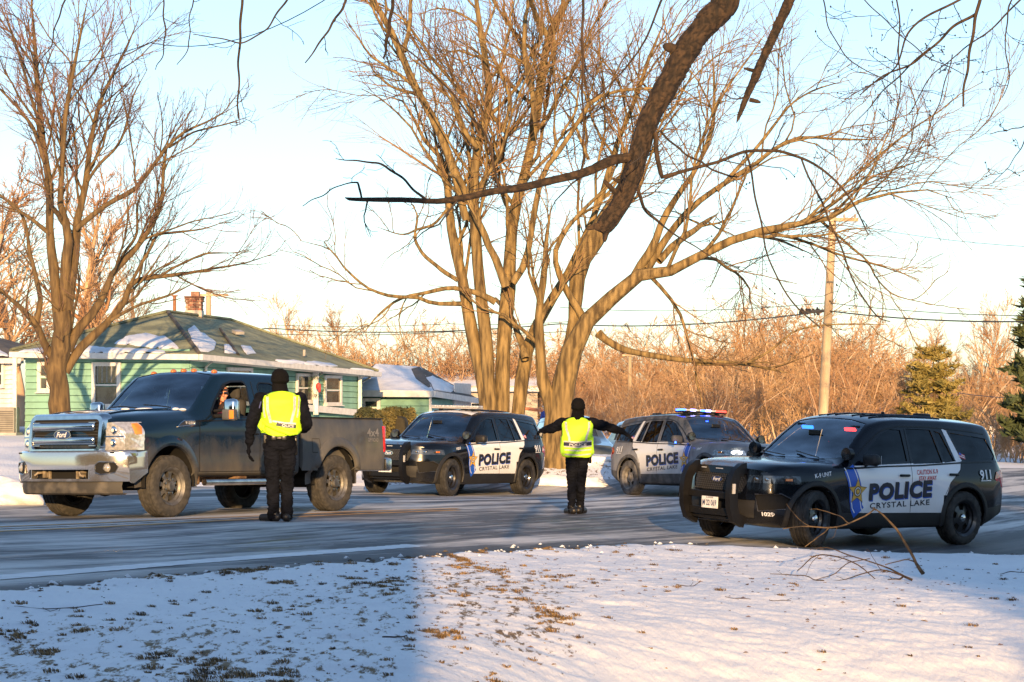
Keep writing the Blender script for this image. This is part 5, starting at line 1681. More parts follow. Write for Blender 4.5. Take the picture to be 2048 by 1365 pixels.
def officer(name, label, loc, rz, J, scale=1.0):
 """J: joints in local space, y forward (away from the viewer), x right"""
 root = empty(name, loc, rz, label=label, cat='person', group='officers in yellow vests on the road')
 b = MB()
 hipl, hipr = Vector(J['hip_l']), Vector(J['hip_r'])
 pel = (hipl + hipr) / 2
 for s in ('l', 'r'):
  hp, kn, an = Vector(J['hip_' + s]), Vector(J['knee_' + s]), Vector(J['ankle_' + s])
  mid = hp.lerp(kn, .45); cf = kn.lerp(an, .35)
  lf = J.get('leg', 1)
  chain(b, [hp, mid, kn, cf, an, an + Vector((0, 0, -.03))], [.122 * lf, .112 * lf, .090 * lf, .086 * lf, .076 * lf, .080 * lf])
  toe = J.get('toe_' + s, (0.02 if s == 'r' else -0.02, .16, 0))
  # trouser hem folds
  caps(b, an + Vector((0, -.01, .05)), an + Vector((0, .01, .0)), .080 * lf, .084 * lf)
  caps(b, kn + Vector((0, -.02, -.12)), kn + Vector((.01, .02, -.14)), .074 * lf, .076 * lf)
 caps(b, hipl + Vector((.02, -.03, .02)), hipr + Vector((-.02, -.03, .02)), .118, .118, .95, (0, 1, 0))
 ch = Vector(J['chest']); nk = Vector(J['neck']); hd = Vector(J['head'])
 wst = pel.lerp(ch, .42)
 caps(b, pel + Vector((-.055, 0, .05)), wst + Vector((-.055, 0, 0)), .118, .118); caps(b, pel + Vector((.055, 0, .05)), wst + Vector((.055, 0, 0)), .118, .118)
 caps(b, wst + Vector((-.07, 0, 0)), ch + Vector((-.095, 0, 0)), .122, .130); caps(b, wst + Vector((.07, 0, 0)), ch + Vector((.095, 0, 0)), .122, .130)
 shl, shr = Vector(J['sh_l']), Vector(J['sh_r'])
 caps(b, shl, nk + Vector((-.02, 0, -.05)), .070, .062); caps(b, shr, nk + Vector((.02, 0, -.05)), .070, .062)
 caps(b, ch + Vector((-.09, 0, .02)), shl + Vector((.03, 0, -.04)), .110, .075); caps(b, ch + Vector((.09, 0, .02)), shr + Vector((-.03, 0, -.04)), .110, .075)
 caps(b, nk + Vector((0, 0, -.06)), hd + Vector((0, -.01, -.05)), .058, .052)
 for s in ('l', 'r'):
  sh, el, wr = Vector(J['sh_' + s]), Vector(J['el_' + s]), Vector(J['wr_' + s])
  m1 = sh.lerp(el, .5)
  chain(b, [sh, m1, el, el.lerp(wr, .45), wr], [.090, .086, .076, .068, .052])
  caps(b, wr.lerp(el, .12), wr.lerp(el, .02), .044, .043)
  hd_ = Vector(J.get('hd_' + s, (wr - el)[:]))
  hand(b, wr + (wr - el).normalized() * .02, hd_, J.get('pn_' + s, (0, 1, 0)), J.get('th_' + s, (0, 1, 0)), 1.28, J.get('curl', .4))
 q = head(b, hd, J.get('face', 0.0))
 body = remesh_obj('body', b, uniform, root, .009, 2, fold=.022)
 # face skin is covered by hat and gaiter; only a sliver shows from the front
 h = MB(); 
 fr = Matrix.Rotation(J.get('face', 0), 3, 'Z')
 hh = MB().ell((0, -.012, .045), (.112, .125, .122), n=20)
 hh.ell((0, -.014, .01), (.114, .127, .055), n=20)
 hm = MB(); hm.add([hd + fr @ Vector((v[0], v[1] * 1.02, max(v[2], -.045))) for v in hh.v], hh.f)
 hat = remesh_obj('beanie', hm, knit, root, .007, 2, fold=.006)
 MB().add([hd + fr @ Vector(v) for v in MB().ell((0, .086, -.02), (.05, .012, .03), n=12).v], MB().ell((0, 0, 0), (1, 1, 1), n=12).f).build('face', skin, root, smooth=60)
 gt = MB(); caps(gt, nk + Vector((0, -.005, -.055)), hd + Vector((0, -.005, -.055)), .108, .100); remesh_obj('neck_gaiter', gt, knit, root, .008, 2)
 # boots
 for s in ('l', 'r'):
  an = Vector(J['ankle_' + s]); tz = R(J.get('toe_rot_' + s, 0)); tr = Matrix.Rotation(tz, 3, 'Z')
  bt = MB()
  def tq(v): return tuple(Vector((an.x, an.y, 0)) + tr @ Vector(v))
  caps(bt, tq((0, -.055, .058)), tq((0, .16, .048)), .054, .048); caps(bt, tq((0, -.03, .05)), (an.x, an.y - .01, an.z + .04), .052, .056)
  caps(bt, tq((0, -.06, .03)), tq((0, .18, .03)), .030, .030); caps(bt, tq((-.015, -.05, .02)), tq((-.02, .17, .02)), .020, .020); caps(bt, tq((.015, -.05, .02)), tq((.02, .17, .02)), .020, .020)
  remesh_obj('boot', bt, boot_m, root, .007, 2)
 # belt with its gear
 z = pel.z + .105
 bl = MB(); V = []; n = 36
 for k in range(n):
  a = 2 * math.pi * k / n
  for dz, rr in ((-.025, 0), (.025, 0)):
   V.append((pel.x + (.178) * math.cos(a) * (1), pel.y + (.136) * math.sin(a), z + dz))
 bl.add(V, [(2 * k, 2 * k + 1, (2 * k + 3) % (2 * n), (2 * k + 2) % (2 * n)) for k in range(n)])
 belt = bl.build('duty_belt', leather, root, smooth=60)
 hx = J.get('holster', 1)
 MB().box((pel.x + hx * .200, pel.y, z - .12), (.055, .09, .24), rot=(.10, 0, 0), bev=.02).build('holster', leather, belt, smooth=50)
 MB().box((pel.x + hx * .200, pel.y - .02, z + .03), (.035, .05, .11), rot=(-.35, 0, 0), bev=.012).build('pistol_grip', boot_m, belt, smooth=50)
 MB().box((pel.x - hx * .190, pel.y - .03, z - .03), (.05, .07, .12), bev=.012).build('radio', boot_m, belt, smooth=50)
 for dx in (-.08, .05):
  MB().box((pel.x + dx, pel.y - .145, z - .01), (.07, .035, .08), bev=.01).build('belt_pouch', leather, belt, smooth=50)
 return root, body, (pel, wst, ch, nk, shl, shr)
def vest(root, key, z0, z1, shift=(0, 0), lean=(0, 0), flip=0, seed=1, tied=False):
 """hi-vis vest: an open shell round chest and back with arm holes, tapes and band"""
 pel, wst, ch, nk, shl, shr = key
 n = 64; rows = 30
 bm = bmesh.new(); grid = []
 zc = np.linspace(z0, z1, rows)
 half = (shr - shl).length / 2
 for i, z in enumerate(zc):
  t = (z - z0) / (z1 - z0)
  c = pel.lerp(ch, min(1.3, max(0, (z - pel.z) / (ch.z - pel.z))))
  wx = np.interp(t, [0, .12, .35, .6, .80, .93, 1.0], [.240, .262, .250, .256, .266, .236, .125])
  wy = np.interp(t, [0, .12, .35, .6, .8, .93, 1.0], [.175, .185, .178, .180, .160, .110, .088])
  row = []
  for k in range(n):
   a = 2 * math.pi * k / n
   fold = 1 + .018 * math.sin(a * 9 + z * 14 + seed) * (1 - t) + .012 * math.sin(a * 5 - z * 23 + seed * 2)
   ca, sa = math.cos(a), math.sin(a)
   e = .72
   x = c.x + wx * fold * (abs(ca) ** e) * (1 if ca > 0 else -1)
   y = c.y + wy * fold * (abs(sa) ** e) * (1 if sa > 0 else -1)
   zz = z
   if t > .9: zz = z - .03 * (abs(x - c.x) / .2) ** 1.5
   if i == 0 or t < .1: zz += .035 * (abs(ca) ** 2) + .01 * math.sin(a * 4 + seed)
   row.append(bm.verts.new((x, y, zz)))
  grid.append(row)
 for i in range(rows - 1):
  t = (zc[i] - z0) / (z1 - z0)
  for k in range(n):
   a = (2 * math.pi * (k + .5) / n)
   side_ = abs(math.sin(a)) < .50
   if side_ and t > .50 and t < .96: continue        # arm holes
   if t < .5 and abs(math.sin(a)) < .12 and t > .02 and tied is False and False: continue
   bm.faces.new((grid[i][k], grid[i][(k + 1) % n], grid[i + 1][(k + 1) % n], grid[i + 1][k]))
 bmesh.ops.recalc_face_normals(bm, faces=bm.faces)
 prb = bm.copy()
 tree = BVHTree.FromBMesh(prb)
 v = bm_obj(bm, 'safety_vest', [vest_m], root, smooth=70)
 sol = v.modifiers.new('t', 'SOLIDIFY'); sol.thickness = .006; sol.offset = 1
 bm.free()
 def pb(x, z, off, back=True):
  s = -1 if back else 1
  h = tree.ray_cast(Vector((x, s * 2, z)), Vector((0, -s, 0)))
  if h[0] is None or h[0].y * s < -.02 * 0 + (-9): return None
  if h[0] is None: return None
  return h[0] + Vector((0, s * (off + .007), 0))
 def pol(c, w, nm, mt, off, n=30, back=True):
  a = resample(c, n); t = np.gradient(a, axis=0); t /= np.linalg.norm(t, axis=1)[:, None] + 1e-9
  V = []
  last = None
  for p, d in zip(a, t):
   for k in (-.5, 0, .5):
    q = pb(p[0] - d[1] * w * k, p[1] + d[0] * w * k, off, back)
    if q is None: q = last if last is not None else Vector((p[0], -.17 if back else .17, p[1]))
    last = q; V.append(q)
  return MB().add(V, [(i * 3 + k, i * 3 + k + 1, i * 3 + k + 4, i * 3 + k + 3) for i in range(n - 1) for k in range(2)]).build(nm, mt, v)
 return v, pb, pol
# officer directing traffic, arms spread
S2 = dict(hip_l=(-.09, 0, .93), hip_r=(.09, 0, .93), knee_l=(-.085, .03, .50), knee_r=(.062, .02, .50), ankle_l=(-.085, -.05, .10), ankle_r=(.050, .12, .10),
    chest=(0, .02, 1.30), neck=(0, .02, 1.51), head=(.02, .04, 1.655), sh_l=(-.225, .02, 1.425), sh_r=(.225, .02, 1.425),
    el_l=(-.38, .22, 1.335), wr_l=(-.50, .42, 1.305), el_r=(.475, .08, 1.365), wr_r=(.715, .14, 1.29), hd_l=(-.4, .8, -.1), hd_r=(.8, .15, -.55), pn_l=(.6, .3, -.8), pn_r=(-.4, .3, -.7), th_l=(0, 0, 1), th_r=(0, .8, .3),
    holster=1, toe_rot_l=28, toe_rot_r=-30, face=-.1, leg=.80)
q = gp(1.02, 34.8)
root, body, key = officer('person', 'officer in black beanie with arms spread wide, seen from behind between two police SUVs', (q.x, q.y, q.z), R(2), S2)
v, pb, pol = vest(root, key, .885, 1.515, seed=2)
for sx in (-1, 1):
 pol([(sx * .185, 1.49), (sx * .178, 1.34), (sx * .135, 1.20), (sx * .132, 1.135)], .032, 'reflective_tape', reflect, .003)
 pol([(sx * .118, 1.50), (sx * .108, 1.36), (sx * .082, 1.24), (sx * .08, 1.155)], .0, 'tape_gap', reflect, .001) if False else None
 pol([(sx * .205, 1.44), (sx * .190, 1.30), (sx * .165, 1.18)], .020, 'reflective_tape', reflect, .003) if False else None
for z, w in ((1.125, .022), (1.048, .022), (.995, .020), (.925, .022)):
 pol([(-.22, z + .014), (0, z), (.22, z + .018)], w, 'reflective_tape', reflect, .003)
pol([(-.22, 1.100), (0, 1.086), (.22, 1.104)], .056, 'name_band', navy_band, .004)
vs, fs = text_geo('POLICE', .27, .040, .03)
MB().add([pb(u_, 1.088 + w_, .008) or Vector((u_, -.2, 1.088 + w_)) for u_, w_ in vs], fs).build('back_lettering', reflect, v, recalc=False)
MB().box((-.215, -.045, 1.40), (.012, .07, .08), rot=(0, .5, .3), bev=.004).build('shoulder_patch', M('patch_blue', (.06, .07, .20), .7), root)
# officer at the driver's window
S1 = dict(hip_l=(-.105, .02, .98), hip_r=(.105, .02, .98), knee_l=(-.092, .05, .52), knee_r=(.092, .05, .52), ankle_l=(-.085, .0, .10), ankle_r=(.088, .02, .10),
    chest=(.015, .06, 1.40), neck=(.0, .085, 1.65), head=(-.01, .11, 1.795), sh_l=(-.255, .07, 1.565), sh_r=(.255, .07, 1.565),
    el_l=(-.365, .02, 1.24), wr_l=(-.395, .06, 1.01), el_r=(.335, -.02, 1.24), wr_r=(.30, .20, 1.17), hd_l=(-.02, .10, -1), pn_l=(1, 0, 0), th_l=(0, 1, 0), hd_r=(-.5, .8, .1), pn_r=(-.6, -.3, 0), th_r=(0, 0, 1),
    holster=1, toe_rot_l=60, toe_rot_r=-10, face=R(28), leg=.94)
q = gp(-2.97, 28.46)
root, body, key = officer('person', 'tall officer standing at the pickup window with a rumpled yellow vest', (q.x, q.y, q.z), R(6), S1)
v, pb, pol = vest(root, key, 1.10, 1.665, seed=5)
for sx in (-1, 1):
 pol([(sx * .175 + .01, 1.635), (sx * .172 + .01, 1.44), (sx * .138 + .01, 1.30), (sx * .13 + .01, 1.26)], .034, 'reflective_tape', reflect, .003)
 pol([(sx * .232 + .01, 1.60), (sx * .222 + .01, 1.45), (sx * .205 + .01, 1.33)], .020, 'reflective_tape', reflect, .003)
pol([(-.10, 1.285), (.05, 1.26), (.20, 1.25)], .022, 'reflective_tape', reflect, .004)
pol([(-.05, 1.25), (.08, 1.222), (.20, 1.212)], .048, 'name_band', navy_band, .004)
vs, fs = text_geo('OLICE', .155, .034, .03)
MB().add([pb(.10 + u_, 1.222 + w_ - u_ * .10, .009) or Vector((u_, -.2, 1.2 + w_)) for u_, w_ in vs], fs).build('back_lettering', reflect, v, recalc=False)
pol([(-.19, 1.25), (-.05, 1.17), (.08, 1.125), (.20, 1.130)], .026, 'reflective_tape', reflect, .004)
# the hem that has ridden up: a bunched roll of vest cloth
rl = MB(); chain(rl, [(-.235, -.10, 1.30), (-.16, -.155, 1.24), (-.02, -.165, 1.175), (.12, -.155, 1.125), (.215, -.09, 1.13)], [.022, .030, .034, .032, .022])
chain(rl, [(-.235, -.10, 1.29), (-.26, -.11, 1.22), (-.235, -.12, 1.17)], [.025, .030, .014]); chain(rl, [(-.20, -.13, 1.25), (-.22, -.13, 1.20), (-.19, -.13, 1.15)], [.02, .022, .012])
remesh_obj('bunched_hem', rl, vest_m, v, .008, 3)
MB().box((-.262, -.01, 1.49), (.012, .08, .09), rot=(0, .25, .2), bev=.004).build('shoulder_patch', M('patch_blue', (.06, .07, .20), .7), root)
# driver
def driver():
 m = truck.matrix_world
 c = m @ Vector((2.46, -.60, .99))
 ang = math.atan2((m.to_3x3() @ Vector((-1, 0, 0))).y, (m.to_3x3() @ Vector((-1, 0, 0))).x) - math.pi / 2
 root = empty('person', c, ang, label='driver in dark sunglasses and cap looking out of the open pickup window', cat='person')
 b = MB(); 
 # local: y forward (towards the nose), x right; seat at z 0
 caps(b, (-.07, 0, .10), (-.08, -.02, .48), .13, .12); caps(b, (.07, 0, .10), (.08, -.02, .48), .13, .12)
 caps(b, (-.19, 0, .52), (0, 0, .58), .07, .06); caps(b, (.19, 0, .52), (0, 0, .58), .07, .06)
 for s in (-1, 1):
  caps(b, (s * .1, 0, .04), (s * .13, .42, .06), .10, .075); caps(b, (s * .13, .42, .04), (s * .14, .50, -.20), .07, .05)
 chain(b, [(-.21, 0, .50), (-.30, .08, .30), (-.26, .30, .30)], [.07, .055, .045]); chain(b, [(.21, 0, .50), (.27, .10, .27), (.12, .36, .36)], [.07, .055, .045])
 hand(b, (-.25, .32, .30), (.2, .9, .1), (.3, 0, -1), (1, 0, 0), 1.0, .6); hand(b, (.11, .38, .37), (-.3, .9, .1), (0, 0, -1), (-1, 0, 0), 1.0, .6)
 remesh_obj('body', b, M('driver_jacket', (.035, .02, .02), .9), root, .011, 3)
 hd = Vector((-.03, .04, .69)); hb = MB(); caps(hb, (0, .0, .55), tuple(hd + Vector((0, 0, -.06))), .055, .055)
 f = R(52); head(hb, hd, f, 1.04); remesh_obj('head', hb, M('ruddy_skin', (.56, .24, .14), .5, var=.12, scale=14, bump=.2, bscale=60), root, .006, 2)
 rt = Matrix.Rotation(f, 3, 'Z')
 def place(mb, nm, mt, sm=50):
  x = MB(); x.add([hd + rt @ (Vector(v) * 1.04) for v in mb.v], mb.f); return x.build(nm, mt, root, smooth=sm)
 g = MB()
 for s in (-1, 1): g.box((s * .034, .098, .013), (.056, .010, .034), bev=.008)
 g.box((0, .098, .020), (.02, .006, .006)).tube([(-.064, .09, .018), (-.082, .0, .012)], .003, 5).tube([(.064, .09, .018), (.082, .0, .012)], .003, 5)
 place(g, 'sunglasses', M('sunglass_lens', (.01, .006, .006), .08, coat=1))
 hr = MB().ell((0, -.022, .038), (.084, .100, .090), n=16)
 hr.v = [(v[0], min(v[1], .066), max(v[2], -.03)) for v in hr.v]
 place(hr, 'cap', M('dark_cap', (.03, .02, .02), .9)); place(MB().box((0, .115, .062), (.12, .07, .010), rot=(-.15, 0, 0), bev=.004), 'cap_visor', M('dark_cap', (.03, .02, .02)))
 sl = MB(); caps(sl, (-.22, .12, .40), (-.25, .34, .40), .05, .04); remesh_obj('red_sill_piece', sl, M('sill_piece_red', (.42, .02, .035), .8, bump=.4, bscale=20), root, .009, 2)  # red capsule added on the sill, standing in for a mirror reflection
driver()
# ------------------------------------------------------------------ houses
teal = M('pale_green_siding', (0.185, 0.36, 0.285), 0.75, var=.10, scale=2.5, bump=.2, bscale=40)
trimw = M('white_trim', (0.62, 0.61, 0.58), 0.6, var=.08, scale=5)
def shingle_mat(name, c1, c2):
 m = M(name, c1, 0.9, scale=1.3, col2=c2, thr=(.35, .68))
 nt = m.node_tree; b = nt.nodes['Principled BSDF']
 tc = nt.nodes.new('ShaderNodeTexCoord')
 w = nt.nodes.new('ShaderNodeTexWave'); w.bands_direction = 'Z'; w.inputs['Scale'].default_value = 2.6; w.inputs['Distortion'].default_value = .3; w.wave_profile = 'SAW'
 nt.links.new(tc.outputs['Object'], w.inputs['Vector'])
 n2 = nt.nodes.new('ShaderNodeTexNoise'); n2.inputs['Scale'].default_value = 6
 nt.links.new(tc.outputs['Object'], n2.inputs['Vector'])
 ad = nt.nodes.new('ShaderNodeMath'); ad.operation = 'ADD'
 nt.links.new(w.outputs['Fac'], ad.inputs[0]); nt.links.new(n2.outputs['Fac'], ad.inputs[1])
 bp = nt.nodes.new('ShaderNodeBump'); bp.inputs['Strength'].default_value = .9; bp.inputs['Distance'].default_value = .08
 nt.links.new(ad.outputs[0], bp.inputs['Height']); nt.links.new(bp.outputs[0], b.inputs['Normal'])
 return m
shing = shingle_mat('weathered_green_shingle', (0.13, 0.145, 0.10), (0.27, 0.285, 0.18))
shing_d = shingle_mat('dark_shingle', (0.06, 0.058, 0.055), (0.12, 0.11, 0.10))
roof_snow = M('roof_snow', (0.76, 0.78, 0.82), 0.8, var=.05, scale=3, bump=.4, bscale=8)
pane_m = M('window_pane', (0.02, 0.025, 0.028), 0.06, scale=3, col2=(.06, .065, .06), thr=(.45, .6), coat=1)
brick_r = [M('brick_red', (0.26, 0.09, 0.055), .9, var=.25, scale=8), M('brick_brown', (0.16, 0.075, 0.05), .9, var=.25, scale=8), M('brick_tan', (0.36, 0.20, 0.13), .9, var=.2, scale=8)]
mortar = M('mortar', (0.40, 0.37, 0.33), .95)
teal_d = M('siding_shadow_gap', (0.05, 0.12, 0.09), 0.9)  # darker wall colour behind the board gaps imitates lap shadow lines
def wall_frame(A, B):
 """2D axes of a wall from A to B (seen from outside A is on the left): along, outward normal"""
 u = Vector((B.x - A.x, B.y - A.y, 0)); L = u.length; u.normalize()
 n = Vector((u.y, -u.x, 0))
 return u, n, L
def boards(parent, A, B, zb, zt, step=.20, mat=teal, name='siding_board', slope=0.0):
 u, n, L = wall_frame(A, B)
 me = None; k = 0; z = zb
 cnt = int((zt - zb) / step)
 m = MB()
 # one lap board, shared
 V = [(0, 0, 0), (L, 0, 0), (L, 0, step * .91), (0, 0, step * .91), (0, .05, 0), (L, .05, 0), (L, .02, step * .91), (0, .02, step * .91)]
 m.add([(v[0], -v[1], v[2] + slope * v[0] / L) for v in V], [(0, 1, 2, 3), (4, 7, 6, 5), (0, 4, 5, 1), (3, 2, 6, 7), (0, 3, 7, 4), (1, 5, 6, 2)])
 first = m.build(name, mat, parent)
 ang = math.atan2(u.y, u.x)
 for k in range(cnt + 1):
  o = first if k == 0 else first.copy()
  if k: COL.objects.link(o)
  o.parent = parent
  o.location = (A.x, A.y, zb + k * step); o.rotation_euler = (0, 0, ang)
def window(parent, A, u, n, s0, s1, z0, z1, fw=.09, curtains=False):
 """window on a wall plane"""
 ang = math.atan2(u.y, u.x)
 w = s1 - s0; h = z1 - z0; c = A + u * (s0 + s1) / 2
 e = empty('window', (c.x + n.x * .06, c.y + n.y * .06, (z0 + z1) / 2), ang, parent)
 fr = MB()
 for sx in (-1, 1): fr.box((sx * (w / 2 - fw / 2), -.02, 0), (fw, .07, h))
 fr.box((0, -.02, h / 2 - fw / 2), (w - 2 * fw, .069, fw)).box((0, -.03, -h / 2 + fw / 2), (w - 2 * fw, .09, fw))
 fr.build('frame', trimw, e)
 MB().box((0, -.012, 0), (w - 2 * fw, .04, .05)).build('meeting_rail', trimw, e)
 MB().box((0, -.055, -h / 2 - .015), (w + .06, .13, .03)).build('sill', trimw, e)
 for sz in (-1, 1):
  MB().box((0, .0, sz * h / 4 - 0), (w - 2 * fw, .012, h / 2 - fw * .9)).build('pane', pane_m, e)
 if curtains:
  for k in range(5):
   MB().box((-w / 2 + fw + .06 + k * (w - 2 * fw - .1) / 4, .0, h / 4), (.05, .018, h / 2 - fw * 1.2)).build('curtain_fold', M('curtain', (.20, .21, .20), .8), e)
 return e
def flat_poly(parent, name, pts, mat, thick=.06, up=True):
 """slab over a polygon of 3D points (planar)"""
 m = MB(); n = len(pts)
 V = [Vector(p) for p in pts]; W = [v - Vector((0, 0, thick)) for v in V]
 m.add(V + W, [tuple(range(n)), tuple(range(n, 2 * n))[::-1]] + [(i, (i + 1) % n, n + (i + 1) % n, n + i) for i in range(n)])
 return m.build(name, mat, parent)
def gutter(parent, a, b, h=.16, d=.14, lift=0.0, name='gutter'):
 a = Vector(a); b = Vector(b); c = (a + b) / 2; u_ = (b - a); L = u_.length
 ang = math.atan2(u_.y, u_.x); tilt = math.atan2(u_.z, Vector((u_.x, u_.y)).length)
 rot = (Matrix.Rotation(ang, 3, 'Z') @ Matrix.Rotation(-tilt, 3, 'Y'))
 return MB().box(c, (L, d, h), rot=rot).build(name, trimw, parent)
def snow_patch(parent, T0, T1, T2, poly, seed, lift=.035, mat=None, name='snow_patch'):
 """irregular snow lying on the roof plane through T0, T1, T2; poly given in photo pixels"""
 nrm = (T1 - T0).cross(T2 - T0).normalized()
 if nrm.z < 0: nrm = -nrm
 C = Vector((0, 0, CAMZ))
 def hit(px, py):
  d = P(px, py, 10) - C
  t = (T0 - C).dot(nrm) / d.dot(nrm)
  return C + d * t
 pts = []
 r = np.random.default_rng(seed)
 n = len(poly)
 for i in range(n):
  a = poly[i]; b = poly[(i + 1) % n]
  L = math.hypot(b[0] - a[0], b[1] - a[1]); k = max(2, int(L / 7))
  for j in range(k):
   t = j / k
   amp = min(2.2, L * .04)
   pts.append(hit(a[0] + (b[0] - a[0]) * t + r.normal() * amp, a[1] + (b[1] - a[1]) * t + r.normal() * amp * .5))
 cen = sum(pts, Vector()) / len(pts)
 top = [p + (cen - p).normalized() * .06 + nrm * lift for p in pts]; bot = [p + nrm * .004 for p in pts]
 m = MB(); n = len(pts)
 m.add([cen + nrm * (lift + .02)] + top + bot, [(0, 1 + i, 1 + (i + 1) % n) for i in range(n)] + [(1 + i, 1 + (i + 1) % n, 1 + n + (i + 1) % n, 1 + n + i) for i in range(n)])
 return m.build(name, mat or roof_snow, parent, smooth=60)
def house_green():
 root = empty('house', gp(-10, 74), label='single-storey pale green house with mossy hip roof and brick chimney behind the pickup', cat='house')
 inv = Matrix.Translation(-root.location)
 hold = empty('shell', (0, 0, 0)); COL.objects.unlink(hold); bpy.data.objects.remove(hold)
 E = lambda px, py, D: P(px, py, D)
 a, b, c = E(22, 702, 68), E(398, 708, 66), E(757, 744, 80)
 r1, r2 = E(335, 625, 74), E(461, 641, 80)
 a2 = Vector((a.x + 2.0, a.y + 15, a.z)); c2 = Vector((c.x - .5, c.y + 7, c.z))
 parts = []
 def par(o):
  # geometry is written in world space: shift it under the root
  o.parent = root; o.matrix_parent_inverse = root.matrix_world.inverted() if False else Matrix.Translation(-root.location)
  return o
 root_children_before = set(bpy.data.objects)
 flat_poly(None, 'roof', [a, b, r1], shing); flat_poly(None, 'roof', [b, c, r2, r1], shing)
 flat_poly(None, 'roof', [c, c2, r2], shing); flat_poly(None, 'roof', [r1, r2, c2, a2], shing); flat_poly(None, 'roof', [a2, a, r1], shing)
 # ridge caps
 for p, q in ((a, r1), (b, r1), (r1, r2), (r2, c)):
  MB().tube([p + Vector((0, 0, .02)), q + Vector((0, 0, .02))], .07, 6).build('ridge_cap', shing_d if (p, q) == (b, r1) else shing, None)
 m_ = E(442, 660, 76.3); 
 snow_patch(None, a, b, r1, [(36, 704), (70, 698), (160, 692), (230, 698), (300, 700), (330, 703), (330, 707), (40, 705)], 1)
 snow_patch(None, a, b, r1, [(228, 688), (250, 674), (290, 668), (335, 676), (352, 690), (360, 698), (300, 696)], 2)
 snow_patch(None, b, c, r1, [(374, 660), (388, 652), (402, 664), (432, 686), (428, 700), (415, 705), (398, 703)], 3)
 snow_patch(None, b, c, r1, [(448, 690), (458, 690), (474, 708), (450, 706)], 4)
 snow_patch(None, b, c, r1, [(482, 692), (500, 694), (512, 707), (494, 710), (488, 704)], 5)
 snow_patch(None, b, c, r1, [(548, 720), (590, 722), (660, 728), (676, 734), (640, 733), (560, 726)], 6)
 snow_patch(None, b, c, r1, [(700, 738), (735, 740), (748, 743), (720, 742)], 7)
 # dark valley flashings
 def on_roof(px, py, l=.02):
  nrm = (c - b).cross(r1 - b).normalized(); nrm = -nrm if nrm.z < 0 else nrm
  C = Vector((0, 0, CAMZ)); d = P(px, py, 10) - C; return C + d * ((b - C).dot(nrm) / d.dot(nrm)) + nrm * l
 MB().tube([on_roof(440, 659), on_roof(476, 711)], .05, 6).build('valley_flashing', shing_d, None)
 MB().box(on_roof(475, 668, .06), (.32, .30, .10), rot=(.25, 0, .6)).build('roof_vent', M('vent_metal', (.35, .33, .30), .5), None)
 MB().box(E(310, 637, 74.2), (.45, .40, .12), rot=(.2, 0, 0)).build('roof_vent', _M['vent_metal'], None)
 MB().tube([E(158, 698, 70), E(158, 676, 70)], .05, 8).build('vent_pipe', _M['vent_metal'], None)
 MB().tube([on_roof(608, 714), on_roof(608, 714) + Vector((0, 0, .22))], .05, 8).build('vent_pipe', _M['vent_metal'], None)
 # walls, set back under the eaves
 def inset(p, dx, dy, dz=0): return Vector((p.x + dx, p.y + dy, p.z + dz))
 wa = inset(a, .35, .5); wb = inset(b, -.35, .55); wb2 = wb
 wd = E(582, 740, 73.8); wd.y += .35
 we = E(722, 745, 79); we.y += .2
 zt = a.z - .02
 zb1 = gz(wa.x, wa.y) - .2
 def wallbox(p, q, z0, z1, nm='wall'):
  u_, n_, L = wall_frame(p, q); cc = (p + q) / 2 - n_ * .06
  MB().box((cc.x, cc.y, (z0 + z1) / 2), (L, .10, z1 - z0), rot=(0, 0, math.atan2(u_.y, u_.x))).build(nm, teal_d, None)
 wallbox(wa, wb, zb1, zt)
 boards(None, Vector((wa.x, wa.y, 0)), Vector((wb.x, wb.y, 0)), zb1 + .25, zt - .12, .20)
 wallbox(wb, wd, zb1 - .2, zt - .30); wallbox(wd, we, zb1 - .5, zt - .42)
 boards(None, Vector((wb.x, wb.y, 0)), Vector((wd.x, wd.y, 0)), zb1 + .1, zt - .34, .20)
 boards(None, Vector((wd.x, wd.y, 0)), Vector((we.x, we.y, 0)), zb1 - .1, zt - .66, .20, slope=-.12)
 # return wall on the far right
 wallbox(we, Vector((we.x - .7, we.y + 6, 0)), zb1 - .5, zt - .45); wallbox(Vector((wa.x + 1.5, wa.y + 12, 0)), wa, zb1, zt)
 u1, n1, L1 = wall_frame(wa, wb); u2, n2, L2 = wall_frame(wd, we); u3, n3, L3 = wall_frame(wb, wd)
 def spx(A, u_, px, D_guess):
  # distance along the wall of the photo column px
  k = (px - 1024) / F
  return (k * A.y - A.x) / (u_.x - k * u_.y)
 sc = F / 67.5
 for x0, x1, y0, y1, cu in ((78, 104, 724, 785, False), (187, 244, 726, 816, True)):
  s0, s1 = spx(wa, u1, x0, 0), spx(wa, u1, x1, 0)
  z1 = P(x0, y0, wa.y).z; z0 = P(x0, y1, wa.y).z
  window(None, wa, u1, n1, s0, s1, z0, z1, fw=.12, curtains=cu)
 for x0, x1, y0, y1 in ((589, 623, 747, 806), (645, 679, 751, 811)):
  s0, s1 = spx(wd, u2, x0, 0), spx(wd, u2, x1, 0)
  D = wd.y + u2.y * s0
  window(None, wd, u2, n2, s0, s1, P(x0, y1, D).z, P(x0, y0, D).z, fw=.10)
 s0, s1 = spx(wb, u3, 450, 0), spx(wb, u3, 500, 0); D = wb.y + u3.y * s0
 window(None, wb, u3, n3, s0, s1, P(470, 810, D).z, P(470, 735, D).z, fw=.10)
 # white skirting below the windows of the right wing, porch post, corner boards
 def vpost(px, y0, y1, D, w=.14, nm='corner_board'):
  t = P(px, y0, D); bt = P(px, y1, D)
  MB().box((t.x, t.y, (t.z + bt.z) / 2), (w, w, t.z - bt.z)).build(nm, trimw, None)
 vpost(632, 741, 830, 75.2, .17, 'porch_post'); vpost(720, 750, 835, 78.8, .12)
 vpost(30, 708, 868, 67.9, .12)
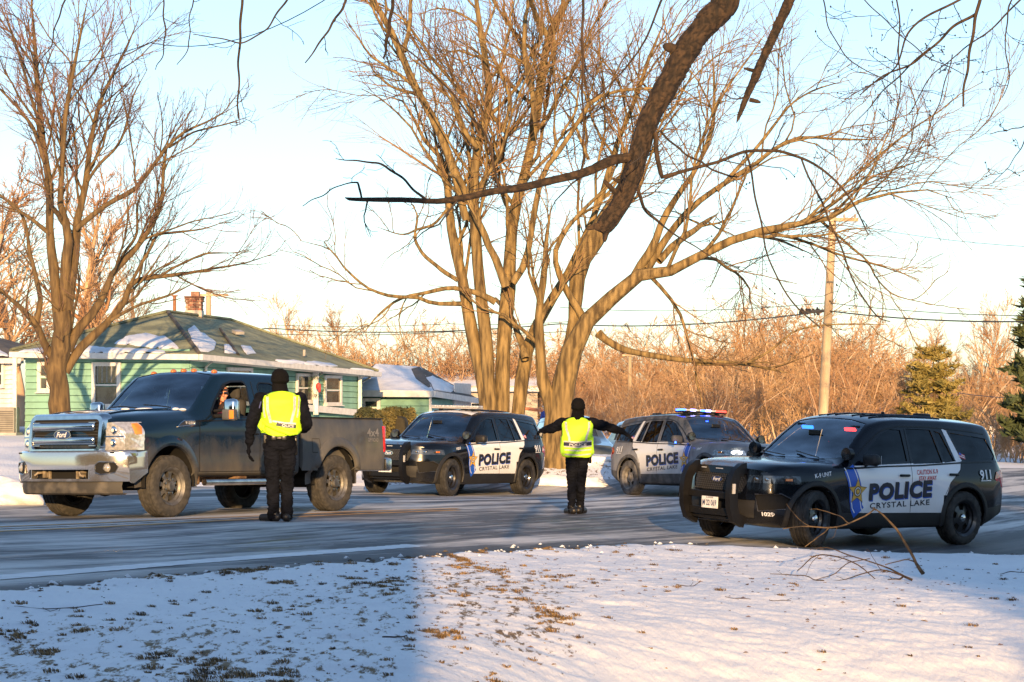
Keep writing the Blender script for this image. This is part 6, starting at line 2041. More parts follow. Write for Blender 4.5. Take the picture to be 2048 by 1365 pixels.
 p0, p1 = P(612, 816, 74.6), P(716, 826, 78.6)
 gutter(None, p0, p1, .22, .10, name='skirt_board')
 # gutters and downspouts
 gutter(None, a + Vector((0, -.08, -.12)), b + Vector((.02, -.08, -.10)), .17, .15)
 gutter(None, b + Vector((.05, -.08, -.10)), c + Vector((.05, -.08, -.10)), .17, .15)
 flat_poly(None, 'soffit', [a + Vector((.1, .1, -.17)), b + Vector((-.05, .1, -.17)), Vector((wb.x, wb.y + .1, zt - .17)), Vector((wa.x, wa.y + .1, zt - .17))], trimw, .03)
 flat_poly(None, 'soffit', [b + Vector((0, .1, -.17)), c + Vector((-.05, .1, -.17)), Vector((we.x, we.y + .1, c.z - .17)), Vector((wb.x, wb.y + .1, b.z - .17))], trimw, .03)
 for px, dx in ((740, -18), (646, -14), (424, -12)):
  D = np.interp(px, [398, 757], [66, 80]) - .1
  y_e = np.interp(px, [398, 757], [714, 750])
  t = P(px, y_e, D); k1 = P(px, y_e + 7, D); k2 = P(px + dx, y_e + 18, D + .5); k3 = P(px + dx, 834, D + .5)
  MB().tube([t, k1, k2, k3], .045, 8).build('downspout', trimw, None, smooth=50)
 # chimney
 ch = P(389, 627, 77.0)
 cw, cd = .50, .50; cz1 = P(389, 596, 77).z; cz0 = ch.z - .4
 MB().box((ch.x, ch.y, (cz0 + cz1) / 2), (cw, cd, cz1 - cz0)).build('chimney', mortar, None)
 chim = [o for o in bpy.data.objects if o.name.startswith('chimney')][-1]
 bw, bh = .155, .058; r = random.Random(4)
 for bi, bm_ in enumerate(brick_r):
  m = MB()
  z = cz0; row = 0; rr = random.Random(4)
  while z < cz1 - .02:
   top = z > cz1 - .20
   for k in range(-2, 3):
    x = k * (bw + .012) + (bw / 2 if row % 2 else 0) - .04
    if abs(x) > cw / 2 + .02: continue
    if rr.randrange(3) != bi: continue
    off = .04 if top else 0.0
    m.box((ch.x + x, ch.y - cd / 2 - .008 - off / 2, z + bh / 2), (min(bw, 2 * (cw / 2 + .03 - abs(x))), .03 + off, bh))
    m.box((ch.x + cw / 2 + .008 + off / 2, ch.y + x, z + bh / 2), (.03 + off, min(bw, 2 * (cd / 2 + .03 - abs(x))), bh))
    m.box((ch.x - cw / 2 - .008 - off / 2, ch.y + x, z + bh / 2), (.03 + off, min(bw, 2 * (cd / 2 + .03 - abs(x))), bh))
   z += bh + .014; row += 1
  o = m.build('brickwork', bm_, chim); o['kind'] = 'stuff'
  o.matrix_parent_inverse = Matrix.Identity(4)
 MB().box((ch.x, ch.y, cz1 + .02), (.64, .62, .05)).build('chimney_cap', brick_r[1], chim)
 MB().box((ch.x + .03, ch.y, cz1 + .12), (.28, .28, .18)).build('flue', brick_r[2], chim)
 MB().box((ch.x, ch.y, ch.z - .02), (.58, .60, .22)).build('chimney_flashing', _M['vent_metal'], chim)
 new = [o for o in bpy.data.objects if o not in root_children_before and o.parent is None]
 for o in new: par(o)
 return root
house_green()
# wreath on the porch post
q = P(634, 773, 74.9)
root = empty('wreath', q, label='green Christmas wreath with red bow hanging on the white porch post', cat='wreath')
m = MB(); r = random.Random(3)
for k in range(260):
 a = r.random() * 6.283; rr = .27 + r.gauss(0, .035); b_ = r.gauss(0, .04)
 c = Vector((rr * math.cos(a), b_ - .1, rr * math.sin(a) * 1.15)); d = Vector((r.gauss(0, 1), r.gauss(0, 1), r.gauss(0, 1))).normalized() * .05
 e = d.cross(Vector((0, 1, .3))).normalized() * .012
 m.add([c - e, c + e, c + d], [(0, 1, 2)])
m.build('greenery', M('fir_green', (.03, .06, .02), .8), root, recalc=False)['kind'] = 'stuff'
MB().ell((.06, -.17, 0), (.09, .04, .12)).ell((.10, -.17, -.10), (.05, .03, .12)).build('red_bow', M('bow_red', (.40, .03, .03), .6), root, smooth=60)
def small_house(name, label, pts, eave, wallz, roofs, walls, mats):
 pass
def house_teal():
 root = empty('house', gp(-4, 92), label='low teal garage with snow on its dark hip roof behind the green house', cat='garage')
 before = set(bpy.data.objects)
 a, b, c = P(700, 782, 84), P(868, 783, 83), P(955, 797, 92)
 r1, r2 = P(752, 728, 90), P(842, 734, 92)
 flat_poly(None, 'roof', [a, b, r2, r1], roof_snow); flat_poly(None, 'roof', [b, c, r2], shing_d)
 a2 = Vector((a.x + 1, a.y + 14, a.z)); flat_poly(None, 'roof', [a2, a, r1], shing_d); flat_poly(None, 'roof', [c, a2, r1, r2], shing_d)
 snow_patch(None, a, b, r2, [(740, 734), (752, 729), (842, 735), (852, 752), (862, 774), (856, 776), (846, 760), (836, 748), (800, 744), (760, 740)], 11, .02, shing_d, 'bare_shingles')
 snow_patch(None, b, c, r2, [(868, 781), (852, 755), (868, 752), (915, 778), (900, 786)], 12)
 wa, wb, wc = Vector((a.x, a.y + .4, 0)), Vector((b.x - .2, b.y + .4, 0)), Vector((c.x - .3, c.y + .3, 0))
 z0 = gz(wb.x, wb.y) - .2; zt = a.z - .1
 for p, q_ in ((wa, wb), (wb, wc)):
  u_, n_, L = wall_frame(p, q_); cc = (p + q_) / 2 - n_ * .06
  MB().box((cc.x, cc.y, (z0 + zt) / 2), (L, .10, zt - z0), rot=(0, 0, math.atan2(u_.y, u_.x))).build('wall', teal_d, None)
 boards(None, wa, wb, z0 + .1, zt - .25, .26)
 u_, n_, L = wall_frame(wb, wc)
 boards(None, wb, wb + u_ * L * .52, z0 + .1, zt - .25, .26)
 gutter(None, a + Vector((0, -.05, -.10)), b + Vector((0, -.05, -.10)), .24, .12, name='fascia'); gutter(None, b + Vector((0, -.05, -.10)), c + Vector((0, -.05, -.10)), .22, .12, name='fascia')
 # garage door with panels
 ang = math.atan2(u_.y, u_.x)
 for k in range(4):
  p = wb + u_ * L * .77 + n_ * .04
  MB().box((p.x, p.y, z0 + .45 + k * .53), (L * .42, .05, .50), rot=(0, 0, ang), bev=.02).build('garage_door_panel', trimw, None)
 for s in (0, .53):
  p = wb + u_ * L * s + n_ * .05
  MB().box((p.x, p.y, (z0 + zt) / 2), (.10, .10, zt - z0 - .1)).build('corner_board', trimw, None)
 u_, n_, L = wall_frame(wa, wb)
 k = (726 - 1024) / F; s0 = (k * wa.y - wa.x) / (u_.x - k * u_.y); k = (762 - 1024) / F; s1 = (k * wa.y - wa.x) / (u_.x - k * u_.y)
 window(None, wa, u_, n_, s0, s1, P(740, 835, wa.y).z, P(740, 797, wa.y).z, fw=.12)
 MB().ell(P(886, 815, 87), (.10, .08, .14)).build('wreath', M('bow_red', (.4, .03, .03)), None)
 for o in [o for o in bpy.data.objects if o not in before and o.parent is None]:
  o.parent = root; o.matrix_parent_inverse = Matrix.Translation(-root.location)
house_teal()
def gable(label, p0, p1, eave_py, ridge_py, base_drop, D, depth, wallm, roofm, cat='house', snow=True, wins=()):
 """plain gabled building seen broadside"""
 a = P(p0, eave_py, D); b = P(p1, eave_py, D); zr = P(p0, ridge_py, D + depth / 2).z
 z0 = a.z - base_drop
 root = empty('house', (a.x, a.y, z0), label=label, cat=cat)
 w = b.x - a.x; h = a.z - z0
 MB().box((w / 2, depth / 2, h / 2), (w, depth, h)).build('wall', wallm, root)
 for s in (0, 1):
  y0 = -.4 if s == 0 else depth + .4
  flat = [(-.4, y0, h - .15), (w + .4, y0, h - .15), (w + .4, depth / 2, zr - z0), (-.4, depth / 2, zr - z0)]
  flat_poly(root, 'roof', flat, roof_snow if (snow and s == 0) else roofm, .14)
 for x in (0, w):
  MB().add([(x, 0, h), (x, depth, h), (x, depth / 2, zr - z0 - .1)], [(0, 1, 2)]).build('gable_wall', wallm, root)
 MB().box((w / 2, -.42, h - .2), (w + .8, .06, .18)).build('fascia', trimw, root)
 for x0, zz0, ww, hh in wins:
  e = MB().box((x0, -.03, zz0 + hh / 2), (ww, .06, hh)).build('window', trimw, root)
  MB().box((x0, -.07, zz0 + hh / 2), (ww * .78, .03, hh * .82)).build('pane', pane_m, e)
 return root
cream = M('cream_siding', (.40, .34, .27), .8, scale=3)
whites = M('white_siding', (.62, .62, .62), .8, scale=3)
gable('long low white building with snowy roof beyond the big trunks', 840, 1075, 772, 746, 3.0, 112, 10, cream, shing_d, wins=((3, 1.2, 1, 1),))
# neighbour at the far left
def neighbour():
 a, b = P(-160, 716, 72), P(20, 716, 70)
 root = empty('house', gp(-20, 75), label='white-sided house edge with dark snowy roof at the left border', cat='house')
 before = set(bpy.data.objects)
 wb = Vector((b.x + .05, b.y + .4, 0)); wa = Vector((a.x, a.y + .4, 0)); z0 = gz(wb.x, wb.y) - .2; zt = b.z
 u_, n_, L = wall_frame(wa, wb); cc = (wa + wb) / 2 - n_ * .06
 MB().box((cc.x, cc.y, (z0 + zt) / 2), (L, .1, zt - z0), rot=(0, 0, math.atan2(u_.y, u_.x))).build('wall', whites, None)
 boards(None, wa, wb, z0, zt - .2, .15, whites)
 r1 = P(-120, 655, 80); r2 = P(-30, 668, 80)
 c = Vector((b.x + .5, b.y + 12, b.z))
 flat_poly(None, 'roof', [a, b + Vector((.4, 0, 0)), r2, r1], shing_d); flat_poly(None, 'roof', [b + Vector((.4, 0, 0)), c, r2], shing_d)
 snow_patch(None, a, b, r1, [(-60, 712), (-40, 690), (-10, 694), (12, 708), (20, 713)], 31)
 gutter(None, a + Vector((0, -.05, -.1)), b + Vector((.4, -.05, -.1)), .16, .14)
 k = (0 - 1024) / F; s0 = (k * wa.y - wa.x) / (u_.x - k * u_.y)
 window(None, wa, u_, n_, s0 - .55, s0 + .25, P(5, 775, 70).z, P(5, 720, 70).z, fw=.09)
 for o in [o for o in bpy.data.objects if o not in before and o.parent is None]:
  o.parent = root; o.matrix_parent_inverse = Matrix.Translation(-root.location)
neighbour()
# air conditioner
q = P(8, 848, 68); zg = gz(q.x, q.y)
root = empty('air_conditioner', (q.x, q.y, zg), label='grey louvred air conditioner beside the white-sided house', cat='air conditioner')
MB().box((0, 0, .48), (.80, .75, .78), bev=.03).build('casing', M('ac_grey', (.22, .21, .19), .6), root)
for k in range(10): MB().box((0, -.385, .16 + k * .065), (.72, .03, .03)).build('louvre', M('ac_dark', (.09, .085, .08), .6), root)
MB().box((0, 0, .05), (.95, .9, .10)).build('pad', M('concrete', (.35, .34, .32), .9), root)
# far houses at the right
gable('small far house with snowy roof and pale gable at the right, left of the evergreen', 1950, 1985, 852, 836, 3.5, 150, 6, whites, shing_d)
gable('far snowy-roofed house at the right border behind the brush', 1992, 2075, 858, 838, 3.5, 158, 8, cream, shing_d)
# ------------------------------------------------------------------ trees
def tube_arrays(Pn, Rn, sides):
 """Pn (B,n,3) Rn (B,n) -> verts, quads"""
 B, n, _ = Pn.shape
 T = np.gradient(Pn, axis=1); T /= np.linalg.norm(T, axis=2, keepdims=True) + 1e-12
 mt = T.mean(1); ref = np.zeros((B, 3)); ref[np.arange(B), np.argmin(np.abs(mt), 1)] = 1
 U = np.cross(T, ref[:, None, :]); U /= np.linalg.norm(U, axis=2, keepdims=True) + 1e-12
 W = np.cross(T, U)
 a = np.arange(sides) * 2 * np.pi / sides
 V = Pn[:, :, None, :] + (U[:, :, None, :] * np.cos(a)[None, None, :, None] + W[:, :, None, :] * np.sin(a)[None, None, :, None]) * Rn[:, :, None, None]
 idx = np.arange(B * n * sides).reshape(B, n, sides)
 q = np.stack([idx[:, :-1, :], np.roll(idx, -1, 2)[:, :-1, :], np.roll(idx, -1, 2)[:, 1:, :], idx[:, 1:, :]], -1).reshape(-1, 4)
 return V.reshape(-1, 3), q
def grow(Pn, Rn, k, t0, t1, ang, lr, rr, n, trop, wig, r, tip=.004, lmin=.15, lmax=9, rmax=9, flat=0.0, absl=None, droop=0.0):
 """children of every branch; k per branch"""
 B, m, _ = Pn.shape
 seg = np.linalg.norm(np.diff(Pn, axis=1), axis=2); Lp = seg.sum(1)
 kk = np.full(B, k) if np.isscalar(k) else np.asarray(k)
 par = np.repeat(np.arange(B), kk); C = len(par)
 j = np.concatenate([np.arange(x) for x in kk]) if C else np.zeros(0)
 t = t0 + (t1 - t0) * ((j + r.random(C)) / np.maximum(kk[par], 1))
 f = t * (m - 1); i = np.clip(f.astype(int), 0, m - 2); fr = (f - i)[:, None]
 pos = Pn[par, i] * (1 - fr) + Pn[par, i + 1] * fr
 rad = (Rn[par, i] * (1 - fr[:, 0]) + Rn[par, i + 1] * fr[:, 0])
 tan = Pn[par, i + 1] - Pn[par, i]; tan /= np.linalg.norm(tan, axis=1, keepdims=True) + 1e-12
 rv = r.normal(size=(C, 3)); rv[:, 1] *= (1 - flat)
 pe = rv - (rv * tan).sum(1, keepdims=True) * tan; pe /= np.linalg.norm(pe, axis=1, keepdims=True) + 1e-12
 A = np.radians(ang[0] + (ang[1] - ang[0]) * r.random(C))[:, None]
 d = tan * np.cos(A) + pe * np.sin(A)
 L = (Lp[par] * lr * (1.15 - .75 * t) * (.55 + .9 * r.random(C))) if absl is None else (absl[0] + (absl[1] - absl[0]) * r.random(C)) * (1.1 - .5 * t)
 L = np.clip(L, lmin, lmax)
 st = (L / (n - 1))[:, None]
 out = np.zeros((C, n, 3)); out[:, 0] = pos
 for s in range(1, n):
  d = d + r.normal(size=(C, 3)) * wig + np.array([0, 0, 1.0]) * (trop - droop * s / n)
  d /= np.linalg.norm(d, axis=1, keepdims=True)
  out[:, s] = out[:, s - 1] + d * st
 r0 = np.clip(rad * rr, tip * 1.3, rmax)
 prof = np.linspace(1, 0, n)[None]
 Rr = tip + (r0[:, None] - tip) * prof ** .8
 return out, Rr
WS = .82
def limb(pts, n, D0=None):
 """pts: (px, py, width_px, D) in the photo -> (1,n,3), (1,n)"""
 a = np.array([list(P(p[0], p[1], p[3])) for p in pts]); w = np.array([p[2] * p[3] / F / 2 for p in pts]) * WS
 if pts[-1][2] <= 10: w[-1] = min(w[-1], .006)
 d = np.concatenate([[0], np.cumsum(np.linalg.norm(np.diff(a, axis=0), axis=1))])
 t = np.linspace(0, d[-1], n)
 q = np.stack([pchip(d, a[:, k], t) for k in range(3)], 1)
 return q, np.interp(t, d, w)
def bark(name, c1, c2, scale=11, stretch=(1, 1, .14), bump=.9):
 return M(name, c1, .9, scale=scale, col2=c2, thr=(.35, .66), bump=bump, bscale=16, stretch=stretch)
bark_big = bark('willow_bark', (0.06, 0.039, 0.015), (0.27, 0.185, 0.072))
twig_big = M('willow_twigs', (0.15, 0.085, 0.035), .8, scale=.5, col2=(0.30, 0.18, 0.08))
bark_left = bark('maple_bark', (0.055, 0.035, 0.016), (0.15, 0.098, 0.040))
twig_left = M('maple_twigs', (0.10, 0.055, 0.035), .8, scale=.5, col2=(0.22, 0.12, 0.08))
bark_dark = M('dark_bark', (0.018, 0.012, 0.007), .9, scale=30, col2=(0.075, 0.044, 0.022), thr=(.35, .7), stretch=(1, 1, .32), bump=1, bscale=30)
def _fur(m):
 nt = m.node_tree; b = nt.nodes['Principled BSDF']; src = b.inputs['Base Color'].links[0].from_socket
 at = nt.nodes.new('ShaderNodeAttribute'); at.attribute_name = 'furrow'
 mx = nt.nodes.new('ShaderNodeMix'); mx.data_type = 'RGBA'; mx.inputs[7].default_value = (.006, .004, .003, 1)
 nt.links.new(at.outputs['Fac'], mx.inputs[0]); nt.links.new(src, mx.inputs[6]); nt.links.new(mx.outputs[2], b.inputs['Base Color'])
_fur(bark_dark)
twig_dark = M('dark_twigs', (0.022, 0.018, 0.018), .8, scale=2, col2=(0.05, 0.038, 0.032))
def real_tree(name, label, cat, base, limbs, D, barkm, twigm, levels, seed, spread=1.5, n=18, sides=12, group=None, trunk=1):
 """limbs: list of pixel polylines with widths; first `trunk` ones are stems"""
 r = np.random.default_rng(seed)
 root = empty(name, base, label=label, cat=cat, group=group)
 o = np.array(base)
 PL = []; RL = []
 for li, pts in enumerate(limbs):
  bend = r.uniform(-1, 1) * spread
  L = len(pts)
  q3 = []
  for k, p in enumerate(pts):
   if len(p) > 3: q3.append(p)
   else: q3.append((p[0], p[1], p[2], D + bend * (k / max(1, L - 1)) ** 1.3))
  q, w = limb(q3, n)
  # a little wander so that stems are not ruled lines
  wob = np.zeros_like(q); ph = r.random(3) * 6
  tt = np.linspace(0, 1, n)
  for ax in (0, 1): wob[:, ax] = (np.sin(tt * 13 + ph[ax]) + .6 * np.sin(tt * 27 + ph[2] + ax)) * w * .18
  q = q + wob
  w = w * (1 + .05 * np.sin(tt * 31 + ph[0]))
  PL.append(q); RL.append(w)
  V, Q = tube_arrays((q - o)[None], w[None], sides)
  me = np_mesh('limb' if li >= trunk else 'trunk', V, Q, barkm)
  link('limb' if li >= trunk else 'trunk', me, root)
 cur = (np.stack(PL), np.stack(RL))
 allV = []; allQ = []; off = 0
 for lv in levels:
  src = [cur] if lv.get('src') is None else [store[s] for s in lv['src']]
  Pn, Rn = src[0] if len(src) == 1 else (None, None)
  Lp = np.linalg.norm(np.diff(Pn, axis=1), axis=2).sum(1)
  kk = np.maximum(1, (Lp * lv['dens']).astype(int))
  C, Rc = grow(Pn, Rn, kk, lv.get('t0', .25), lv.get('t1', 1.0), lv['ang'], lv['lr'], lv['rr'], lv['n'], lv['trop'], lv['wig'], r, tip=lv['tip'], lmax=lv.get('lmax', 9), lmin=lv.get('lmin', .15), rmax=lv.get('rmax', 9), droop=lv.get('droop', 0))
  V, Q = tube_arrays(C - o, Rc, lv['sides'])
  if lv.get('own'):
   link('branch', np_mesh('branch', V, Q, barkm), root)['kind'] = 'stuff'
  else:
   allV.append(V); allQ.append(Q + off); off += len(V)
  cur = (C, Rc)
 me = np_mesh('twigs', np.concatenate(allV), np.concatenate(allQ), twigm)
 link('twigs', me, root)['kind'] = 'stuff'
 return root, off
def Z2(l, wfun=None):   # zoom 2 coordinates -> photo pixels
 return [(600 + x * .63, y * .63, w) for x, y, w in l]
def Z3(l):
 return [(1100 + x * .5127, y * .5127, w) for x, y, w in l]
def Z1(l):
 return [(x * .5277, y * .5277, w) for x, y, w in l]
D = 53.0
WS = .70
central = [
 Z2([(608, 1500, 56), (605, 1370, 44), (590, 1250, 40), (555, 1130, 38), (530, 970, 34), (508, 850, 30), (488, 760, 27), (474, 640, 24), (463, 560, 20), (440, 490, 14), (380, 430, 10), (340, 330, 7), (250, 300, 4)]),
 Z2([(614, 1500, 50), (612, 1350, 38), (600, 1250, 38), (588, 1080, 36), (575, 900, 34), (560, 760, 30), (550, 620, 28), (560, 480, 26), (590, 380, 24), (600, 260, 21), (580, 130, 17), (560, 0, 13), (550, -90, 8)]),
 Z2([(640, 1500, 60), (640, 1380, 46), (640, 1250, 44), (645, 1100, 42), (652, 980, 42), (660, 880, 40), (672, 760, 34), (692, 640, 30), (722, 520, 28), (748, 380, 26), (770, 200, 24), (785, 120, 22), (830, 40, 17), (850, -60, 10)]),
 Z2([(668, 1500, 54), (680, 1380, 40), (700, 1240, 40), (718, 1140, 38), (745, 1060, 34), (800, 950, 28), (850, 870, 24), (900, 760, 20), (950, 640, 17), (1000, 480, 15), (1060, 330, 13), (1110, 180, 10), (1180, 20, 7)]),
 Z2([(800, 1530, 120), (812, 1450, 92), (822, 1380, 78), (832, 1260, 70), (850, 1160, 62), (880, 1080, 56), (930, 1005, 48), (990, 950, 44), (1060, 900, 38), (1090, 860, 34)]) + Z3([(330, 1060, 34), (450, 1060, 30)])[1:] + Z3([(600, 990, 26), (730, 930, 23), (830, 900, 21), (930, 880, 19), (1060, 865, 16), (1150, 810, 12), (1300, 760, 8), (1450, 740, 5), (1600, 785, 3)]),
 Z2([(770, 1520, 60), (800, 1440, 50), (800, 1320, 46), (770, 1220, 36), (765, 1130, 30), (760, 1020, 24), (770, 900, 20), (780, 780, 14), (800, 640, 9)]),
 # limbs
 Z2([(528, 700, 22), (490, 540, 26), (450, 440, 24), (400, 340, 22), (350, 240, 21), (305, 130, 20), (230, 0, 15), (190, -80, 10)]),
 Z2([(650, 910, 26), (625, 830, 22), (590, 760, 20), (560, 690, 18), (530, 620, 18), (500, 560, 18)]),
 Z2([(330, 165, 15), (345, 100, 13), (352, 0, 11), (355, -70, 6)]),
 Z2([(560, 470, 17), (525, 420, 14), (500, 350, 12), (470, 280, 9), (400, 220, 7), (330, 170, 4)]),
 Z2([(787, 120, 17), (750, 50, 15), (728, -10, 12), (720, -60, 8)]),
 Z2([(747, 400, 14), (740, 310, 15), (722, 240, 15), (712, 150, 14), (715, 60, 12), (730, -10, 8)]),
 Z2([(675, 900, 22), (705, 850, 20), (730, 760, 18), (745, 670, 17), (770, 560, 16), (830, 470, 14), (880, 390, 13), (935, 315, 12), (1040, 285, 9), (1130, 280, 6), (1230, 240, 3)]),
 [(1120, 760, 42), (1138, 690, 34), (1148, 630, 34), (1153, 580, 42), (1166, 530, 52), (1188, 480, 58), (1215, 430, 52), (1250, 370, 40), (1290, 290, 26), (1330, 200, 14), (1360, 120, 6)],
 Z2([(600, 360, 13), (655, 430, 12), (640, 500, 10), (680, 560, 8)]),
 Z2([(645, 420, 12), (665, 320, 10), (640, 240, 8), (600, 170, 6), (560, 110, 4)]),
 Z2([(512, 965, 14), (430, 965, 12), (370, 945, 10), (300, 942, 10), (225, 920, 8), (150, 860, 6), (90, 790, 4), (0, 765, 3)]),
 Z2([(500, 890, 14), (440, 850, 12), (385, 800, 10), (365, 750, 8), (372, 690, 6), (350, 640, 4)]),
 Z2([(620, 960, 20), (560, 930, 16), (480, 915, 13), (400, 930, 11), (330, 945, 9), (250, 1000, 6), (200, 1060, 4)]),
 Z2([(470, 660, 9), (420, 715, 8), (370, 730, 7), (330, 745, 5), (240, 720, 3)]),
 Z2([(550, 560, 8), (490, 480, 7), (400, 330, 6), (340, 260, 5), (270, 250, 3)]),
 Z2([(830, 430, 8), (880, 330, 6), (830, 260, 5), (800, 180, 4)]),
 Z2([(715, 1140, 22), (690, 1050, 18), (660, 990, 14), (620, 950, 12)]),
 # the right-hand crown, fanning out of the great limb
 Z3([(330, 1085, 26), (365, 1020, 26), (400, 960, 24), (440, 860, 20), (500, 760, 17), (560, 680, 14), (610, 560, 11), (640, 440, 9), (640, 300, 7), (630, 180, 4)]),
 Z3([(380, 1050, 26), (430, 960, 22), (490, 880, 20), (590, 780, 17), (700, 705, 15), (800, 640, 13), (900, 565, 11), (1000, 535, 9), (1150, 545, 7), (1300, 545, 4)]),
 Z3([(420, 1020, 22), (500, 945, 20), (560, 900, 17), (610, 865, 13), (660, 830, 8)]),
 Z3([(650, 745, 12), (740, 650, 11), (820, 560, 10), (880, 480, 8), (950, 400, 6), (1050, 345, 5), (1180, 310, 3)]),
 Z3([(640, 440, 7), (700, 330, 6), (780, 220, 5), (860, 100, 3)]),
 Z3([(600, 600, 8), (640, 480, 7), (590, 340, 5), (520, 240, 4)]),
 Z3([(190, 1300, 26), (225, 1330, 22), (290, 1365, 19), (400, 1388, 17), (520, 1405, 15), (640, 1412, 12), (760, 1420, 10), (850, 1440, 7), (930, 1455, 4)]),
 Z3([(760, 1420, 9), (840, 1380, 7), (900, 1335, 6), (960, 1290, 5), (1060, 1270, 5), (1180, 1265, 4), (1320, 1268, 3)]),
 Z3([(1060, 865, 10), (1100, 900, 8), (1180, 970, 7), (1240, 1020, 6), (1270, 1080, 5), (1340, 1150, 4), (1500, 1190, 2)]),
 Z3([(1090, 850, 9), (1170, 770, 8), (1260, 690, 6), (1380, 650, 4), (1520, 600, 3)]),
 Z3([(830, 925, 8), (900, 940, 7), (970, 970, 5), (1040, 1000, 3)]),
 Z3([(130, 1250, 24), (60, 1120, 20), (20, 1000, 16), (60, 900, 13), (150, 800, 10), (260, 700, 7), (380, 560, 4)]),
 Z3([(150, 620, 10), (90, 480, 8), (30, 400, 5)]),
]
q = gp(0.4, 54.0)
lv_c = [dict(dens=1.25, t0=.42, ang=(20, 52), lr=.50, rr=.50, n=10, trop=.05, wig=.17, tip=.009, sides=6, lmax=5.4, lmin=1.2, rmax=.05, own=True),
  dict(dens=3.2, t0=.18, ang=(16, 48), lr=.50, rr=.50, n=7, trop=.02, wig=.13, tip=.0055, sides=4, lmax=2.6, lmin=.5, rmax=.018),
  dict(dens=4.9, t0=.10, ang=(16, 45), lr=.60, rr=.60, n=5, trop=.0, wig=.12, tip=.0032, sides=3, lmax=1.4, lmin=.25, rmax=.008)]
_, nv = real_tree('large_tree', 'huge bare many-stemmed tree lit golden behind the officer with outstretched arms', 'tree', (q.x, q.y, q.z), central, D, bark_big, twig_big, lv_c, 21, spread=2.4, trunk=6)
print('central', nv)
WS = .80
left = [
 Z1([(222, 1720, 72), (221, 1640, 60), (222, 1545, 54), (222, 1440, 50), (224, 1350, 50), (232, 1260, 44), (240, 1180, 40)]),
 Z1([(228, 1250, 34), (213, 1100, 26), (200, 980, 24), (190, 860, 21), (184, 700, 19), (165, 560, 17), (150, 400, 14), (138, 240, 11), (125, 100, 8), (115, -60, 5)]),
 Z1([(244, 1200, 30), (254, 1020, 26), (260, 880, 24), (228, 800, 16), (234, 640, 14), (246, 480, 12), (268, 320, 10), (305, 130, 7), (335, -20, 4)]),
 Z1([(262, 880, 16), (232, 830, 13), (190, 770, 12), (175, 680, 11)]),
 Z1([(255, 1180, 26), (278, 1000, 24), (292, 860, 21), (322, 720, 17), (338, 580, 13), (368, 420, 11), (425, 290, 8), (480, 180, 6), (530, 60, 4)]),
 Z1([(252, 1330, 28), (285, 1260, 26), (340, 1200, 23), (395, 1115, 19), (432, 1035, 16), (500, 960, 13), (560, 880, 12), (612, 760, 10), (626, 600, 7), (650, 470, 5)]),
 Z1([(240, 1410, 26), (300, 1330, 24), (370, 1260, 21), (430, 1200, 18), (478, 1130, 16), (495, 1070, 14), (580, 1052, 11), (690, 1040, 9), (800, 1020, 6), (920, 1000, 4), (1040, 960, 2)]),
 Z1([(290, 870, 15), (370, 800, 13), (440, 755, 13), (500, 725, 12), (560, 660, 10), (640, 550, 8), (700, 500, 7), (790, 460, 5), (900, 400, 3)]),
 Z1([(216, 1390, 24), (175, 1310, 20), (150, 1260, 18), (115, 1205, 14), (60, 1150, 11), (0, 1100, 8), (-70, 1060, 5)]),
 Z1([(140, 1240, 16), (150, 1140, 14), (138, 1060, 12), (115, 960, 10), (95, 850, 8), (60, 780, 6), (-20, 740, 4)]),
 Z1([(192, 890, 12), (130, 840, 10), (60, 790, 8), (0, 740, 6), (-60, 700, 4)]),
 Z1([(172, 620, 11), (120, 480, 9), (60, 400, 7), (0, 340, 5), (-60, 280, 3)]),
 Z1([(160, 500, 10), (115, 360, 8), (75, 220, 6), (30, 80, 4)]),
 Z1([(330, 690, 9), (380, 620, 8), (440, 560, 7), (480, 470, 6), (500, 380, 5), (560, 260, 3)]),
 Z1([(430, 1040, 9), (470, 960, 8), (520, 880, 7), (520, 780, 6), (560, 700, 5)]),
 Z1([(495, 1075, 9), (560, 960, 8), (600, 890, 7), (680, 880, 6), (760, 870, 4), (880, 830, 3)]),
 Z1([(600, 1050, 7), (690, 1000, 6), (800, 960, 5), (900, 960, 3)]),
 Z1([(420, 1215, 9), (520, 1160, 7), (640, 1120, 6), (760, 1060, 4)]),
 Z1([(270, 1260, 8), (280, 1180, 7), (300, 1080, 6), (290, 1000, 5)]),
 Z1([(640, 560, 6), (740, 500, 5), (860, 470, 4), (950, 440, 2)]),
]
q = gp(-12.3, 60)
bx = P(117, 850, 60).x
lv_l = [dict(dens=1.8, t0=.30, ang=(20, 50), lr=.40, rr=.5, n=9, trop=.05, wig=.12, tip=.008, sides=5, lmax=3.2, lmin=.8, rmax=.04, own=True),
  dict(dens=4.2, t0=.12, ang=(20, 50), lr=.5, rr=.5, n=7, trop=.05, wig=.12, tip=.0055, sides=4, lmax=1.7, lmin=.4, rmax=.014),
  dict(dens=5.5, t0=.10, ang=(18, 48), lr=.6, rr=.6, n=4, trop=.04, wig=.12, tip=.0034, sides=3, lmax=1.0, lmin=.2, rmax=.008)]
_, nv = real_tree('maple_tree', 'bare maple with a stout forked trunk in front of the green house', 'tree', (bx, 60, gz(bx, 60) - .1), left, 60.0, bark_left, twig_left, lv_l, 33, spread=2.2, trunk=1)
print('left', nv)
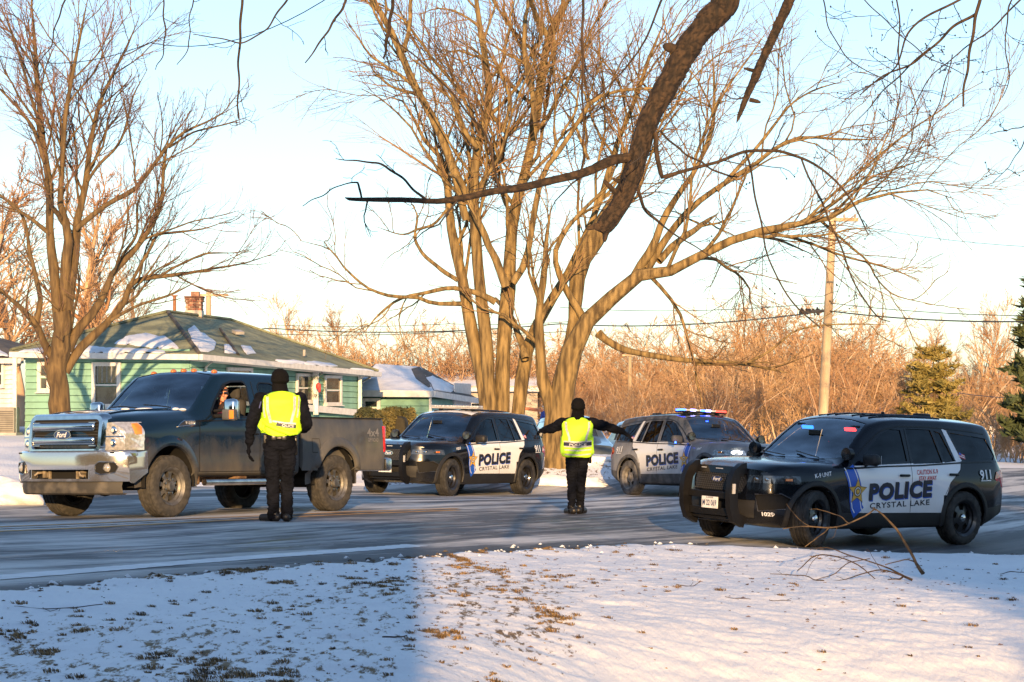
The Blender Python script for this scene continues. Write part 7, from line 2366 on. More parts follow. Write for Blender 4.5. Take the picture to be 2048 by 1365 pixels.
# ---- the tree just beside the camera: its dark limb hangs into the picture
D = 13.5
near = [
 [(1455, -70, 84), (1450, 0, 78), (1415, 45, 76), (1378, 95, 72), (1345, 150, 70), (1318, 200, 66), (1295, 250, 62), (1278, 300, 60), (1260, 360, 58), (1240, 410, 58), (1222, 436, 58), (1208, 454, 52), (1200, 463, 40)],
 [(1276, 314, 22), (1230, 322, 24), (1180, 340, 23), (1120, 358, 21), (1060, 372, 19), (1000, 381, 18), (930, 396, 16), (860, 402, 14), (790, 401, 13), (740, 399, 11), (700, 398, 9), (692, 396, 3)],
 [(1312, 268, 12), (1311, 300, 12), (1318, 335, 12), (1326, 354, 11), (1370, 343, 9), (1430, 325, 8), (1500, 303, 8), (1550, 302, 8), (1600, 315, 7), (1650, 345, 6), (1700, 395, 5), (1735, 470, 3)],
 [(1590, -40, 26), (1575, 10, 26), (1552, 60, 24), (1530, 110, 21), (1512, 150, 22), (1497, 185, 17), (1485, 215, 14), (1477, 235, 8), (1473, 246, 2)],
 [(1000, 381, 7), (988, 330, 6), (968, 265, 6), (930, 220, 5), (880, 160, 5), (820, 105, 4), (780, 70, 3)],
 [(852, 402, 7), (820, 372, 6), (785, 342, 6), (750, 326, 5), (710, 322, 4), (672, 318, 2)],
 [(725, 398, 5), (718, 380, 6), (716, 365, 5), (690, 368, 3), (650, 388, 3), (604, 412, 2)],
 [(1492, 306, 6), (1505, 360, 5), (1520, 440, 5), (1533, 500, 4), (1556, 560, 4), (1590, 610, 4), (1640, 656, 3)],
 [(1602, 318, 5), (1640, 400, 5), (1672, 470, 5), (1700, 545, 4), (1735, 610, 4), (1765, 640, 3), (1782, 645, 2)],
 [(1272, 370, 9), (1282, 395, 9), (1290, 420, 8), (1312, 440, 7), (1330, 455, 5), (1400, 500, 3), (1490, 545, 2)],
 [(1166, -30, 7), (1165, 60, 7), (1165, 160, 6), (1166, 240, 5), (1168, 330, 3)],
 [(1320, 262, 6), (1360, 300, 5), (1410, 330, 5), (1450, 350, 5), (1478, 355, 3)],
 [(1240, 400, 6), (1250, 350, 6), (1262, 318, 4)],
 [(1965, -30, 9), (1955, 20, 9), (1945, 70, 8), (1936, 130, 7), (1928, 180, 6), (1925, 212, 5)],
 [(1950, 28, 8), (1900, 60, 7), (1860, 100, 6), (1810, 135, 5), (1770, 150, 4), (1720, 190, 3)],
 [(1990, -30, 7), (1920, 0, 6), (1860, 30, 6), (1810, 75, 5), (1796, 130, 4), (1740, 170, 3), (1690, 200, 2)],
 [(1790, -30, 4), (1798, 40, 4), (1798, 120, 4), (1800, 180, 3), (1775, 300, 2), (1750, 380, 2)],
 [(2040, -30, 4), (2015, 30, 4), (2010, 100, 3), (2020, 150, 3), (2005, 195, 2)],
 [(2090, 240, 3), (2040, 255, 3), (1980, 268, 2)],
 [(2080, 220, 3), (2045, 290, 3), (2020, 330, 2), (1985, 367, 2)],
 [(485, -30, 7), (482, 40, 7), (478, 110, 6), (477, 170, 5), (476, 238, 4)],
 [(585, -20, 6), (560, 20, 5), (530, 60, 4), (480, 86, 4), (430, 75, 3), (385, 70, 2)],
 [(705, -20, 7), (670, 40, 6), (640, 85, 5), (612, 125, 3)],
 [(790, -30, 10), (782, 30, 9), (774, 80, 9), (768, 118, 7)],
 [(140, -20, 5), (115, 40, 4), (98, 100, 3), (70, 130, 2)],
 [(325, -20, 4), (330, 60, 4), (325, 110, 3), (310, 140, 2)],
 [(395, -20, 4), (380, 30, 3), (378, 90, 3), (355, 130, 2)],
 [(1330, -20, 6), (1300, 60, 5), (1240, 150, 4), (1180, 200, 3), (1060, 250, 2)],
 [(1700, -30, 3), (1780, 50, 3), (1850, 110, 3), (1930, 150, 2)],
 [(1860, 95, 4), (1800, 150, 4), (1760, 190, 3), (1700, 260, 2), (1640, 330, 2)], [(2060, -20, 5), (1980, 60, 4), (1900, 120, 3), (1850, 170, 3), (1820, 230, 2)], [(1640, -30, 4), (1660, 60, 3), (1700, 120, 3), (1790, 170, 2)], [(1905, 110, 3), (1880, 200, 3), (1840, 300, 2), (1815, 350, 2)],
]
def near_tree():
 r = np.random.default_rng(5)
 base = Vector((6.6, 11.0, 0)); base.z = gz(6.6, 11.0)
 root = empty('near_tree', base, label='dark scarred limb and drooping twigs reaching in from above, nearest the viewer', cat='tree')
 o = np.array(base)
 # trunk outside the frame and the boughs that carry what is seen
 tr = np.array([[6.6, 11.0, base.z - .1], [6.55, 11.1, 2.5], [6.5, 11.3, 4.5], [6.2, 11.6, 6.2], [5.6, 12.0, 7.4]])
 V, Q = tube_arrays((tr - o)[None], np.array([[.42, .34, .30, .26, .2]]), 16)
 link('trunk', np_mesh('trunk', V, Q, bark_dark), root)
 PL = []; RL = []
 for li, pts in enumerate(near):
  n = 200 if li == 0 else 110 if li in (1, 3) else 60; ns = 48 if li == 0 else 22 if li in (1, 3) else 10
  bend = r.uniform(-1, 1) * .6
  q, w = limb([(p[0], p[1], p[2], D + (bend * k / len(pts) if li > 0 else 0)) for k, p in enumerate(pts)], n)
  tt = np.linspace(0, 1, n); ph = r.random(3) * 6
  if li == 0: w = w * .84
  kk = .05 if li in (0, 3) else .35
  wv = np.maximum(w, .012)
  q = q + np.stack([np.sin(tt * 21 + ph[0]) * wv * kk, np.sin(tt * 17 + ph[1]) * wv * kk, np.sin(tt * 25 + ph[2]) * wv * kk * .6], 1)
  if li in (0, 3): w = w * (1 + .03 * np.sin(tt * 40 + 1) + .03 * np.sin(tt * 67))
  V, Q = tube_arrays((q - o)[None], w[None], ns); fur = None
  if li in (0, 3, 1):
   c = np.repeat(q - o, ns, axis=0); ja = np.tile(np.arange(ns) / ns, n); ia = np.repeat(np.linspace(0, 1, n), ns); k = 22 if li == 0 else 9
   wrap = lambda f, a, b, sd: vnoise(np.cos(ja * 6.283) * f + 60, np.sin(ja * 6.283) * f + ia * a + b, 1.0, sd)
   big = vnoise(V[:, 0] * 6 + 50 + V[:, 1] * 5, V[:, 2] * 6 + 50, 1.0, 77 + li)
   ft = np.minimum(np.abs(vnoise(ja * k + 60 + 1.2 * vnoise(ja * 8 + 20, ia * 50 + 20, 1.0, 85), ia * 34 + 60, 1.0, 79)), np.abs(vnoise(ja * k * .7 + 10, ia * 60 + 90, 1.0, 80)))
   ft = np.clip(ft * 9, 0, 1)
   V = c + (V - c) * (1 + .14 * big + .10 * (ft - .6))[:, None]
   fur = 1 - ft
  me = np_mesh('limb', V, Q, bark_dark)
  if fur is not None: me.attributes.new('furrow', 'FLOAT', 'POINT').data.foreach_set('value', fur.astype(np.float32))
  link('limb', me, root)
  PL.append(q if n == 60 else np.stack([np.interp(np.linspace(0, 1, 60), np.linspace(0, 1, n), q[:, a_]) for a_ in range(3)], 1)); RL.append(w if n == 60 else np.interp(np.linspace(0, 1, 60), np.linspace(0, 1, n), w))
 # boughs out of the frame joining trunk and visible limbs
 for a, ra in ((PL[0][0], RL[0][0]), (PL[3][0], RL[3][0] * 1.2), (PL[13][0], .03), (PL[10][0], .02), (PL[20][0], .02), (PL[22][0], .02), (PL[23][0], .03), (PL[17][0], .015), (PL[24][0], .015)):
  s = tr[-1] if a[0] < 4 else tr[3]
  mid = (s + a) / 2 + np.array([0, 0, 1.2 if a[0] < 3 else .4])
  t = np.linspace(0, 1, 14)[:, None]
  c = (1 - t) ** 2 * s + 2 * t * (1 - t) * mid + t * t * a
  V, Q = tube_arrays((c - o)[None], np.linspace(max(ra * 1.5, .05), ra, 14)[None], 10)
  link('limb', np_mesh('bough', V, Q, bark_dark), root)
 # knots and stubs on the great limb
 m = MB()
 for (px, py, rr, dx, dz) in ((1350, 100, .035, -.07, .02), (1240, 395, .02, -.10, .10), (1255, 372, .016, -.09, .04), (1520, 145, .014, -.10, .02), (1500, 200, .014, .06, -.02), (1203, 456, .03, -.05, .01), (1212, 464, .02, -.01, -.06), (1196, 452, .018, -.07, -.02)):
  p = P(px, py, D) - base
  m.tube([p, p + Vector((dx * .7, -.02, dz * .7)), p + Vector((dx, -.03, dz))], [rr, rr * .8, rr * .45], 8)
 k = m.build('knot', bark_dark, root, smooth=60); k['kind'] = 'stuff'
 Pn = np.stack(PL); Rn = np.stack(RL)
 Lp = np.linalg.norm(np.diff(Pn, axis=1), axis=2).sum(1)
 dens = np.full(len(Pn), 3.2); dens[[0, 3]] = .6; dens[[1]] = 2.4; dens[[13, 23, 20]] = 2.0; dens[[14, 15, 16, 17, 18, 19, 28]] = 6.5
 C1, R1 = grow(Pn, Rn, np.maximum(1, (Lp * dens).astype(int)), .15, 1, (35, 80), .34, .45, 8, .03, .20, r, tip=.0018, lmin=.15, lmax=.9, rmax=.007)
 C2, R2 = grow(C1, R1, 3, .2, 1, (30, 70), .42, .6, 6, .05, .20, r, tip=.0015, lmin=.06, lmax=.35, rmax=.0035)
 V1, Q1 = tube_arrays(C1 - o, R1, 5); V2, Q2 = tube_arrays(C2 - o, R2, 3)
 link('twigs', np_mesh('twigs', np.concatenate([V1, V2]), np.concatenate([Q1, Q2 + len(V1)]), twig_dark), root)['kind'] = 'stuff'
 # buds at the twig ends and along the twigs at the upper right
 ends = np.concatenate([C2[:, -1], C2[:, 3], C1[:, -1]]); ends = ends[ends[:, 0] > 1.2]
 ends = ends[r.random(len(ends)) < .45]
 sph = np.array([[1, 0, 0], [-1, 0, 0], [0, 1, 0], [0, -1, 0], [0, 0, 1.3], [0, 0, -1.3]]); fc = np.array([[0, 2, 4], [2, 1, 4], [1, 3, 4], [3, 0, 4], [2, 0, 5], [1, 2, 5], [3, 1, 5], [0, 3, 5]])
 s = r.uniform(.004, .007, len(ends))
 V = (ends - o)[:, None, :] + sph[None] * s[:, None, None]
 Fq = (fc[None] + (np.arange(len(ends)) * 6)[:, None, None]).reshape(-1, 3)
 link('buds', np_mesh('buds', V.reshape(-1, 3), Fq, twig_dark), root)['kind'] = 'stuff'
near_tree()
# ---- generic bare trees for the background (built once, copied)
def bare_proto(name, seed, H, kind, barkm, twigm):
 """upright wild tree or thicket; returns root at the origin"""
 r = np.random.default_rng(seed)
 root = empty(name, (0, 0, 0))
 if kind == 'thicket':
  ns = 14
  PL = []; RL = []
  for k in range(ns):
   a = r.random() * 6.28; b = r.random() * 1.6
   q = [np.array([b * math.cos(a), b * math.sin(a), 0.0])]; d = np.array([math.cos(a) * .35 * r.random() + r.normal() * .15, math.sin(a) * .35 * r.random() + r.normal() * .1, 1])
   h = H * r.uniform(.6, 1.0)
   for s in range(11):
    d = d + r.normal(size=3) * .10; d /= np.linalg.norm(d); q.append(q[-1] + d * h / 11)
   PL.append(np.array(q)); RL.append(np.linspace(.07 * H / 7, .014, 12))
 else:
  q = [np.zeros(3)]; d = np.array([r.normal() * .05, 0, 1.0])
  for s in range(11):
   d = d + r.normal(size=3) * .06; d /= np.linalg.norm(d); q.append(q[-1] + d * H * .95 / 11)
  PL = [np.array(q)]; RL = [np.linspace(.028 * H, .02, 12)]
 Pn = np.stack(PL); Rn = np.stack(RL)
 V, Q = tube_arrays(Pn, Rn, 6)
 link('trunk', np_mesh('trunk', V, Q, barkm), root)
 if kind == 'thicket':
  C1, R1 = grow(Pn, Rn, 7, .12, 1, (20, 55), .42, .5, 6, .08, .15, r, tip=.012, lmax=H * .5, rmax=.04)
  C2, R2 = grow(C1, R1, 6, .15, 1, (20, 55), .5, .6, 5, .06, .15, r, tip=.011, lmax=H * .3, rmax=.022)
  C3, R3 = grow(C2, R2, 4, .15, 1, (20, 60), .55, .7, 4, .04, .15, r, tip=.009, lmax=H * .2, rmax=.014)
 else:
  C1, R1 = grow(Pn, Rn, 26, .22, 1, (28, 62), .42, .5, 8, .10, .12, r, tip=.014, lmax=H * .42, rmax=.09)
  C2, R2 = grow(C1, R1, 9, .15, 1, (22, 55), .45, .5, 6, .06, .12, r, tip=.011, lmax=H * .25, rmax=.03)
  C3, R3 = grow(C2, R2, 6, .15, 1, (20, 55), .5, .6, 4, .05, .12, r, tip=.009, lmax=H * .14, rmax=.014)
 Vs = []; Qs = []; off = 0
 for C, Rr, sd in ((C1, R1, 4), (C2, R2, 3), (C3, R3, 3)):
  V, Q = tube_arrays(C, Rr, sd); Vs.append(V); Qs.append(Q + off); off += len(V)
 link('crown', np_mesh('crown', np.concatenate(Vs), np.concatenate(Qs), twigm), root)['kind'] = 'stuff'
 return root
brush_b = M('brush_bark', (0.40, 0.27, 0.17), .9, scale=1, col2=(0.58, 0.42, 0.27))
brush_t = M('brush_twigs', (0.38, 0.22, 0.105), .9, scale=.35, col2=(0.54, 0.36, 0.19))
brush_t2 = M('brush_twigs_red', (0.32, 0.17, 0.085), .9, scale=.35, col2=(0.48, 0.30, 0.16))
protos = [bare_proto('bare_tree', 101, 8, 'thicket', brush_b, brush_t), bare_proto('bare_tree', 102, 8, 'thicket', brush_b, brush_t2),
    bare_proto('bare_tree', 103, 10, 'tree', brush_b, brush_t), bare_proto('bare_tree', 104, 10, 'tree', brush_b, brush_t2)]
used = [False] * 4
def put(kind, px, top_py, D, label, group='bare trees of the far wood', cat='tree', sx=1.0):
 p = P(px, top_py, D); z0 = gz(p.x, D) - .1
 H = (8, 8, 10, 10)[kind]; s = (p.z - z0) / (H * .95)
 o = protos[kind] if not used[kind] else dup_tree(protos[kind])
 used[kind] = True
 o.location = (p.x, D, z0); o.rotation_euler = (0, 0, random.random() * 6.28); o.scale = (s * sx, s * sx, s)
 tag(o, label, cat, group)
 return o
r_ = random.Random(9)
LM = [(1130, 'behind the great leaning trunk'), (1200, 'just above the pale blue car'), (1260, 'behind the thin wooden pole'), (1325, 'above the rear roof of the flashing SUV'), (1395, 'above the blue flashing lights'),
   (1465, 'above the flashing SUV windscreen'), (1535, 'over the gap between the right-hand police cars'), (1605, 'just left of the leaning utility pole'), (1675, 'just right of the leaning utility pole'), (1745, 'above the K-9 car front door'),
   (1805, 'just left of the olive conifer'), (1866, 'behind the olive conifer'), (1930, 'just right of the olive conifer'), (1985, 'above the small snowy house'), (2045, 'at the right border by the dark pine'), (2110, 'beyond the right border behind the pine')]
def lm(x, L=None):
 return min(L or LM, key=lambda q: abs(q[0] - x))[1]
# the orange wood: its skyline in the photo
sky_x = [1160, 1230, 1300, 1360, 1420, 1480, 1540, 1600, 1660, 1720, 1780, 1840, 1900, 1960, 2020, 2090]
sky_y = [690, 660, 650, 640, 625, 612, 600, 590, 612, 640, 672, 700, 690, 690, 700, 690]
for row, (D0, dy) in enumerate(((128, 0), (112, 26), (98, 62), (86, 110))):
 xs_ = np.arange(1130, 2120, 62 + 10 * row)
 for x in xs_:
  xx = x + r_.uniform(-22, 22)
  y = np.interp(xx, sky_x, sky_y) + dy + r_.uniform(-8, 22)
  if xx > 1740 and row > 1: y += 25
  kd = r_.choice([0, 1, 0, 1, 2, 3]) if row < 3 else r_.choice([0, 1])
  lab = ['tall bare back-row tree of the wood ', 'bare middle-row tree of the wood ', 'lower orange-brown thicket ', 'low tangled foot-of-wood brush '][row] + lm(xx)
  put(kd, xx, y, D0 + r_.uniform(-5, 5), lab, ['back row of the wood', 'middle row of the wood', 'front thicket of the wood', 'low brush of the wood'][row], ['tree', 'tree', 'thicket', 'brush'][row], sx=1.25)
# taller single trees
put(2, 1955, 618, 118, 'pale bare tree standing taller than the wood at the far right', 'taller bare trees', sx=.9)
put(3, 2010, 655, 112, 'slim bare tree right of the tallest pale one', 'taller bare trees', sx=.8)
put(3, 1840, 672, 108, 'bare rounded tree behind the evergreen', 'taller bare trees', sx=.9)
# trees behind the houses, lit orange
for px, py, D0, kd, sx in ((40, 420, 92, 2, 1.2), (190, 390, 96, 3, 1.2), (275, 560, 88, 2, 1.0), (-40, 380, 90, 3, 1.2), (120, 470, 100, 2, 1.1)):
 put(kd, px, py, D0, 'orange-lit bare tree ' + {40: 'left of the maple trunk above the white house', 190: 'right of the maple above the green roof', 275: 'low over the green roof, left of the chimney', -40: 'at the far left border', 120: 'directly behind the maple fork'}[px], 'bare trees behind the green house', sx=sx)
for px, py, D0, kd, sx in ((610, 612, 125, 2, 1.0), (650, 640, 120, 0, 1.1), (700, 640, 122, 3, 1.0), (760, 640, 118, 0, 1.3), (820, 640, 120, 1, 1.3), (880, 650, 116, 0, 1.3), (930, 660, 116, 1, 1.3), (1000, 650, 118, 0, 1.3), (1060, 650, 118, 1, 1.3), (1110, 660, 118, 0, 1.3)):
 put(kd, px, py, D0, 'bare skyline tree ' + {610: 'over the right slope of the green roof, leftmost', 650: 'over the right end of the green roof', 700: 'above the green house eave corner', 760: 'above the left end of the teal garage roof', 820: 'above the teal garage ridge', 880: 'above the right slope of the teal garage', 930: 'just left of the big trunks', 1000: 'seen between the middle trunks', 1060: 'behind the dark gap right of the trunks', 1110: 'behind the great leaning trunk, beyond the swing'}[px], 'trees behind the teal garage', sx=sx)
for px, py, D0, kd in ((-150, 420, 96, 3), (-260, 520, 110, 2), (-380, 470, 102, 3), (-500, 560, 116, 0), (-620, 500, 108, 2), (-200, 640, 88, 1), (-450, 660, 90, 0), (-780, 520, 104, 3)):
 put(kd, px, py, D0, 'bare tree beyond the left border of the photo', 'bare trees beyond the left border')
# ---- evergreens
needle = M('needles', (0.13, 0.115, 0.028), .75, scale=.9, col2=(0.32, 0.25, 0.07), thr=(.35, .65))
needle_d = M('needles_dark', (0.03, 0.05, 0.02), .75, scale=.6, col2=(0.08, 0.10, 0.035), thr=(.35, .65))
def evergreen(name, label, px, top_py, D, width_px, mat, seed, pw=.75, layers=26, base_frac=.06, base_py=None, cat='evergreen', loc=None, H=None, Wd=None, up=.0):
 r = np.random.default_rng(seed)
 if loc is None:
  p = P(px, top_py, D); z0 = gz(p.x, D) - .05; H = p.z - z0; W = width_px * D / F / 2; loc = (p.x, D, z0)
 else: W = Wd
 root = empty(name, loc, label=label, cat=cat)
 V, Q = tube_arrays(np.array([[[0, 0, 0], [0.05, 0, H * .5], [0, 0, H * .97]]]), np.array([[.022 * H, .014 * H, .02]]), 8)
 link('trunk', np_mesh('trunk', V, Q, bark_left), root)
 PL = []
 for k in range(layers):
  t = base_frac + (1 - base_frac) * (k + r.random() * .6) / layers
  nb = int(6 + 5 * (1 - t))
  for b in range(nb):
   a = 6.283 * (b + r.random()) / nb
   prof_ = (1 - t) ** pw * (1.0 if t > .25 else .75 + t)
   L = W * prof_ * r.uniform(.55, 1.15) + .15
   q = [np.array([0, 0, H * t])]; d = np.array([math.cos(a), math.sin(a), .12 + up - .25 * (1 - t)])
   for s in range(7):
    d = d + np.array([0, 0, .05]) + r.normal(size=3) * .05; d /= np.linalg.norm(d); q.append(q[-1] + d * L / 7)
   PL.append(q)
 Pn = np.array(PL); Rn = np.tile(np.linspace(.006 * H * .6, .008, 8), (len(Pn), 1))
 V, Q = tube_arrays(Pn, Rn, 4); link('branch', np_mesh('branch', V, Q, bark_left), root)['kind'] = 'stuff'
 C, _ = grow(Pn, Rn, 12, .12, 1, (30, 65), .33, .5, 4, .03, .12, r, tip=.01, lmin=.12, lmax=1.2)
 # needle sprays: little blades along every twig
 B = len(C); nn = 12
 tt = r.random((B, nn)); f = tt * 3; i = np.clip(f.astype(int), 0, 2); fr = (f - i)[..., None]
 pos = C[np.arange(B)[:, None], i] * (1 - fr) + C[np.arange(B)[:, None], i + 1] * fr
 pos = pos.reshape(-1, 3); N = len(pos)
 dd = r.normal(size=(N, 3)); dd[:, 2] = np.abs(dd[:, 2]) * .6 + .1; dd /= np.linalg.norm(dd, axis=1, keepdims=True)
 L = H * r.uniform(.018, .040, N)[:, None]; sd = np.cross(dd, r.normal(size=(N, 3))); sd /= np.linalg.norm(sd, axis=1, keepdims=True); sd *= L * .28
 V = np.stack([pos - sd, pos + sd, pos + dd * L * 1.6 + sd * .3], 1).reshape(-1, 3)
 link('foliage', np_mesh('foliage', V, np.arange(N * 3).reshape(-1, 3), mat, smooth=False), root)['kind'] = 'stuff'
 return root
evergreen('evergreen_tree', 'sunlit olive-green conifer between the wood and the small snowy house', 1866, 694, 84, 170, needle, 61, pw=.5, layers=13)
evergreen('evergreen_tree', 'tall dark pine cut off by the right border of the photo', 2105, 470, 84, 230, needle_d, 62, layers=20, up=.25)
# hedge
def hedge():
 r = np.random.default_rng(71)
 a = P(742, 830, 62); b = P(842, 822, 66)
 z0 = gz(a.x, a.y)
 root = empty('hedge', (a.x, a.y, z0), label='clipped dark green hedge between the pickup bed and the police car', cat='hedge')
 N = 30000; t = r.random(N); H = P(780, 818, 63).z - z0
 w = r.uniform(-.8, .8, N); h = r.random(N) ** .6 * H * (1 + .12 * vnoise(t * 9, t * 0, 1.0, 8)); e = (np.abs(w) / .8) ** 4; h = h * (1 - .25 * e)
 L = (b - a)
 x = t * L.x - w * .3 - .3; y = t * L.y + w; V0 = np.stack([x, y, h], 1)
 d = r.normal(size=(N, 3)); d /= np.linalg.norm(d, axis=1, keepdims=True); s = np.cross(d, r.normal(size=(N, 3))); s /= np.linalg.norm(s, axis=1, keepdims=True)
 k = r.uniform(.03, .06, N)[:, None]
 V = np.stack([V0 - s * k * .5, V0 + s * k * .5, V0 + d * k * 1.4], 1).reshape(-1, 3)
 link('foliage', np_mesh('foliage', V, np.arange(N * 3).reshape(-1, 3), M('hedge_leaf', (.05, .055, .018), .8, scale=1.2, col2=(.15, .12, .035)), smooth=False), root)['kind'] = 'stuff'
 core = MB().box((L.x / 2 - .3, L.y / 2, H * .42), (L.x, 1.1, H * .78), rot=(0, 0, 0), bev=.2).build('inner_stems', M('hedge_wood', (.03, .025, .012), .9), root)
hedge()
# small shrub by the maple
# ------------------------------------------------------------------ poles and wires
wood_m = M('pole_wood', (0.34, 0.25, 0.155), .85, scale=3, col2=(0.50, 0.40, 0.26), stretch=(1, 1, .1), bump=.3, bscale=20)
wire_m = M('wire', (0.03, 0.03, 0.033), .5)
pA = P(1642, 860, 72); pT = P(1666, 425, 72); z0 = gz(pA.x, 72)
root = empty('utility_pole', (pA.x, 72, z0), label='tall pale wooden utility pole leaning slightly right, in front of the orange wood', cat='utility pole')
top = pT - Vector((pA.x, 72, z0)); bot = Vector((P(1642, 860, 72).x - pA.x - .02, 0, -.2))
MB().tube([bot, top * .5, top], [.17, .15, .12], 12).build('pole', wood_m, root, smooth=50)
MB().box(top + Vector((0, -.12, -.25)), (1.6, .10, .12)).build('crossarm', wood_m, root)
for k in (-.7, -.35, .35, .7): MB().lathe([(0, .12), (.03, .12), (.045, .06), (.03, 0)], c=top + Vector((k, -.12, -.19)), axis='z', n=10).build('insulator', M('porcelain', (.3, .28, .26), .3), root)
for zz, sx in ((.55, .07), (.72, .07)): MB().box(top * zz + Vector((0, -.17, 0)), (.22, .05, .05)).build('cable_clamp', wire_m, root)
# splice closure on the lower cable
c = P(1632, 622, 71.8) - root.location
m = MB(); rr = random.Random(2)
for k in range(46):
 t = rr.random(); a_ = Vector(((-.95 + t * 1.15) * 1.0 - .0, rr.gauss(0, .03), rr.gauss(0, .045) - .02))
 m.box(c + Vector((a_.x * .5, a_.y, a_.z)), (.08, .03, .05), rot=(rr.random(), rr.random(), rr.random()))
m.tube([c + Vector((-.55, 0, -.06)), c + Vector((.25, 0, 0))], .05, 8).build('cable_bundle', wire_m, root)['kind'] = 'stuff'
p2 = P(1841, 840, 98); z2 = gz(p2.x, 98); t2 = P(1841, 752, 98)
root2 = empty('utility_pole', (p2.x, 98, z2), label='short sunlit wooden pole standing before the olive conifer', cat='utility pole')
MB().tube([(0, 0, -.2), (0, 0, t2.z - z2)], [.14, .12], 10).build('pole', wood_m, root2, smooth=50)
MB().box((0, -.1, t2.z - z2 - .12), (.5, .08, .08)).build('crossarm', wood_m, root2)
p3 = P(1260, 830, 100); t3 = P(1260, 700, 100)
root3 = empty('utility_pole', (p3.x, 100, gz(p3.x, 100)), label='thin sunlit pole seen in the wood between officer and flashing police car', cat='utility pole')
MB().tube([(0, 0, -.2), (0, 0, t3.z - gz(p3.x, 100))], [.10, .08], 8).build('pole', wood_m, root3, smooth=50)
MB().box((0, -.1, t3.z - gz(p3.x, 100) - .25), (.7, .08, .08)).build('crossarm', wood_m, root3)
p4 = P(417, 660, 112); t4 = P(417, 585, 112)
root4 = empty('utility_pole', (p4.x, 112, gz(p4.x, 112)), label='pale pole with a crossarm rising behind the brick chimney', cat='utility pole')
MB().tube([(0, 0, -.2), (0, 0, t4.z - gz(p4.x, 112))], [.16, .13], 8).build('pole', wood_m, root4, smooth=50)
MB().box((.2, -.1, t4.z - gz(p4.x, 112) - .15), (1.6, .10, .12)).build('crossarm', wood_m, root4)
p5 = P(349, 660, 104); t5 = P(349, 592, 104)
root5 = empty('utility_pole', (p5.x, 104, gz(p5.x, 104)), label='thin brown post rising above the green roof left of the chimney', cat='post')
MB().tube([(0, 0, -.2), (0, 0, t5.z - gz(p5.x, 104))], [.09, .08], 8).build('pole', M('red_brown_post', (.25, .11, .05), .8), root5, smooth=50)
MB().box((0, 0, t5.z - gz(p5.x, 104)), (.26, .26, .06)).build('post_cap', M('red_brown_post', (.25, .11, .05)), root5)
def wire(pts, r, label, sag=.0):
 a = [P(*p) for p in pts]; out = []
 for i in range(len(a) - 1):
  for k in range(12):
   t = k / 12; q = a[i].lerp(a[i + 1], t); q.z -= sag * 4 * t * (1 - t); out.append(q)
 out.append(a[-1])
 o = MB(); base = out[0]
 o.tube([p - base for p in out], r, 5)
 w = o.build('overhead_wire', wire_m, None, smooth=60); w.location = base
 tag(w, label, 'wire', 'overhead utility wires')
wire([(-200, 690, 130), (540, 657, 96), (1120, 648, 88), (1655, 622, 72), (2300, 632, 60)], .022, 'thick lower cable running from the leaning pole to the right border', .25)
wire([(1120, 615, 88), (1655, 606, 72), (2300, 628, 60)], .012, 'thinner wire just above the thick cable at the leaning pole', .2)
wire([(1660, 440, 72), (2300, 497, 60)], .008, 'faint wire leaving the top of the leaning pole to the right', .3)
wire([(540, 668, 96), (900, 664, 92), (1180, 660, 88)], .014, 'lowest wire between the green roof and the big trunks', .1)
wire([(540, 650, 100), (900, 648, 92), (1180, 640, 88)], .012, 'upper wire between the green roof and the big trunks', .1)
wire([(1841, 770, 98), (2100, 796, 80)], .014, 'drop wire sloping from the short pole to the right border', .2)
wire([(-60, 92, 30), (300, 86, 28), (680, -20, 24)], .006, 'thin wire crossing the sky above the maple', .25)
# ------------------------------------------------------------------ swing set and parked cars beyond the trunks
q0 = P(1048, 905, 78); zg = gz(q0.x, 78)
root = empty('swing_set', (q0.x, 78, zg), label='childrens swing set with orange top bar, blue legs and yellow slide behind the trunks', cat='swing set')
s = F / 78.0
def W3(px, py, D=78): return P(px, py, D) - Vector((q0.x, 78, zg))
MB().tube([W3(1040, 816), W3(1086, 822)], .055, 8).build('top_bar', M('swing_orange', (.62, .20, .08), .5), root)
for a, b in (((1040, 816), (1034, 870)), ((1042, 816), (1048, 870)), ((1086, 822), (1070, 872)), ((1086, 822), (1098, 872))):
 A_ = W3(*a); B_ = W3(*b); B_.z = .0
 MB().tube([A_, B_], .045, 8).build('leg', M('swing_blue', (.03, .06, .30), .5), root)
MB().box(W3(1078, 855, 77.6), (.85, .30, .14), bev=.03).build('slide', M('swing_yellow', (.75, .45, .03), .5), root)
MB().box(W3(1060, 866, 77.6), (.5, .3, .05), bev=.02).build('swing_seat', M('swing_yellow', (.75, .45, .03)), root)
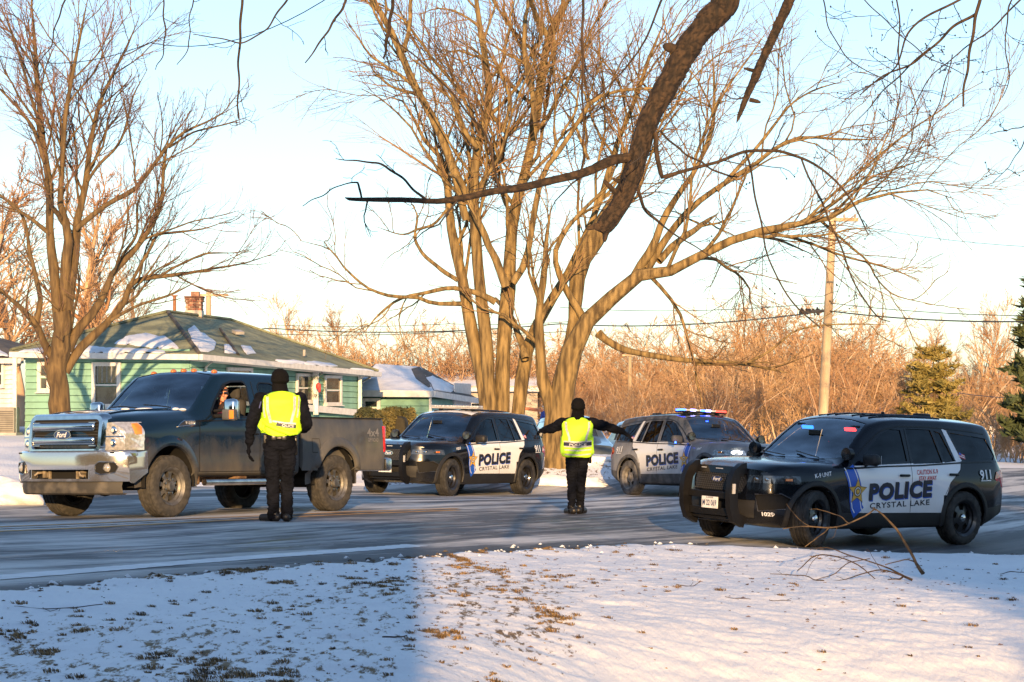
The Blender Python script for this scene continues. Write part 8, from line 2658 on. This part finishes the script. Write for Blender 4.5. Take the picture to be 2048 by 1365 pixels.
def far_car(px, py_base, py_top, D, w, ang, mat, label):
 p = P(px, py_base, D); z = P(px, py_top, D).z - 1.72
 root = empty('parked_car', (p.x, D, z), ang, label=label, cat='car', group='parked cars behind the spread-armed officer')
 keys = [(0.0, [(0, .3), (4.6, .3)]), ([(0, .7), (4.6, .7)], [(0, .3), (4.6, .3)]), ([(0, .80), (.5, .90), (4.2, .90), (4.6, .82)], [(0, .45), (4.6, .45)]),
   ([(0, .78), (.5, .90), (4.2, .90), (4.6, .80)], [(0, .75), (1.2, .90), (4.6, .98)]),
   ([(0, .6), (1.2, .78), (1.9, .66), (4.0, .66), (4.6, .70)], [(0, .80), (1.2, 1.0), (1.9, 1.50), (2.6, 1.62), (4.0, 1.56), (4.4, 1.2), (4.6, 1.05)]),
   (0.0, [(0, .85), (1.2, 1.05), (1.9, 1.58), (2.6, 1.70), (4.0, 1.64), (4.4, 1.25), (4.6, 1.08)])]
 bm = loft_body(keys, np.linspace(0, 4.6, 40), lambda x, y, z: .25 * abs(y) ** 3 * max(0, 1 - x), sub=3)
 for sgn in (-1, 1):
  fl = lambda c, n, s=sgn: c.y * s > .4
  take(bm, cut(bm, [(1.6, .98), (2.7, 1.0), (2.7, 1.50), (2.1, 1.47)], 'y', fl), 'window', pane_m, root, -.01)
  take(bm, cut(bm, [(2.8, 1.0), (4.1, 1.05), (3.9, 1.46), (2.8, 1.50)], 'y', fl), 'window', pane_m, root, -.01)
 take(bm, cut(bm, [(1.28, -.6), (1.9, -.55), (1.9, .55), (1.28, .6)], 'z', lambda c, n: c.z > .95), 'windscreen', pane_m, root, -.01)
 take(bm, cut(bm, [(-.55, 1.15), (.55, 1.15), (.5, 1.5), (-.5, 1.5)], 'x', lambda c, n: c.x > 3.9), 'rear_window', pane_m, root, -.01)
 bm_obj(bm, 'body', [mat], root); bm.free()
 for sgn in (-1, 1):
  for cx in (.85, 3.65):
   MB().lathe([(0, .1 * sgn), (.2, .12 * sgn), (.32, .12 * sgn), (.34, .05 * sgn), (.34, -.1 * sgn)], c=(cx, sgn * .84, .34), n=24).build('wheel', tyre_m, root, smooth=50)
 return root
far_car(1175, 905, 830, 66, 4, R(100), M('far_grey_paint', (.05, .065, .08), .3, coat=1), 'dark grey car roof and hood showing just right of the spread-armed officer')
far_car(1247, 905, 840, 70, 4, R(75), M('far_blue_paint', (.16, .30, .42), .3, coat=1), 'pale blue car partly hidden behind the flashing police SUV')
# ------------------------------------------------------------------ fallen branches on the snow
def surf(px, py):
 g = G(px, py); x, y = np.array([g.x]), np.array([g.y])
 d = dist_road(x, y); f = np.clip(d / 1.2, 0, 1)
 return Vector((g.x, g.y, g.z + float(snow_relief(x, y)[0] * f[0]) + .015))
def branch_thing(label, strokes, ref, twigs=2.0, seed=0, mat=None, name='fallen_branch'):
 """strokes: list of [(px,py,width_px,height above snow m)]; ref: pixel whose depth the branch keeps"""
 r = np.random.default_rng(seed)
 b = surf(*ref); PL = []; RL = []; n = 14
 root = empty(name, b, label=label, cat='branch')
 for st in strokes:
  pts = []
  for (px, py, w, dd) in st:
   pts.append((px, py, w * .78, b.y + dd))
  q, w = limb(pts, n); ph = r.random(2) * 6; tt = np.linspace(0, 1, n)
  q = q + np.stack([np.sin(tt * 19 + ph[0]) * w * .4, np.zeros(n), np.sin(tt * 15 + ph[1]) * w * .4], 1)
  # never below the snow
  g0 = gz_np(q[:, 0], q[:, 1]) + snow_relief(q[:, 0], q[:, 1]) + .01
  q[:, 2] = np.maximum(q[:, 2], g0 + w)
  PL.append(q); RL.append(w)
  V, Q = tube_arrays((q - np.array(b))[None], w[None], 7)
  link('stem', np_mesh('stem', V, Q, mat or bark_dark), root)
 Pn = np.stack(PL); Rn = np.stack(RL); Lp = np.linalg.norm(np.diff(Pn, axis=1), axis=2).sum(1)
 C, Rc = grow(Pn, Rn, np.maximum(1, (Lp * twigs).astype(int)), .2, 1, (30, 60), .3, .5, 6, .02, .15, r, tip=.0015, lmin=.06, lmax=.35, rmax=.006)
 C[:, :, 2] = np.maximum(C[:, :, 2], gz_np(C[:, :, 0], C[:, :, 1]) + snow_relief(C[:, :, 0], C[:, :, 1]) + .012)
 V, Q = tube_arrays(C - np.array(b), Rc, 4)
 link('twigs', np_mesh('twigs', V, Q, mat or twig_dark), root)['kind'] = 'stuff'
br_tan = M('dry_branch', (0.035, 0.024, 0.013), .85, scale=9, col2=(0.12, 0.078, 0.038), bump=.3, bscale=40)
branch_thing('long forked dead branch propped up on the snow in front of the K-9 police car',
 [[(1846, 1150, 14, 0), (1835, 1130, 10, .02), (1815, 1095, 9, .05), (1790, 1055, 8, .1), (1765, 1030, 6, .15), (1745, 1015, 4, .2)],
  [(1750, 1018, 5, .2), (1725, 1035, 5, .0), (1690, 1050, 5, -.2), (1655, 1056, 5, -.4), (1600, 1053, 4, -.6), (1566, 1058, 3, -.7)],
  [(1698, 1048, 4, -.2), (1680, 1033, 3, -.3), (1660, 1026, 3, -.4), (1633, 1018, 2, -.5)],
  [(1660, 1055, 4, -.4), (1640, 1072, 3, -.5), (1610, 1094, 3, -.5)],
  [(1846, 1148, 9, 0), (1835, 1128, 5, .1), (1815, 1120, 4, .1), (1770, 1130, 3, .0)]], (1846, 1153), 2.0, 81, br_tan)
branch_thing('tangle of thin arching brown twigs lying left of the propped branch',
 [[(1825, 1160, 9, 0), (1800, 1150, 7, .0), (1780, 1138, 5, .1), (1745, 1125, 4, .2), (1700, 1112, 4, .3), (1650, 1095, 3, .4), (1620, 1100, 2, .4)],
  [(1800, 1150, 5, 0), (1760, 1140, 4, .1), (1720, 1150, 4, .0), (1690, 1160, 3, -.1), (1665, 1175, 2, -.2)],
  [(1750, 1158, 3, 0), (1715, 1130, 4, .1), (1680, 1115, 4, .2), (1640, 1110, 4, .2), (1595, 1142, 3, 0)],
  [(1805, 1155, 6, 0), (1790, 1165, 5, 0), (1775, 1172, 3, 0)],
  [(1740, 1118, 3, .2), (1700, 1125, 3, .1), (1665, 1150, 3, 0), (1632, 1160, 2, 0)],
  [(1648, 1175, 4, -.3), (1610, 1152, 3, -.2), (1580, 1150, 3, -.2), (1540, 1148, 2, -.2)]], (1815, 1160), 2.5, 82, bark_dark)
branch_thing('thin dark stick lying in the snow near the left end of the road edge', [[(205, 1209, 3, 0), (150, 1215, 3, 0), (100, 1218, 3, 0), (28, 1218, 2, 0)], [(120, 1217, 2, 0), (90, 1226, 2, -.1), (70, 1230, 2, -.15)]], (110, 1220), 2.0, 83)
branch_thing('short dark stick half buried beside the shadow edge', [[(765, 1282, 5, 0), (785, 1276, 6, 0), (815, 1272, 4, 0)]], (790, 1280), 2.0, 84)
branch_thing('small forked twig on the sunlit snow', [[(1352, 1172, 3, 0), (1375, 1178, 3, 0), (1400, 1164, 2, 0)]], (1376, 1179), 2.0, 85)
branch_thing('thin curved twig on the snow at the right border', [[(2000, 1150, 2, 0), (2020, 1144, 3, .05), (2060, 1146, 2, .05)]], (2030, 1150), 1.0, 86)
branch_thing('tiny twig right of the forked twig on the sunlit snow', [[(1450, 1202, 2, 0), (1478, 1198, 3, 0), (1502, 1203, 2, 0)]], (1478, 1204), 1.5, 87)
branch_thing('thin straight twig on bright snow left of the tangle', [[(1538, 1200, 2, 0), (1560, 1206, 3, 0), (1582, 1208, 2, 0)]], (1560, 1208), 1.0, 88)
# ------------------------------------------------------------------ what stands behind the photographer and shades the street
def shade_at(x, y, h):   # position on the line of the sun through a ground point, h metres up
 L = h / math.tan(R(SUN_EL)); return x + L * math.sin(R(SUN_AZ)), y - L * math.cos(R(SUN_AZ))
hy = -14.0
ex = -.70 + (18.3 - hy) * math.tan(R(SUN_AZ))
z0 = gz(-6, hy)
Hh = (27.5 - hy) * math.tan(R(SUN_EL)) / math.cos(R(SUN_AZ)) 
root = empty('house', (ex - 8, hy - 4, z0), label='two-storey house across the street behind the photographer', cat='house')
MB().box((0, 0, Hh / 2), (16, 8, Hh)).build('wall', cream, root)
flat_poly(root, 'roof', [(-8.2, -4.2, Hh), (8.0, -4.2, Hh), (8.0, 0, Hh + .6), (-8.2, 0, Hh + .6)], shing_d, .15)
flat_poly(root, 'roof', [(-8.2, 0, Hh + .6), (8.0, 0, Hh + .6), (8.0, 4.2, Hh), (-8.2, 4.2, Hh)], shing_d, .15)
for x in (-6, -2, 2, 6):
 for z in (1.2, 4.2):
  e = MB().box((x, 4.03, z + .6), (1.1, .08, 1.4)).build('window', trimw, root)
  MB().box((x, 4.08, z + .6), (.9, .05, 1.2)).build('pane', pane_m, e)
x_, y_ = 9.2, -15.0
evergreen('evergreen_tree', 'tall dark spruce across the street behind the photographer, right side', 0, 0, 0, 0, needle_d, 91, layers=34, base_frac=.03, loc=(x_, y_, gz(x_, y_)), H=15.5, Wd=6.2)
evergreen('evergreen_tree', 'second dark spruce behind the photographer, further right', 0, 0, 0, 0, needle_d, 92, layers=30, base_frac=.03, loc=(14.5, -17, gz(14.5, -17)), H=14.5, Wd=5.5)
evergreen('evergreen_tree', 'high-crowned pine behind the photographer, beyond the spruces', 0, 0, 0, 0, needle_d, 93, layers=12, base_frac=.74, loc=(7.6, -32, gz(7.6, -32)), H=15.5, Wd=5.2)
def added_dark_wood():
 """unseen leaf-card wood added behind the photographer to darken car reflections"""
 r = np.random.default_rng(95)
 N = 16000
 x = r.uniform(-110, 110, N); y = r.uniform(-80, -64, N); hm = 11.0 + 2.5 * vnoise(x + 200, y + 200, .12, 96) + 1.2 * vnoise(x + 200, y + 200, .5, 97)
 z = r.random(N) ** .8 * hm
 V0 = np.stack([x, y, z + 1.2], 1); d = r.normal(size=(N, 3)); d /= np.linalg.norm(d, axis=1, keepdims=True); s_ = np.cross(d, r.normal(size=(N, 3))); s_ /= np.linalg.norm(s_, axis=1, keepdims=True)
 k = r.uniform(.5, 1.1, N)[:, None]
 V = np.stack([V0 - s_ * k, V0 + s_ * k, V0 + d * k * 1.5], 1).reshape(-1, 3)
 x2 = np.where(r.random(N) < .5, r.uniform(-80, -20, N), r.uniform(24, 85, N)); y2 = r.uniform(-45, 2, N); z2 = r.random(N) ** .8 * 14  # side masses added to keep bright low sky out of the reflections
 V2 = V.reshape(N, 3, 3) + (np.stack([x2, y2, z2], 1) - V0)[:, None]
 V = np.concatenate([V, V2.reshape(-1, 3)]); N = 2 * N
 tag(link('added_dark_wood', np_mesh('added_dark_wood', V, np.arange(N * 3).reshape(-1, 3), needle_d, smooth=False)), 'unseen dark evergreen wood added behind the photographer to darken car reflections', 'wood', kind='stuff')
added_dark_wood()
